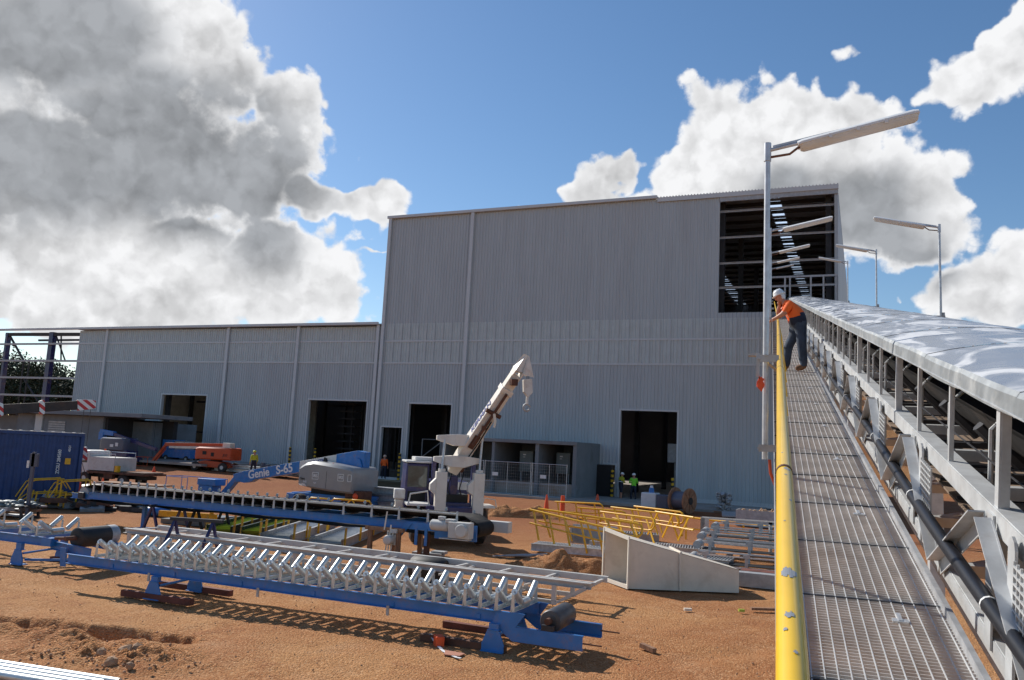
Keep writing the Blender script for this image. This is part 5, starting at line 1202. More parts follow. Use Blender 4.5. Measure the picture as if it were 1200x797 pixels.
mb = MB(); mb.prism([hb+V3((-.13, -.08, -.2)), hb+V3((.16, -.08, -.15)), hb+V3((.2, -.08, -.6)), hb+V3((.05, -.08, -.78)), hb+V3((-.1, -.08, -.6))], (0, .2, 0)); mb.b2(hb+V3((0, -.04, -1.0)), hb+V3((.08, .04, -.75))); hk = mb.build('hook_block', 'white', cr_, bevel=.015)
mb = MB(); mb.pipe([hb+V3((.04+.11*math.cos(q), 0, -1.1+.11*math.sin(q))) for q in np.linspace(0, 5.6, 14)], .035, 8); mb.build('hook', 'galvdull', hk, smooth=60)
mb = MB(); sl_ = pv+bd*2.3-up_*.32; mb.pipe([sl_, sl_+V3((.05, 0, -.25)), sl_+V3((.02, 0, -.45))], .045, 8); mb.build('sling', 'cream', cr_, smooth=60)
lf = pv+bd*1.9-lat*.214
lettering('KERMAN', .30, frame(lf, bd, up_), 'navylogo', bm1, shear=.15)

# ------------------------------------------------------------------ boom lifts
def wheel(parent, x, y, r=.46, w_=.34, mat_='tyre', rim='greyframe'):
    mb = MB(); mb.lathe([(0, -w_/2), (r*.5, -w_/2), (r*.85, -w_/2), (r*.97, -w_/3), (r, 0), (r*.97, w_/3), (r*.85, w_/2), (r*.5, w_/2), (0, w_/2)], (x, y, r), (0, 1, 0), 24); wq = mb.build('wheel', mat_, parent, smooth=40)
    mb = MB(); mb.lathe([(0, -w_/2-.015), (r*.4, -w_/2-.015), (r*.4, w_/2+.015), (0, w_/2+.015)], (x, y, r), (0, 1, 0), 16); mb.build('rim', rim, wq, smooth=40)
# orange one: local x right, y away
ob = G(250, 549); ol = thing('boom_lift', 'orange boom lift with its long boom pointing left in front of the shed', 'boom lift', V3((ob.x-.3, ob.y+1.2, ob.z)), WALLROT+rad(10), 'boom lifts'); ol.scale = (.68,)*3
for x in (-1.5, 1.7):
    for y in (-1.0, 1.0): wheel(ol, x-.2*(y < 0), y, .5, .38)
mb = MB(); mb.loft([[(x, -h_, z0), (x, h_, z0), (x, h_, z1), (x, -h_, z1)] for x, h_, z0, z1 in ((-1.9, .5, .45, .95), (-.8, .8, .45, 1.15), (1.0, .8, .45, 1.05), (2.0, .6, .45, .8))]); mb.build('chassis', 'orange', ol, bevel=.03)
mb = MB(); mb.lathe([(.6, 0), (.6, .22)], (0.1, 0, 1.1), (0, 0, 1), 20); mb.build('slew_ring', 'black', ol)
def hood_loops(x0, x1, y, z0, z1, taper=.35):
    L_ = []
    for x, k, zz in ((x0, .6, z1-.30), (x0+.12, .85, z1-.14), (x0+.6, 1, z1-.02), (x1-.35, 1, z1), (x1-.08, .92, z1-.06), (x1, .75, z1-.18)):
        c = .12; yy = y*k; L_.append([(x, -yy, z0+c), (x, -yy+c, z0), (x, yy-c, z0), (x, yy, z0+c), (x, yy, zz-c), (x, yy-c, zz), (x, -yy+c, zz), (x, -yy, zz-c)])
    return L_
mb = MB(); mb.loft(hood_loops(-2.0, 2.4, 1.15, 1.25, 2.55)); hd_ = mb.build('hood', 'orange', ol, smooth=35)
mb = MB(); mb.b2((-.9, -1.18, 1.75), (-.45, -1.14, 2.1)); mb.b2((.1, -1.18, 1.6), (.45, -1.14, 2.0)); mb.build('hatch', 'black', hd_)
lettering('JLG', .34, frame((1.75, -1.165, 1.78), (1, 0, 0), Z), 'black', hd_, shear=.2)
mb = MB(); mb.b2((.9, -.45, 2.2), (1.8, .45, 3.05)); mb.build('boom_mast', 'cream', ol, bevel=.04)
mb = MB(); mb.loft([[(1.3, -.25, 2.55), (1.3, .25, 2.55), (1.3, .25, 3.0), (1.3, -.25, 3.0)], [(-6.2, -.2, 2.38), (-6.2, .2, 2.38), (-6.2, .2, 2.75), (-6.2, -.2, 2.75)]]); mb.build('boom', 'orange', ol, bevel=.02)
mb = MB(); mb.loft([[(.9, -.3, 2.35), (.9, -.1, 2.35), (.9, -.1, 2.62), (.9, -.3, 2.62)], [(-5.6, -.28, 2.2), (-5.6, -.1, 2.2), (-5.6, -.1, 2.42), (-5.6, -.28, 2.42)]]); mb.build('lower_link', 'cream', ol, bevel=.015)
mb = MB(); mb.beam((-6.1, 0, 2.6), (-7.7, 0, .55), .25, .28, (0, 1, 0)); mb.beam((-6.0, -.2, 2.1), (-7.2, -.2, .6), .08, .08, (0, 1, 0)); mb.build('jib', 'orange', ol, bevel=.015)
mb = MB(); mb.pipe([(-9.2, -.6, .15), (-7.8, -.6, .15), (-7.8, .6, .15), (-9.2, .6, .15), (-9.2, -.6, .15)], .03, 6); mb.pipe([(-9.2, -.6, 1.1), (-7.8, -.6, 1.1), (-7.8, .6, 1.1), (-9.2, .6, 1.1), (-9.2, -.6, 1.1)], .03, 6)
for a, b in ((-9.2, -.6), (-7.8, -.6), (-7.8, .6), (-9.2, .6)): mb.pipe([(a, b, .15), (a, b, 1.1)], .03, 6)
mb.b2((-9.2, -.6, .1), (-7.8, .6, .14)); mb.build('basket', 'orange', ol)
# big blue one with grey hood
gb = G(378, 600); gb = V3((gb.x, gb.y, 0)); 
gb = GD(394, 36.5)
gl = thing('boom_lift', 'blue boom lift with a grey hood and a lettered boom slanting down left', 'boom lift', gb, RZ(WT)+rad(-2), 'boom lifts'); gl.scale = (.88,)*3
for x in (-1.5, 1.4):
    for y in (-1.0, 1.1): wheel(gl, x, y, .46, .36)
mb = MB(); mb.b2((-2.3, -.75, .35), (1.9, .85, .95)); mb.b2((-2.4, -1.0, .5), (-1.9, -.4, .9)); mb.build('chassis', 'blue', gl, bevel=.03)
mb = MB(); mb.b2((-1.2, -.6, .95), (1.2, .6, 1.2)); mb.build('slew_ring', 'black', gl)
def gh(x0, x1, y, z0, z1):
    L_ = []
    for x, k, za, zz in ((x0, .80, .10, z1-.42), (x0+.08, .9, .04, z1-.30), (x0+.5, .98, .0, z1-.10), (x0+1.0, 1, -.06, z1), (x0+2.0, 1, -.14, z1-.08), (x1-.15, 1, -.18, z1-.20), (x1-.04, .97, -.18, z1-.26), (x1, .9, -.1, z1-.34)):
        c = .09; yy = y*k; L_.append([(x, -yy, z0+za+c), (x, -yy+c, z0+za), (x, yy-c, z0+za), (x, yy, z0+za+c), (x, yy, zz-c*1.6), (x, yy-c*1.6, zz), (x, -yy+c*1.6, zz), (x, -yy, zz-c*1.6)])
    return L_
mb = MB(); mb.loft(gh(-1.75, 1.62, 1.15, 1.28, 2.55)); hg = mb.build('hood', 'greyhood', gl, smooth=38)
mb = MB(); L_ = []
for x, k, zz in ((.37, .97, 2.32), (1.5, 1, 2.30), (1.62, .97, 2.2)):
    c = .08; yy = 1.15*k; L_.append([(x, -yy, 1.15), (x, -yy+c, 1.07), (x, yy-c, 1.07), (x, yy, 1.15), (x, yy, zz-c*1.5), (x, yy-c*1.5, zz), (x, -yy+c*1.5, zz), (x, -yy, zz-c*1.5)])

mb = MB(); L_ = []
for x, k, zz in ((-.45+.37*0+.37, .9, 2.2),): pass
mb.b2((.1, -1.158, 1.25), (.112, -1.146, 2.1)); mb.build('hood_seam', 'darksteel', hg)
for (x, w_) in ((-.55, .36), (.98, .34), (1.5, .2)):
    mb = MB(); pts = [(x-w_/2, 2.0), (x+w_/2, 2.0), (x+w_/2, 1.68), (x-w_/2, 1.68)]
    for (a, b), (c_, d_) in zip(pts, pts[1:]+pts[:1]): mb.beam((a, -1.172, b), (c_, -1.172, d_), .025, .01, (0, 1, 0))
    mb.build('logo_frame', 'whitelogo', hg)
    if w_ > .3: lettering('IRS', .2, frame((x, -1.172, 1.84), (1, 0, 0), Z), 'whitelogo', hg)
lettering('Genie', .16, frame((-1.35, -1.125, 1.66), (1, .0, 0), Z), 'black', hg, shear=.2)
lettering('S-65', .12, frame((-1.2, -1.135, 1.52), (1, .0, 0), Z), 'whitelogo', hg)
lettering('4x4', .11, frame((-.55, -1.175, 1.5), (1, 0, 0), Z), 'whitelogo', hg)
mb = MB(); mb.prism([(-1.64, -1.0, 1.36), (-1.05, -1.165, 1.30), (-1.2, -1.165, 1.42), (-1.6, -1.04, 1.44)], (0, .02, 0)); mb.build('hood_stripe', 'whitelogo', hg)
mb = MB(); mb.tube((.05, -.6, 2.36), (.05, -.6, 2.5), .04, 8); mb.build('beacon', 'conered', gl)
mb = MB(); mb.prism([(-.7, -.5, 2.48), (-.62, -.5, 2.75), (-.5, -.5, 2.7), (-.45, -.5, 2.44)], (0, .1, 0)); mb.build('cap_lever', 'black', gl)
mb = MB(); mb.b2((1.1, -.9, .6), (2.2, -.2, 1.25)); mb.build('counterweight', 'rust', gl, bevel=.03)
mb = MB(); mb.ell((1.75, -.95, .98), (.16, .06, .16)); mb.build('red_cap', 'conered', gl, smooth=60)
mb = MB(); mb.loft([[(1.45, .0, 2.2), (1.45, .5, 2.2), (1.45, .5, 3.1), (1.45, .0, 3.1)], [(1.0, .0, 2.2), (1.0, .5, 2.2), (1.0, .5, 3.16), (1.0, .0, 3.16)], [(-.3, .05, 2.3), (-.3, .45, 2.3), (-.3, .45, 2.92), (-.3, .05, 2.92)]]); mb.prism([(1.0, -.1, 2.1), (1.5, -.1, 2.1), (1.25, -.1, 2.75), (1.05, -.1, 2.8)], (0, .08, 0)); mb.build('boom_base', 'blue', gl, bevel=.02)
def bloop(x, z, hh, y0=.06, y1=.44): return [(x, y0, z-hh), (x, y1, z-hh), (x, y1, z+hh), (x, y0, z+hh)]
bs_ = (2.66-1.92)/(-.3+5.3); zb = lambda x: 1.66+(x+5.3)*.19
mb = MB(); mb.loft([bloop(-.3, zb(-.3)-.0, .29), bloop(-2.6, zb(-2.6), .28)]); mb.build('boom_band', 'white', gl, bevel=.01)
mb = MB(); mb.loft([bloop(-2.6, zb(-2.6), .282), bloop(-6.3, zb(-6.3), .27), bloop(-7.0, zb(-7.0)-.02, .23)]); mb.prism([(-5.3, .02, zb(-5.3)-.22), (-5.8, .02, zb(-5.8)-.38), (-6.2, .02, zb(-6.2)-.36), (-6.9, .02, zb(-6.9)-.12)], (0, .4, 0)); bq = mb.build('boom', 'blue', gl, bevel=.01)
bd2 = V3((1, 0, .19)).normalized()
lettering('Genie', .60, frame((-5.25, .05, zb(-5.25)), bd2, Z), 'whitelogo', bq, depth=.006)
lettering('S-65', .62, frame((-3.55, .05, zb(-3.55)), bd2, Z), 'whitelogo', bq, depth=.006)
lettering('INDUSTRIAL', .20, frame((-1.35, .045, zb(-1.35)+.11), bd2, Z), 'navylogo', bq)
lettering('ROOFING & SCREENS', .12, frame((-1.75, .045, zb(-1.75)-.08), bd2, Z), 'navylogo', bq) if False else lettering('EQUIPMENT', .18, frame((-1.75, .045, zb(-1.75)-.1), bd2, Z), 'navylogo', bq)
mb = MB(); mb.beam((-6.85, .25, zb(-6.85)-.0), (-7.75, .25, .4), .3, .3, (0, 1, 0)); mb.beam((-6.9, .25, zb(-6.9)+.15), (-7.5, .25, .75), .1, .1, (0, 1, 0)); mb.build('jib', 'blue', gl, bevel=.02)
mb = MB(); mb.b2((-9.2, -.2, .25), (-8.2, .5, .85)); mb.b2((-9.25, -.25, .85), (-7.95, .55, 1.2)); mb.build('control_box', 'blue', gl, bevel=.03)
mb = MB()
def rail(pts, r=.025): mb.pipe(pts, r, 6)
rail([(-11.3, -.5, .0), (-11.3, -.5, 1.2), (-9.7, -.5, 1.2), (-9.7, -.5, 0)]); rail([(-11.3, .6, .0), (-11.3, .6, 1.2), (-7.9, .6, 1.2), (-7.9, .6, 0)]); rail([(-11.3, -.5, 1.2), (-11.3, .6, 1.2)]); rail([(-9.4, .6, 1.2), (-9.4, .6, 0)]); rail([(-11.3, .6, .1), (-7.9, .6, .1)])
mb.b2((-11.3, -.5, .02), (-8, .6, .07)); mb.build('basket', 'blue', gl)
# dark blue one in front of the annex
bb = GD(142, 61); bl = thing('boom_lift', 'dark blue boom lift with a slate hood parked behind the white tray truck', 'boom lift', bb, WALLROT, 'boom lifts')
bl.scale = (.66,)*3
for x in (-1.5, 1.5):
    for y in (-1.0, 1.0): wheel(bl, x, y, .46, .36)
mb = MB(); mb.b2((-2.1, -.8, .4), (2.1, .8, 1.0)); mb.build('chassis', 'navy', bl, bevel=.03)
mb = MB(); mb.loft(hood_loops(-2.6, 1.2, 1.15, 1.5, 2.95)); hh_ = mb.build('hood', 'darkhood', bl, smooth=35)
mb = MB(); mb.b2((.1, -1.19, 2.0), (.5, -1.16, 2.4)); mb.b2((-.7, -1.19, 1.9), (-.2, -1.16, 2.2)); mb.build('hood_sticker', 'reflect', hh_)
mb = MB(); mb.b2((-1.0, -.9, .9), (1.6, .7, 1.6)); mb.build('engine_cover', 'navy', bl, bevel=.04)
mb = MB(); mb.loft([[(-3.6, -.25, 3.2), (-3.6, .25, 3.2), (-3.6, .25, 3.8), (-3.6, -.25, 3.8)], [(-1.5, -.25, 3.1), (-1.5, .25, 3.1), (-1.5, .25, 3.6), (-1.5, -.25, 3.6)]]); mb.b2((-3.7, -.3, 2.6), (-3.0, .3, 3.5)); mb.build('boom_base', 'blue', bl, bevel=.03)
mb = MB(); mb.beam((-1.6, 0, 3.3), (5.0, 0, 1.9), .35, .38); mb.build('boom', 'navy', bl, bevel=.02)
# blue machine beyond the orange lift
mb_ = GD(212, 66); mm = thing('scissor_lift', 'bright blue service machine standing in the doorway behind the orange boom lift', 'machine', mb_, WALLROT); mm.scale = (.66,)*3
for x in (-1.6, 1.6):
    for y in (-.8, .8): wheel(mm, x, y, .4, .3)
mb = MB(); mb.b2((-2.2, -.9, .5), (2.2, .9, 1.5)); mb.b2((-2.3, -.95, 1.5), (-.6, .95, 2.6)); mb.build('body', 'blue', mm, bevel=.04)
mb = MB(); mb.b2((-.4, -.8, 1.5), (1.2, .6, 2.5)); mb.pipe([(-.5, -.85, 1.6), (1.4, -.85, 2.6)], .05, 6); mb.pipe([(-.5, -.85, 2.5), (1.4, -.85, 1.6)], .05, 6); mb.build('engine', 'galvdull', mm, bevel=.02)
# ------------------------------------------------------------------ white tray truck
tb = GD(130, 47); tk = thing('tray_truck', 'dusty white flat-tray truck with a rear toolbox parked beyond the blue container', 'truck', tb, WALLROT+rad(4)); tk.scale = (.78,)*3
for x in (-1.9, 1.6):
    for y in (-.85, .85): wheel(tk, x+.3, y, .48, .3)
mb = MB(); mb.b2((-2.8, -.5, .6), (3.6, .5, .85)); mb.build('chassis', 'black', tk)
mb = MB(); mb.prism([(-2.7, -.95, .8), (-1.3, -.95, .8), (-1.3, -.95, 2.45), (-2.3, -.95, 2.5), (-2.65, -.95, 1.7)], (0, 1.9, 0)); cb_ = mb.build('cab', 'white', tk, bevel=.05)
mb = MB(); mb.b2((-2.25, -.965, 1.6), (-1.5, -.953, 2.2)); mb.build('side_window', 'glass', cb_)
mb = MB(); mb.b2((-1.2, -1.05, 1.1), (1.1, 1.05, 2.05)); mb.b2((-.1, -1.06, 1.2), (-.08, -1.055, 2.0)); mb.build('toolbox', 'greyframe', tk, bevel=.03)
mb = MB(); mb.pipe([(-1.2, -1.0, 2.1), (-1.2, -1.0, 2.3), (1.1, -1.0, 2.3), (1.1, -1.0, 2.05)], .03, 6); mb.pipe([(-1.2, .9, 2.1), (-1.2, .9, 2.4), (1.1, .9, 2.4), (1.1, .9, 2.05)], .03, 6); mb.build('ladder_rack', 'galv', tk)
mb = MB(); mb.b2((-1.3, -1.1, .9), (3.9, 1.1, 1.04)); mb.b2((.2, -1.0, .55), (1.0, -.7, .95)); mb.b2((1.9, -1.0, 1.04), (3.8, .9, 1.12)); mb.build('tray', 'rust', tk)
mb = MB(); mb.b2((1.12, -1.0, 1.05), (1.4, -.7, 1.5)); mb.build('yellow_box', 'yellow', tk, bevel=.02)
mb = MB(); mb.tube((-.6, -.3, 2.5), (-.6, -.3, 2.62), .08, 10); mb.build('beacon', 'conered', tk)
# telescopic boom reaching in from the left
def PT(px, py, D):                                             # point on the picture ray at distance D along Y
    d = ray(px, py); k = D/d.y; return d*k+V3((0, 0, EYE))
tbm = PT(108, 474, 38); rbm = PT(-120, 487, 34)
bx = (tbm-rbm).normalized(); ml = thing('mobile_crane_boom', 'rusty brown telescopic crane boom with red and white striped ends reaching in from the left', 'crane boom', mat=frame(tbm, bx, V3((0, 1, 0)).cross(bx)*0+V3((-bx.y, bx.x, 0))))
Lb = (tbm-rbm).length
def bsx(x, w_, h, z=0): return [(x, -w_/2, z-h/2), (x, w_/2, z-h/2), (x, w_/2, z+h/2), (x, -w_/2, z+h/2)]
mb = MB(); mb.loft([bsx(-Lb, .40, .52), bsx(-.5, .34, .40)]); mb.build('boom_section', 'boomdark', ml, bevel=.02)
mb = MB()
for i in range(12): mb.tube((-3.9+i*.28, -.17, -.02), (-3.9+i*.28, -.155, -.02), .05, 8)
mb.build('inspection_hole', 'black', ml)
mb = MB(); mb.loft([bsx(-2.14, .46, .58), bsx(-2.0, .48, .66), bsx(-1.92, .44, .56)]); mb.build('boom_collar', 'chevron', ml, bevel=.02)
mb = MB(); mb.loft([bsx(-.62, .40, .50), bsx(.0, .40, .42), bsx(.14, .36, .3)]); mb.build('boom_tip', 'chevron', ml, bevel=.02)
mb = MB(); mb.loft([bsx(-Lb-1, .6, .68), bsx(-3.7, .58, .66), bsx(-3.5, .5, .5)]); mb.build('boom_head', 'chevron', ml, bevel=.03)
mb = MB(); hkp = ml.matrix_world.inverted() @ (tbm+V3((0, 0, -1.55)))
zdn = ml.matrix_world.to_3x3().inverted() @ V3((0, 0, -1))
a_ = V3((-.05, 0, -.1)); b_ = V3((-.33, 0, -.1))
mb.tube(a_, a_+zdn*2.0, .012, 6); mb.tube(b_, b_+zdn*2.1, .012, 6); mb.build('hoist_rope', 'darksteel', ml)
hc_ = a_.lerp(b_, .5)+zdn*2.15
mb = MB(); mb.box(hc_, (.42, .2, .6)); mb.build('hook_block', 'chevron', ml, bevel=.03)
mb = MB()
for dx, dy in ((-.5, -.3), (-.2, .3), (.1, -.3), (.45, .2)): mb.tube(hc_+zdn*.3, hc_+zdn*1.5+V3((dx, dy, 0)), .014, 5)
mb.build('chain_sling', 'rust', ml)

# ------------------------------------------------------------------ blue shipping container
cn0 = G(90, 592); CLEN = 12.19
ct_ = thing('shipping_container', 'dark blue corrugated shipping container with white lettering at the left edge', 'container', V3((cn0.x, cn0.y, 0)), rad(28.5))
HC = 2.93
mb = MB(); n_c = 44; vs = []; x = -CLEN+.15; k = 0
pr_ = []
while x < -.15:
    pr_ += [(x, .0), (x+.07, .0), (x+.14, .036), (x+.21, .036)]; x += .28
pr_ = [(a, b+.03) for a, b in pr_ if a < -.12]
for x, y in pr_: vs += [(x, y, .18), (x, y, HC-.12)]
mb.add(vs, [(2*i, 2*i+2, 2*i+3, 2*i+1) for i in range(len(pr_)-1)]); mb.build('side_wall', 'contblue', ct_, fixn=False)
mb = MB(); mb.b2((-CLEN, 0.09, .15), (-.02, 2.44, HC-.06)); mb.b2((-CLEN, 0, 0), (0, .1, .18)); mb.b2((-CLEN, 0, HC-.13), (0, .1, HC-.003)); mb.b2((-.12, 0.001, .18), (-.001, .15, HC-.13)); mb.b2((-.12, 2.3, 0), (0, 2.44, HC-.01)); mb.b2((-.02, .1, .1), (0.01, 2.3, HC-.1)); mb.build('frame', 'contblue', ct_, bevel=.008)
mb = MB(); vs = []; xs = np.arange(-CLEN+.05, -.02, .1)
for i, x in enumerate(xs): z = HC+.0+(.025 if (i % 4) in (1, 2) else 0); vs += [(x, .03, z), (x, 2.4, z)]
mb.add(vs, [(2*i, 2*i+2, 2*i+3, 2*i+1) for i in range(len(xs)-1)]); mb.b2((-CLEN, .0, HC+.001), (0, .03, HC+.03)); mb.build('roof', 'white', ct_)
lettering('ZCSU 284560', .17, frame((-.85, .012, 1.75), (.0, 0, 1), (-1, 0, 0)), 'whitelogo', ct_, depth=.02)
lettering('45G1', .12, frame((-.5, .012, 2.3), (.0, 0, 1), (-1, 0, 0)), 'whitelogo', ct_, depth=.02)
mb = MB(); mb.b2((-.62, -.006, 1.65), (-.42, .03, 1.9)); mb.build('warning_label', 'yellow', ct_)

# ------------------------------------------------------------------ people on the ground
def put(label, px, py, dist, face, cloth, hat, arm='down', band=None, lean=0., shin=3, group='workers on the ground'):
    g = GD(px, dist) if dist else G(px, py)
    t = person(label, g, face, standing(lean, arm, .06, shin), cloth, hat, group, band, sub=1); return t
put('worker in a yellow shirt and yellow hard hat beside the steel bundles', 296, 0, 57, rad(40), ('hiyellow', 'navycloth', 'navycloth'), 'hatyellow')
wo = put('worker in an orange shirt seen from behind in front of the narrow doorway', 449, 0, W(-33.3, -1.3, 0).y, rad(-5), ('hiorange', 'hiorange', 'navycloth'), 'hatorange'); wo.location.z = .5
w1 = W(-14.75, -1.5, 0); put('worker in a yellow shirt and shorts at the left of the large doorway', 727, 0, w1.y, rad(-60), ('hiyellow', 'navycloth', 'navycloth'), 'hat', 'fold', (.25,), .1, 0)
put('worker in a bright green top seen from behind at the large doorway', 742, 0, W(-14.1, -1.8, 0).y, rad(5), ('glow', 'glow', 'navycloth'), 'hat', 'fold')

# ------------------------------------------------------------------ bollards, cones, cabinets, drums
def bollard(label, u, y, h=1.7):
    p = W(u, y, 0); p.z = .38 if u > -30 else .45; t = thing('bollard', label, 'bollard', p, 0, 'black and yellow banded bollards')
    mb = MB(); mb.lathe([(0, 0), (.10, 0), (.10, h-.04), (.06, h), (0, h)], (0, 0, 0), (0, 0, 1), 14); mb.build('post', 'bollard', t, smooth=40)
    mb = MB(); mb.box((0, 0, .01), (.34, .34, .02)); mb.build('base_plate', 'darksteel', t)
bollard('black and orange banded bollard left of the second doorway from the left', -42.0, -.6, 2.0)
bollard('black and yellow banded bollard just inside the left jamb of the dark rack-filled doorway', -40.4, .5, 2.0)
bollard('black and yellow banded bollard between the narrow doorway and the tall doorway', -31.95, -.5, 2.0)
bollard('black and yellow bollard at the left jamb of the doorway behind the crane cab', -31.2, .4, 1.9)
bollard('black and yellow banded bollard at the left jamb of the large right-hand doorway', -15.35, -.9, 1.75)
bollard('black and yellow banded bollard at the right jamb of the large right-hand doorway', -11.45, -.3, 1.5)
def cone(label, p, h=.9, band=False, squat=False):
    t = thing('traffic_cone', label, 'traffic cone', p, 0, 'traffic cones')
    mb = MB(); mb.box((0, 0, .02), (.38, .38, .04)); mb.build('base', 'conered', t, bevel=.01)
    mb = MB(); mb.lathe([(.15 if not squat else .13, .04), (.10 if not squat else .12, h*.5), (.035 if not squat else .1, h), (0, h)], (0, 0, 0), (0, 0, 1), 16); mb.build('cone_body', 'conered', t, smooth=50)
    if band: mb = MB(); mb.lathe([(.128, .28), (.105, .5)], (0, 0, 0), (0, 0, 1), 16); mb.build('reflective_collar', 'reflect', t, smooth=50)
cone('tall orange cone in front of the concrete bays', GD(640, 42), .95)
cone('stubby orange bollard-like cone to the right of the taller one in front of the bays', GD(659, 43), .85, squat=True)
cone('small red cone at the right end wall of the concrete bays', GD(700, 50), .5)
cone('white-banded orange cone in front of the tray truck', GD(119, 42), .7, band=True)
cone('small red cone by the foot of the orange boom lift jib', GD(180, 56), .5)
wt = GD(764, 47); tk_ = thing('water_tank', 'pale square plastic tank with a dark side in front of the large doorway', 'tank', wt, rad(-30)); tk_.scale = (.75,)*3
mb = MB(); mb.b2((-.75, -.45, .1), (.45, .5, 1.2)); mb.build('tank_body', 'reflect', tk_, bevel=.08); mb = MB(); mb.b2((.47, -.45, .1), (1.35, .5, 1.12)); mb.build('tank_side', 'darkhood', tk_, bevel=.08)
dl = thing('jerry_drum', 'small dark blue drum with a white cap sitting on top of the pale tank', 'drum', wt+V3((-.05, 0, .9)), 0)
mb = MB(); mb.lathe([(0, 0), (.15, 0), (.15, .22), (.1, .27), (0, .27)], (0, 0, 0), (0, 0, 1), 14); mb.build('drum_body', 'blue', dl, smooth=40); mb = MB(); mb.lathe([(0, .27), (.1, .27), (.08, .4), (0, .4)], (0, 0, 0), (0, 0, 1), 12); mb.build('cap', 'plasticwhite', dl, smooth=40)
rl = GD(799, 45); rd = thing('cable_reel', 'big wooden cable reel with weathered flanges standing on edge by the shed wall', 'cable reel', rl, WALLROT+rad(-22))
R0 = .68
for i, x in enumerate((-.48, .42)):
    mb = MB(); mb.lathe([(.12, 0), (R0, 0), (R0, .08), (.12, .08)], (x, 0, R0), (1, 0, 0), 32); fl_ = mb.build('flange', 'timber', rd, smooth=30)
    mb = MB(); 
    for k in range(8):
        q = k*math.pi/4; mb.beam((x+(.10 if i else -.02), math.cos(q)*.12, R0+math.sin(q)*.12), (x+(.10 if i else -.02), math.cos(q)*.6, R0+math.sin(q)*.6), .12, .03, (1, 0, 0))
    mb.build('flange_boards', 'timber', fl_)
mb = MB(); mb.lathe([(0, 0), (.48, 0), (.48, .82), (0, .82)], (-.40, 0, R0), (1, 0, 0), 28); mb.build('cable_coil', 'darkhood', rd, smooth=40)
mb = MB(); mb.lathe([(0, 0), (.2, 0), (.2, .05), (0, .05)], (.51, 0, R0), (1, 0, 0), 14); mb.build('hub', 'black', rd)
# rubble cage
rb = GD(848, 46.5); rg_ = thing('scrap_stack', 'strapped cube of crushed scrap standing beside the cable reel', 'scrap stack', rb, WALLROT); rg_.scale = (.72,)*3
mb = MB(); rq = random.Random(4)
for k in range(150):
    c = V3((rq.uniform(-.5, .5), rq.uniform(-.45, .45), rq.uniform(.15, 1.5))); q = Matrix.Rotation(rq.uniform(0, 3), 3, (rq.random(), rq.random(), rq.random())); mb.box(c, (rq.uniform(.06, .4), rq.uniform(.05, .2), rq.uniform(.05, .3)), q)
mb.build('scrap_pieces', ['rust', 'galvdull'][1], rg_)
mb = MB(); mb.b2((-.65, -.6, 0), (.65, .6, .12)); mb.build('pallet', 'timber', rg_)
mb = MB(); mb.loft([[(-1.4, -.4, .06), (.9, -.7, .06), (1.2, .7, .06), (-1.1, .8, .06)], [(-1.4, -.4, .12), (.9, -.7, .12), (1.2, .7, .30), (-1.1, .8, .26)]]); o = mb.build('steel_sheet_stack', 'galvdull'); o.location = GD(875, 43.5); tag(o, 'flat stack of pale steel sheets on the ground right of the crushed scrap', 'sheet stack')
sk_ = thing('steel_skip', 'low grey steel skip holding rubble near the yellow rail at the right', 'skip', GD(892, 40), WALLROT)
mb = MB(); 
for a, b in (((-1.1, -.7, 0), (1.2, -.66, .75)), ((-1.1, .66, 0), (1.2, .7, .75)), ((-1.1, -.66, 0), (-1.06, .66, .75)), ((1.16, -.66, 0), (1.2, .66, .75)), ((-1.05, -.65, .02), (1.15, .65, .5))): mb.b2(a, b)
mb.build('bin', 'galvdull', sk_)
mb = MB()
for k in range(40): mb.ell((rq.uniform(-.9, 1), rq.uniform(-.55, .55), .52+rq.uniform(0, .22)), [rq.uniform(.06, .16) for _ in range(3)], 6, 4)
mb.build('rubble', 'stone', sk_)
# steel sections behind the grey hood
def bundle(name, label, p, rz, rows, mat_='galv', L_=5., w_=.2, h=.2, cat='steel bundle', gap=.03, group=None):
    t = thing(name, label, cat, p, rz, group)
    for j, n_ in enumerate(rows):
        for i in range(n_):
            y = (i-(n_-1)/2)*(w_+gap)+rq.uniform(-.01, .01); x = rq.uniform(-.2, .2); z = .1+j*(h+gap)
            mb = MB(); mb.channel((x-L_/2, y, z+h/2), (x+L_/2, y, z+h/2), w_, h, Z, .012, 1); mb.build('steel_section', mat_, t)
    mb = MB(); [mb.b2((x, -len(rows)*.3-.2, 0), (x+.1, len(rows)*.3+.2, .1)) for x in (-L_*.3, L_*.3)]; mb.build('dunnage', 'timber', t)
    return t
bundle('steel_bundle', 'stack of pale galvanised beams lying between the grey hood and the crane', GD(458, 36.5), WALLROT, (4, 4, 3, 2), 'galv', 6, .28, .26)
gp = GD(457, 41); db_ = thing('dark_green_bin', 'long dark green steel bin behind the stacked galvanised beams', 'bin', gp, WALLROT)
mb = MB(); mb.b2((-3.2, -.6, .1), (3.0, -.5, 1.35)); mb.b2((-3.2, .5, .1), (3.0, .6, 1.35)); mb.b2((-3.2, -.5, .1), (-3.1, .5, 1.35)); mb.b2((2.9, -.5, .1), (3, .5, 1.35)); mb.b2((-3.1, -.5, .12), (2.9, .5, .2)); mb.b2((-3.25, -.65, 1.26), (3.05, -.48, 1.36)); mb.build('bin_wall', 'darkgreen', db_)
mb = MB(); mb.b2((.9, -.64, .7), (1.3, -.605, 1.2)); mb.b2((-2.5, -.64, 1.0), (-2.3, -.605, 1.15)); mb.build('sticker', 'plasticwhite', db_)
mb = MB(); mb.beam((0, 0, .05), (.55, .3, 1.35), .1, .08); mb.build
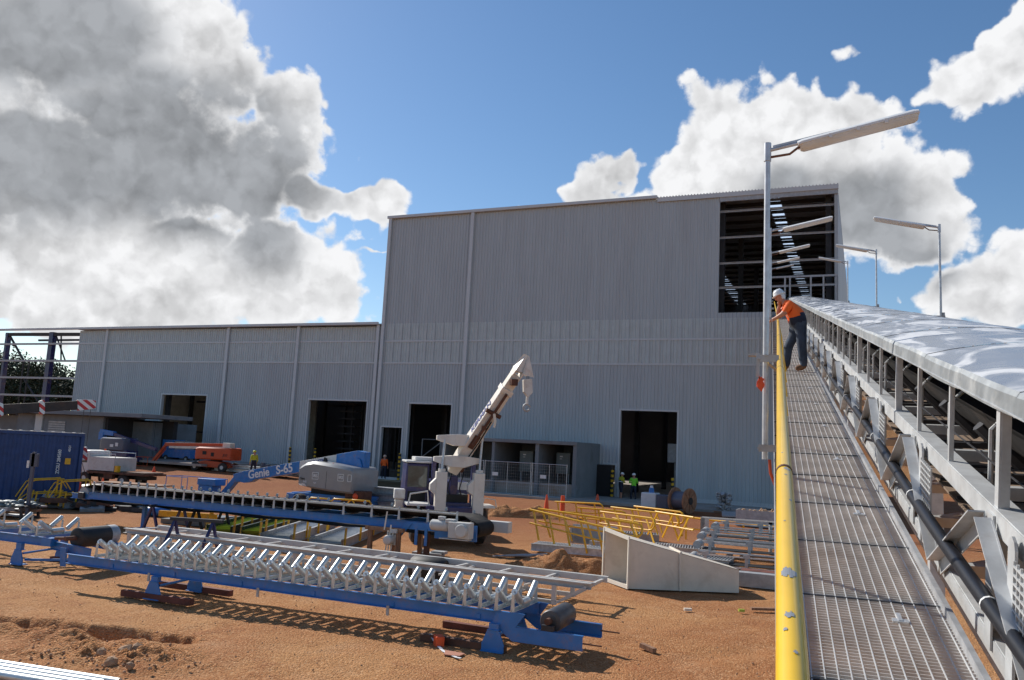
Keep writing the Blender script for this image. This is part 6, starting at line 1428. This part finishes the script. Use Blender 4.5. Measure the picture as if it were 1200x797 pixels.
o = mb.build('leaning_plank', 'timber', bevel=.005); o.location = GD(457, 34.6); tag(o, 'weathered plank leaning against the stacked galvanised beams', 'plank')
bundle('steel_bundle', 'low bundle of galvanised sections on the ground behind the worker in yellow', GD(300, 58.5), WALLROT, (5, 3), 'galv', 6.5, .25, .2)
# generic dark cluster of fittings right of the worker in yellow
o = MB(); [o.box((rq.uniform(-.6, .6), rq.uniform(-.3, .3), rq.uniform(.1, .8)), (.25, .2, .25), Matrix.Rotation(rq.uniform(0, 3), 3, 'Z')) for _ in range(12)]; o = o.build('fitting_heap', 'darkhood'); o.location = GD(312, 58); tag(o, 'small dark heap of pipe fittings right of the worker in yellow', 'fittings')

# ------------------------------------------------------------------ stair flights with yellow stanchions lying on the ground
def tray(label, p, rz, L_, wd, deck, side, posts, lab_group='stair flights lying on the ground', treads=True, rail_=False, tilt=0):
    t = thing('stair_flight', label, 'stair flight', p, rz, lab_group)
    for s in (0, 1): mb = MB(); mb.channel((0, s*wd, .16), (L_, s*wd, .16), .06, .28, Z, .01, -1 if s else 1); mb.build('stringer', side, t)
    mb = MB()
    n_ = int(L_/.26)
    for i in range(n_): x = .1+i*.26; mb.box((x, wd/2, .13), (.22, wd-.05, .02), Matrix.Rotation(rad(35 if treads else 0), 3, 'Y'))
    mb.build('tread', deck, t)
    for k, x in enumerate(np.linspace(.15, L_-.2, posts)):
        for s in (0, 1): mb = MB(); mb.beam((x, s*wd+(.045 if s else -.045), .05), (x+.06, s*wd+(.045 if s else -.045), .62), .06, .05, (1, 0, 0)); mb.build('stanchion', 'yellow', t)
    if rail_:
        for s in (0, 1):
            for x in (.0, L_*.9): mb = MB(); mb.beam((x, s*wd, .1), (x, s*wd, 1.08), .05, .04, (1, 0, 0)); mb.build('rail_post', 'yellow', t)
            mb = MB(); y = s*wd; mb.pipe([(-.4, y, .35), (-.1, y, .95), (.1, y, 1.05), (L_*.95, y, 1.12), (L_*1.2, y, .7)], .025, 8); mb.pipe([(-.35, y, .2), (.05, y, .52), (L_*1.1, y, .6)], .024, 8); mb.build('handrail', 'yellow', t, smooth=60)
    return t
dr = RZ(G(440, 598)-G(268, 628)); 
def seg(px0, py0, px1, py1): a = G(px0, py0); b = G(px1, py1); return a, RZ(b-a), (b-a).length
for (q, label, dk_, sd_, wd, ps) in (((270, 628, 350, 602), 'lime and yellow stair flight farthest left of the row behind the belt conveyor', 'lime', 'darkgreen', .8, 4), ((307, 630, 400, 600), 'second lime and yellow stair flight in the row behind the belt conveyor', 'lime', 'darkgreen', .7, 4),
                               ((340, 639, 425, 606), 'grey stair flight with white treads in the middle of the row behind the belt conveyor', 'reflect', 'galvdull', .95, 5), ((400, 645, 475, 611), 'white-treaded grey stair flight at the right end of the row behind the belt conveyor', 'reflect', 'galvdull', 1.0, 4)):
    a, r_, ln = seg(*q); tray(label, a, r_, min(ln, 6.0), wd, dk_, sd_, ps)
# two railed platforms near the container
for q, label in (((28, 605, 58, 585), 'yellow-railed grey stair flight nearer the left edge beside the blue container'), ((62, 604, 88, 588), 'yellow-railed grey stair flight just left of the belt conveyor tail')):
    a, r_, ln = seg(*q); tray(label, GD(q[0]+6, 32.5), rad(38), 1.15, .8, 'galvdull', 'galvdull', 3, 'railed stair flights by the container', True, True)
# ------------------------------------------------------------------ handrail sections lying in the yard on the right
def handrail(label, p, rz, L_, h=1.05, n_=4, tilt=0., roll=0., bend=True, lean=.25, mat_='yellow'):
    m_ = Matrix.Translation(p) @ Matrix.Rotation(rz, 4, 'Z') @ Matrix.Rotation(tilt, 4, 'Y') @ Matrix.Rotation(roll, 4, 'X')
    t = thing('handrail_section', label, 'handrail', group='loose yellow handrail sections', mat=m_)
    h *= .78; s = lean*1.3
    mb = MB()
    pts = [(0, 0, h)]+[(L_, 0, h)]
    if bend: pts += [(L_+.13, 0, h-.05), (L_+.2, 0, h-.15), (L_+.2, 0, h-.28), (L_+.13, 0, h-.38), (L_, 0, h-.42)]
    mb.pipe(pts, .036, 8); mb.build('top_rail', 'yellow', t, smooth=60)
    mb = MB(); mb.pipe([(.1, 0, h-.42), (L_, 0, h-.42)], .030, 8); mb.build('mid_rail', 'yellow', t, smooth=60)
    for x in np.linspace(.15, L_-.25, n_): mb = MB(); mb.beam((x, 0, h), (x+s, 0, 0), .06, .035, (0, 1, 0)); mb.build('post', 'yellow', t)
    return t
def hr(label, px0, py0, px1, h=1.05, n_=4, dz=0., dist1=None, **k):
    a = G(px0, py0); d = ray(px1, py0); 
    b = a+V3((1, -.18, 0)) if dist1 is None else GD(px1, dist1)
    rz = RZ(b-a); Ln = (b-a).length
    a.z += dz; return handrail(label, a, rz, Ln, h, n_, **k)
def at(px, dist, z=0): p = GD(px, dist); p.z += z; return p
def hr2(label, p, q, h=1.05, n_=4, **k): return handrail(label, p, RZ(q-p), (q-p).length, h, n_, tilt=-math.asin((q-p).normalized().z), **k)
hr2('longest yellow handrail section at the front left of the pile, nearest the camera', at(614, 27.5, .35), at(722, 25.2, .0), 1.15, 6, lean=.35, roll=rad(-8))
hr2('second yellow handrail section close behind the longest one', at(625, 28.8, .30), at(742, 26.8, .12), 1.15, 5, lean=.4, roll=rad(-10))
hr2('yellow handrail section with a looped end at the back left of the pile', at(650, 37, .1), at(702, 35.5, .2), 1.1, 3, lean=.1)
hr2('short yellow handrail section behind the looped ones at the back of the pile', at(676, 35, .1), at(728, 34, .1), 1.0, 3, lean=.15)
hr2('yellow handrail section lying in the middle of the pile', at(697, 30.5, .2), at(757, 28.5, .2), 1.15, 4, lean=.5, roll=rad(-15))
hr2('yellow handrail section crossing the middle of the pile behind', at(715, 33, .2), at(790, 30.5, .2), 1.15, 4, lean=.35)
hr2('yellow handrail section with a looped end at the right of the pile', at(742, 32.5, .35), at(796, 30.5, .35), 1.1, 3, lean=.3)
hr2('yellow handrail section with crossed posts at the right end of the pile', at(767, 30.0, .35), at(812, 28, .35), 1.1, 3, lean=-.45, bend=False)
hr2('straight yellow handrail section running right behind the grey frames', at(800, 33, .0), at(915, 30.0, .0), 1.1, 4, bend=False, lean=.0)
# grey platforms under them
def platform(label, p, rz, L_, wd, h=.35, mat_='galv', group='grey steel platforms on the ground'):
    t = thing('steel_platform', label, 'platform', p, rz, group)
    for y in (0, wd): mb = MB(); mb.channel((0, y, h/2+.02), (L_, y, h/2+.02), .07, h-.04, Z, .01, 1 if y == 0 else -1); mb.build('edge_beam', mat_, t)
    mb = MB(); 
    for x in np.arange(.04, L_, .09): mb.b2((x, .04, h-.04), (x+.03, wd-.04, h))
    mb.build('deck_grating', mat_, t)
    mb = MB(); [mb.b2((x, .05, .05), (x+.05, wd-.05, h-.06)) for x in (.1, L_/2, L_-.15)]; mb.build('cross_beam', mat_, t)
    return t
platform('long grey platform under the nearest yellow handrail, left of the chute', at(622, 26.5), rad(-18), 3.4, .8, .26)
platform('grey platform behind the chute under the middle of the handrail pile', at(690, 28.5), rad(-14), 4.2, 1.1, .22)
platform('pale flat platform between the handrail pile and the chute', at(728, 25.5), rad(-24), 3.2, 1.0, .3, 'galvdull')
platform('pale platform leaning low at the back of the handrail pile', at(665, 31.5), rad(-10), 3.4, .8, .3, 'galvdull')
bx_ = thing('open_crate', 'grey steel box frame standing under the left handrails', 'box frame', at(668, 28.6), rad(-12))
mb = MB()
for x in (0, 1.5):
    for y in (0, .8): mb.b2((x-.03, y-.03, 0), (x+.03, y+.03, .65))
for y in (0, .8): mb.b2((-.03, y-.03, .62), (1.53, y+.03, .68)); mb.b2((-.03, y-.03, .02), (1.53, y+.03, .08))
mb.build('frame', 'galv', bx_); mb = MB(); mb.b2((.03, .77, .08), (1.47, .79, .62)); mb.b2((-.02, .03, .08), (0, .77, .62)); mb.build('panel', 'galvdull', bx_)
gs = thing('grey_stand', 'plain grey table-like steel stand behind the stacked conveyor frames', 'stand', at(822, 30.5), rad(-14))
mb = MB(); [mb.b2((x-.05, -.05, 0), (x+.1, .05, 1.05)) for x in (0,)]; mb.b2((-.05, -.05, 1.0), (3.2, .05, 1.06)); mb.b2((0, .5, 1.0), (3, .55, 1.05)); mb.b2((3.05, -.05, 0), (3.12, .05, 1.0)); mb.b2((-.05, -.05, .5), (.25, -.03, 1.0)); mb.build('frame', 'greyframe', gs)
# stack of conveyor modules
def module(label, p, rz, L_, k):
    t = thing('conveyor_module', label, 'conveyor frame', p, rz, 'stacked grey conveyor frames')
    for y in (0, .85):
        mb = MB(); mb.beam((0, y, .1), (L_, y, .1), .04, .05); mb.beam((.1, y, .40), (L_, y, .40), .04, .035); mb.build('rail', 'galv', t)
    for x in np.arange(.3, L_, 1.15):
        mb = MB(); [mb.b2((x, y-.03, .12), (x+.09, y+.03, .42)) for y in (0, .85)]; mb.b2((x, .03, .1), (x+.08, .82, .16)); mb.prism([(x-.05, -.04, .38), (x+.14, -.04, .38), (x+.14, -.04, .52), (x-.05, -.04, .46)], (0, .03, 0)); mb.build('bracket', 'galvdull', t)
    mb = MB(); mb.b2((.1, .12, .14), (L_-.1, .74, .16)); mb.build('deck', 'black', t)
    mb = MB(); mb.lathe([(0, 0), (.12, 0), (.12, .75), (0, .75)], (-.05, .05, .26), (0, 1, 0), 18); mb.build('end_drum', 'galvdull', t, smooth=40)
    return t
md = rad(-20)
for i, (px, dist, z, ln, lab) in enumerate(((812, 24.3, .05, 4.4, 'front lowest grey conveyor frame in the stack right of the chute'), (818, 25.4, .32, 4.0, 'second grey conveyor frame of the stack right of the chute, counted from the front'), (822, 26.6, .45, 4.0, 'middle grey conveyor frame of the stack right of the chute'), (826, 27.8, .5, 4.0, 'fourth grey conveyor frame of the stack, behind the middle one'), (838, 29.0, .6, 3.6, 'rearmost and highest grey conveyor frame of the stack'))):
    module(lab, at(px, dist, z), md, ln, i)
mb = MB(); [mb.b2((x, -.3, 0), (x+.15, 4.6, .1+.0)) for x in (.6, 3.4)]; o = mb.build('timber_dunnage', 'timber'); o.location = at(812, 24.1); o.rotation_euler = (0, 0, md); tag(o, 'timber bearers beneath the stacked grey conveyor frames', 'timber')
mb = MB(); mb.b2((0, 0, .05), (3.5, .5, .30)); mb.b2((0, -.25, .02), (3.8, -.15, .08)); o = mb.build('flat_beam', 'redtimber'); o.location = at(868, 22.3); o.rotation_euler = (0, 0, md); tag(o, 'dark flat beam on the ground in front of the stacked frames', 'beam')
mb = MB(); mb.b2((-.1, 0, 0), (1.0, .35, .35)); mb.b2((1.0, .1, .15), (3.2, .2, .2)); o = mb.build('steel_channel', 'galvdull'); o.location = at(868, 21.5); o.rotation_euler = (0, 0, md); tag(o, 'short grey steel channel on the ground just right of the cream chute', 'channel')
def heap(name, label, p, rx, ry, h, mt, n_=900, seed=1, kind=None, lump=.5):
    rs = np.random.RandomState(seed); mb = MB(); NU, NV = 64, 40
    def f(i, j):
        x = (i-.5)*2; y = (j-.5)*2; r = math.hypot(x, y); b = max(0, 1-r*r*1.05)**.8
        q = float(fbm(np.array(x*rx*1.7+seed*9), np.array(y*ry*1.7), 5)); q2 = float(fbm(np.array(x*rx*7+3), np.array(y*ry*7+seed), 4))
        return (x*rx, y*ry, b*h*(1+q*2.2*lump*2)+q2*.16*min(1, b*4)*lump-.06)
    mb.grid(f, NU, NV); o = mb.build(name, mt, smooth=180, fixn=False); o.location = p; tag(o, label, 'dirt mound' if mt == 'dirt' else 'heap'); return o
heap('dirt_mound', 'mound of clumpy red dirt between the pale grey frame and the cream chute', G(655, 668), 1.75, .75, .50, 'dirt', seed=4, lump=.34)
heap('dirt_mound', 'low ridge of red dirt in front of the concrete bays right of the crane', GD(600, 40), 4.2, .9, .45, 'dirt', seed=8)
heap('dirt_mound', 'small bump of reddish dirt between the blue boom tip and the grey hood', GD(325, 33), .9, .5, .4, 'dirt', seed=12)
# rocks in the churned ground
rk = MB(); rr_ = random.Random(11)
def rock(mb, c, s):
    q = Matrix.Rotation(rr_.uniform(0, 6), 3, V3((rr_.random(), rr_.random(), rr_.random()+.1)).normalized()); loops = []
    for i in range(5):
        ph = math.pi*(i+.0)/4; z = -math.cos(ph); w_ = max(.05, math.sin(ph)); loops.append([c+q @ V3((s*w_*math.cos(t)*rr_.uniform(.7, 1.1), s*w_*math.sin(t)*rr_.uniform(.55, 1.0), s*z*.75)) for t in np.arange(0, 6.28, 6.2832/7)])
    mb.loft(loops)
for k, (rx_, ry_, rs_2, rl_) in enumerate(((146, 768, .15, 'largest pale brown rock in the middle of the rubble at the lower left'), (160, 767, .12, 'pale pinkish rock at the right end of the rubble at the lower left'), (130, 780, .11, 'brown rock at the lower edge of the rubble near the steel pipes'), (118, 771, .09, 'smaller rock at the left of the rubble at the lower left'), (152, 784, .07, 'small rock below the largest one in the rubble'))):
    p = G(rx_, ry_); mb = MB(); rock(mb, V3((0, 0, .03)), rs_2); o = mb.build('rock', 'stone'); o.location = p+V3((0, 0, rr_.uniform(0, .06))); tag(o, rl_, 'rock', 'rocks in the rubble')
for k in range(650):
    x, y = rr_.uniform(-10.5, 6), rr_.uniform(8.6, 20); s = rr_.uniform(.006, .02); rock(rk, V3((x, y, float(gz(x, y))+s*.2)), s)
for k in range(260):
    p = G(rr_.gauss(125, 45), rr_.gauss(768, 10)); s = rr_.uniform(.008, .03); rock(rk, p+V3((0, 0, rr_.uniform(.0, .06))), s)
o = rk.build('gravel', 'stone'); tag(o, 'loose gravel and crumbs of stone scattered over the red dirt', 'gravel', kind='stuff')
# silver pipes at the lower left corner
q0, q1 = G(-40, 772, .35), G(140, 800, .35); dq = (q1-q0).normalized()
for i in range(4):
    off = V3((-dq.y, dq.x, 0))*(-.11*i); a = q0+off-dq*1.5; b = q1+off-dq*(.12*i-.0); mb = MB(); mb.tube(V3((0, 0, 0)), b-a, .05, 18); o = mb.build('steel_pipe', 'roller', smooth=60); o.location = a
    tag(o, ('rearmost', 'second from the rear', 'third from the rear', 'nearest')[i]+' bright steel pipe of the bundle at the lower left corner', 'pipe', 'bright steel pipes at the lower left')
mb = MB(); mb.b2((-.1, -.45, 0), (.1, .35, .2)); o = mb.build('timber_bearer', 'timber'); o.location = V3(((q0+q1)/2-dq*.8).to_tuple()[:2]+(0,)); o.rotation_euler = (0, 0, RZ(dq)); tag(o, 'timber bearer under the bright steel pipes at the lower left corner', 'timber')
# small litter
mb = MB(); mb.box((0, 0, .04), (.3, .09, .07)); o = mb.build('wood_offcut', 'timber'); o.location = G(759, 762); o.rotation_euler = (0, .1, -.9); tag(o, 'short timber offcut lying on open red dirt at the lower centre', 'offcut')
mb = MB(); mb.box((0, 0, .03), (.16, .08, .05)); o = mb.build('wood_offcut', 'cream'); o.location = G(806, 716); tag(o, 'small pale offcut on the dirt below the chute', 'offcut')
mb = MB(); mb.box((0, 0, .03), (.12, .07, .05)); o = mb.build('wood_offcut', 'lime'); o.location = G(869, 717); tag(o, 'tiny yellowish offcut on the dirt below the right end of the chute', 'offcut')
mb = MB(); mb.box((0, 0, .04), (.7, .1, .05)); o = mb.build('wood_offcut', 'timber'); o.location = G(898, 716); o.rotation_euler = (0, 0, .1); tag(o, 'thin timber batten on the dirt beside the yellow handrail', 'offcut')
mb = MB(); pts = [G(504, 752)+V3((0, 0, .12)), G(512, 757)+V3((0, 0, .02)), G(520, 765)+V3((0, 0, .02)), G(535, 772)+V3((0, 0, .02)), G(540, 773)+V3((0, 0, .02))]
for a, b in zip(pts, pts[1:]): mb.beam(a, b, .05, .006)
o = mb.build('lifting_strap', 'whitelogo'); tag(o, 'white strap trailing on the dirt beside the right foot of the foreground conveyor', 'strap')
mb = MB(); mb.loft([[G(522, 764)+V3((0, 0, .015)), G(545, 768)+V3((0, 0, .015)), G(538, 771)+V3((0, 0, .015)), G(520, 769)+V3((0, 0, .015))], [G(522, 764)+V3((0, 0, .03)), G(545, 768)+V3((0, 0, .03)), G(538, 771)+V3((0, 0, .03)), G(520, 769)+V3((0, 0, .03))]]); o = mb.build('orange_sheet', 'skin'); tag(o, 'scrap of pale orange plastic under the white strap', 'scrap')
# black coil behind the grey frame
bc = G(500, 688); mb = MB(); mb.lathe([(0, 0), (.26, 0), (.30, .05), (.30, .75), (.24, .85), (0, .85)], (-.45, 0, .3), (1, 0, 0), 20); o = mb.build('black_drum', 'rubber', smooth=40, bevel=.0); o.location = bc+V3((0, .6, 0)); o.rotation_euler = (0, 0, -.3); tag(o, 'squat black roll lying inside the pale grey frame', 'roll')
mb = MB(); mb.box((0, 0, .05), (.9, .35, .08)); mb.box((.3, .1, .1), (.4, .3, .08)); mb.box((-.2, 0, .12), (.3, .1, .1)); o = mb.build('grey_offcuts', 'galvdull'); o.location = G(502, 651); o.rotation_euler = (0, 0, -.3); tag(o, 'grey steel offcuts on the ground below the motor end of the belt conveyor', 'steel offcuts')
mb = MB(); mb.prism([(-.4, 0, 0), (.3, 0, 0), (.45, 0, .12), (-.2, 0, .2)], (0, .25, 0)); o = mb.build('black_wedge', 'black'); o.location = G(343, 648); tag(o, 'flat black rubber scrap in front of the grey stair flights', 'scrap')
mb = MB()
for k in range(7): mb.beam((k*.12, rq.uniform(-.2, .2), .03+k*.005), (k*.12+.9, rq.uniform(-.1, .5), .05+k*.01), .08, .02)
o = mb.build('steel_offcuts', 'galvdull'); o.location = G(578, 652); tag(o, 'scatter of thin grey steel strips left of the dirt mound', 'steel offcuts')
# junk between container and belt conveyor
jk = GD(112, 33); mb = MB()
for k in range(46):
    c = V3((rq.uniform(-1.8, 2.2), rq.uniform(-.8, .8), rq.uniform(.04, .45))); q = Matrix.Rotation(rq.uniform(-.6, .6), 3, (rq.random(), rq.random(), rq.random())); mb.cur = 0; mb.cur = rq.choice((0, 0, 1, 2, 3)); mb.box(c, (rq.uniform(.2, 1.1), rq.uniform(.08, .4), rq.uniform(.04, .2)), q)
o = mb.build('scrap_heap', ['darksteel', 'galvdull', 'rust', 'rubber']); o.location = jk; tag(o, 'dark heap of belting, brackets and steel scrap under the tail of the belt conveyor', 'scrap heap')
jk = GD(8, 29.0); mb = MB()
for k in range(34):
    c = V3((rq.uniform(-1.5, 1.2), rq.uniform(-.8, .8), rq.uniform(.04, .75))); mb.cur = rq.choice((0, 1, 1, 2)); mb.box(c, (rq.uniform(.2, 1.0), rq.uniform(.2, .5), rq.uniform(.05, .25)), Matrix.Rotation(rq.uniform(-.3, .3), 3, (rq.random(), rq.random(), 1)))
for k in range(24): mb.cur = 3; mb.ell((rq.uniform(-1.2, 1.0), rq.uniform(-.6, .6), .8+rq.uniform(-.1, .15)), (rq.uniform(.12, .3), rq.uniform(.1, .25), rq.uniform(.08, .16)), 8, 5)
mb.cur = 2
for x in (-1.4, 1.0): mb.b2((x, -.7, 0), (x+.1, -.6, .75)); mb.b2((x, .6, 0), (x+.1, .7, .75)); mb.b2((x, -.7, .7), (x+.1, .7, .76))
o = mb.build('pallet_load', ['timber', 'galvdull', 'darksteel', 'panelgreen']); o.location = jk; o.scale = (.75, .8, .55); tag(o, 'pallets of grey wrapped parts in front of the blue container at the left edge', 'pallet load')
pl = thing('steel_post', 'slim dark grey post with a small white plate in front of the blue container', 'post', GD(31, 29.0)); mb = MB(); mb.b2((-.05, -.05, 0), (.05, .05, 2.25)); mb.b2((-.12, -.05, 1.75), (.16, .06, 2.2)); mb.build('post', 'darkhood', pl); mb = MB(); mb.b2((-.18, -.08, 1.7), (-.1, -.06, 1.95)); mb.build('plate', 'plasticwhite', pl)
mb = MB(); mb.b2((-.3, -.3, 0), (.3, .3, .05)); mb.build('base', 'darksteel', pl)
# boards, table and low yellow beams in the yard
tb_ = thing('work_table', 'rough timber table in front of the tray truck', 'table', GD(148, 38), rad(-14)); mb = MB(); mb.b2((-1.3, -.5, .72), (2.0, .5, .78)); mb.build('top', 'timber', tb_)
for x in (-1.1, .3, 1.0): mb = MB(); mb.b2((x, -.4, 0), (x+.06, .4, .72)); mb.build('leg', 'darksteel', tb_)
wb = thing('white_dinghy_cover', 'low white bag-like bundle on the ground between the container and the tray truck', 'bundle', GD(108, 41)); mb = MB(); mb.ell((0, 0, .22), (.8, .5, .24), 14, 8); mb.ell((.9, .1, .15), (.5, .3, .15), 10, 6); mb.build('bag', 'cream', wb, smooth=60)
rc2 = MB(); rc2.lathe([(0, 0), (.16, 0), (.16, .5), (.1, .55), (0, .55)], (0, 0, 0), (0, 0, 1), 14); o = rc2.build('red_bottle', 'conered', smooth=40); o.location = GD(90, 40.5); tag(o, 'small orange-red canister at the right corner of the blue container', 'canister')
for px, dist, ln, lab in ((205, 36.5, 4.2, 'long yellow steel beam lying behind the left half of the belt conveyor'), (250, 35, 3.0, 'shorter yellow steel beam lying in front of the blue control box')):
    mb = MB(); mb.b2((-ln/2, -.1, .35), (ln/2, .1, .52)); mb.b2((-ln/2+.3, -.06, 0), (-ln/2+.4, .06, .35)); mb.b2((ln/2-.4, -.06, 0), (ln/2-.3, .06, .35)); o = mb.build('yellow_beam', 'yellow'); o.location = GD(px, dist); o.rotation_euler = (0, 0, rad(-14)); tag(o, lab, 'beam')
mb = MB(); mb.b2((-.9, -.4, 0), (.9, .4, .16)); o = mb.build('pale_slab', 'concrete'); o.location = GD(222, 29.5); o.rotation_euler = (0, 0, -.3); tag(o, 'low pale slab beneath the belt conveyor right of the trestles', 'slab')
mb = MB(); mb.b2((-1.2, -.06, .25), (1.0, .06, .45)); mb.b2((.75, -.05, .1), (.85, .05, 1.2)); o = mb.build('yellow_toe_board', 'yellow'); o.location = GD(222, 29.0); o.rotation_euler = (0, 0, -.2); tag(o, 'yellow toe board with one upright standing on the pale slab', 'toe board')
mb = MB(); mb.ell((0, 0, .2), (.5, .3, .2), 12, 8); mb.ell((.3, .1, .3), (.25, .2, .15), 8, 6); o = mb.build('blue_tarp', 'blue', smooth=60); o.location = GD(182, 31.5); tag(o, 'crumpled blue tarpaulin behind the trestles under the belt conveyor', 'tarpaulin')
for px, dist, w_, lab in ((320, 34.6, 1.6, 'pale board lying flat behind the belt conveyor, left of the grey hood'), (240, 32, 2.2, 'long pale board on the ground under the belt conveyor')):
    mb = MB(); mb.b2((-w_/2, -.4, .02), (w_/2, .4, .10)); o = mb.build('flat_board', 'concrete'); o.location = GD(px, dist); o.rotation_euler = (0, 0, -.35); tag(o, lab, 'board')
for i, (px, dist) in enumerate(((373, 33.3), (400, 33.3), (420, 33.2))):
    t = thing('yellow_bracket', ('left', 'middle', 'right')[i]+' loose yellow looped bracket lying below the grey hood', 'bracket', GD(px, dist), rad(-15), 'yellow looped brackets below the grey hood'); mb = MB(); mb.pipe([(-.5, 0, .05), (-.5, 0, .75), (-.4, 0, .85), (.4, 0, .85), (.5, 0, .75), (.5, 0, .05)], .035, 8); mb.pipe([(-.5, 0, .5), (.5, 0, .5)], .03, 8); mb.build('loop', 'yellow', t, smooth=60)
mb = MB(); mb.b2((-.1, 0, 0), (0.0, .1, 1.1)); mb.b2((-.1, 0, 1.02), (.5, .1, 1.1)); mb.b2((.42, 0, .0), (.5, .1, 1.02)); mb.b2((-.1, .0, .5), (.5, .06, .56)); o = mb.build('grey_gate_frame', 'galvdull'); o.location = GD(905, 29); tag(o, 'small grey upright frame just left of the near yellow handrail', 'frame')

# ------------------------------------------------------------------ trees beyond the open frame
def tree_meshes(seed, h):
    r = random.Random(seed); trunk = MB(); trunk.pipe([(0, 0, 0), (.15, .1, h*.3), (.1, -.2, h*.6)], [.35, .26, .12], 8); cl_ = []
    for k in range(7):
        a = r.uniform(0, 6.28); e = V3((math.cos(a)*h*.28, math.sin(a)*h*.28, h*r.uniform(.55, .95))); trunk.pipe([(.1, 0, h*r.uniform(.25, .5)), tuple(e*.6+V3((0, 0, h*.2))), tuple(e)], [.14, .09, .03], 6); cl_.append(e)
    for k in range(9): cl_.append(V3((r.gauss(0, h*.16), r.gauss(0, h*.16), h*r.uniform(.35, .98))))
    lf = MB()
    for c in cl_:
        rr2 = h*r.uniform(.10, .19)
        for k in range(260):
            d = V3((r.gauss(0, 1), r.gauss(0, 1), r.gauss(0, .8))).normalized()*rr2*r.uniform(.5, 1.1); p = c+d; s = r.uniform(.12, .26); u = V3((r.gauss(0, 1), r.gauss(0, 1), r.gauss(0, 1))).normalized(); v = u.cross(V3((r.random(), r.random(), r.random()))).normalized()
            lf.quad(p-u*s, p-v*s*.6, p+u*s, p+v*s*.6)
    return trunk, lf
protos = []
spots = [(-6, 118, 12, 'dark tree at the very left edge beyond the open frame'), (14, 112, 11.5, 'dark bushy tree left of the thin frame column'), (30, 125, 13, 'tallest dark tree seen between the two frame columns'), (46, 114, 11, 'shorter dark tree just left of the thick frame column'), (62, 120, 10.5, 'dark tree behind the thick frame column'), (78, 116, 10, 'dark tree between the thick frame column and the grey wall'), (93, 124, 9.5, 'dark tree partly hidden by the left end of the grey wall'), (-30, 112, 13, 'dark tree just outside the left edge of the view'), (38, 142, 13, 'dark tree rising behind the others between the frame columns')]
for i, (px, dist, h, tlab) in enumerate(spots):
    d = ray(px, 500); p = V3((d.x/d.y*dist, dist, .0))
    if i < 3:
        t = thing('dark_tree', tlab, 'tree', p, 0, 'trees beyond the open frame'); a, b = tree_meshes(i+3, 11.5); a.build('trunk', 'bark', t); b.build('crown', 'leaf', t, fixn=False); protos.append(t)
    else: t = dup(protos[i % 3], tlab, p, i*1.3)
    t.scale = (h/11.5,)*3
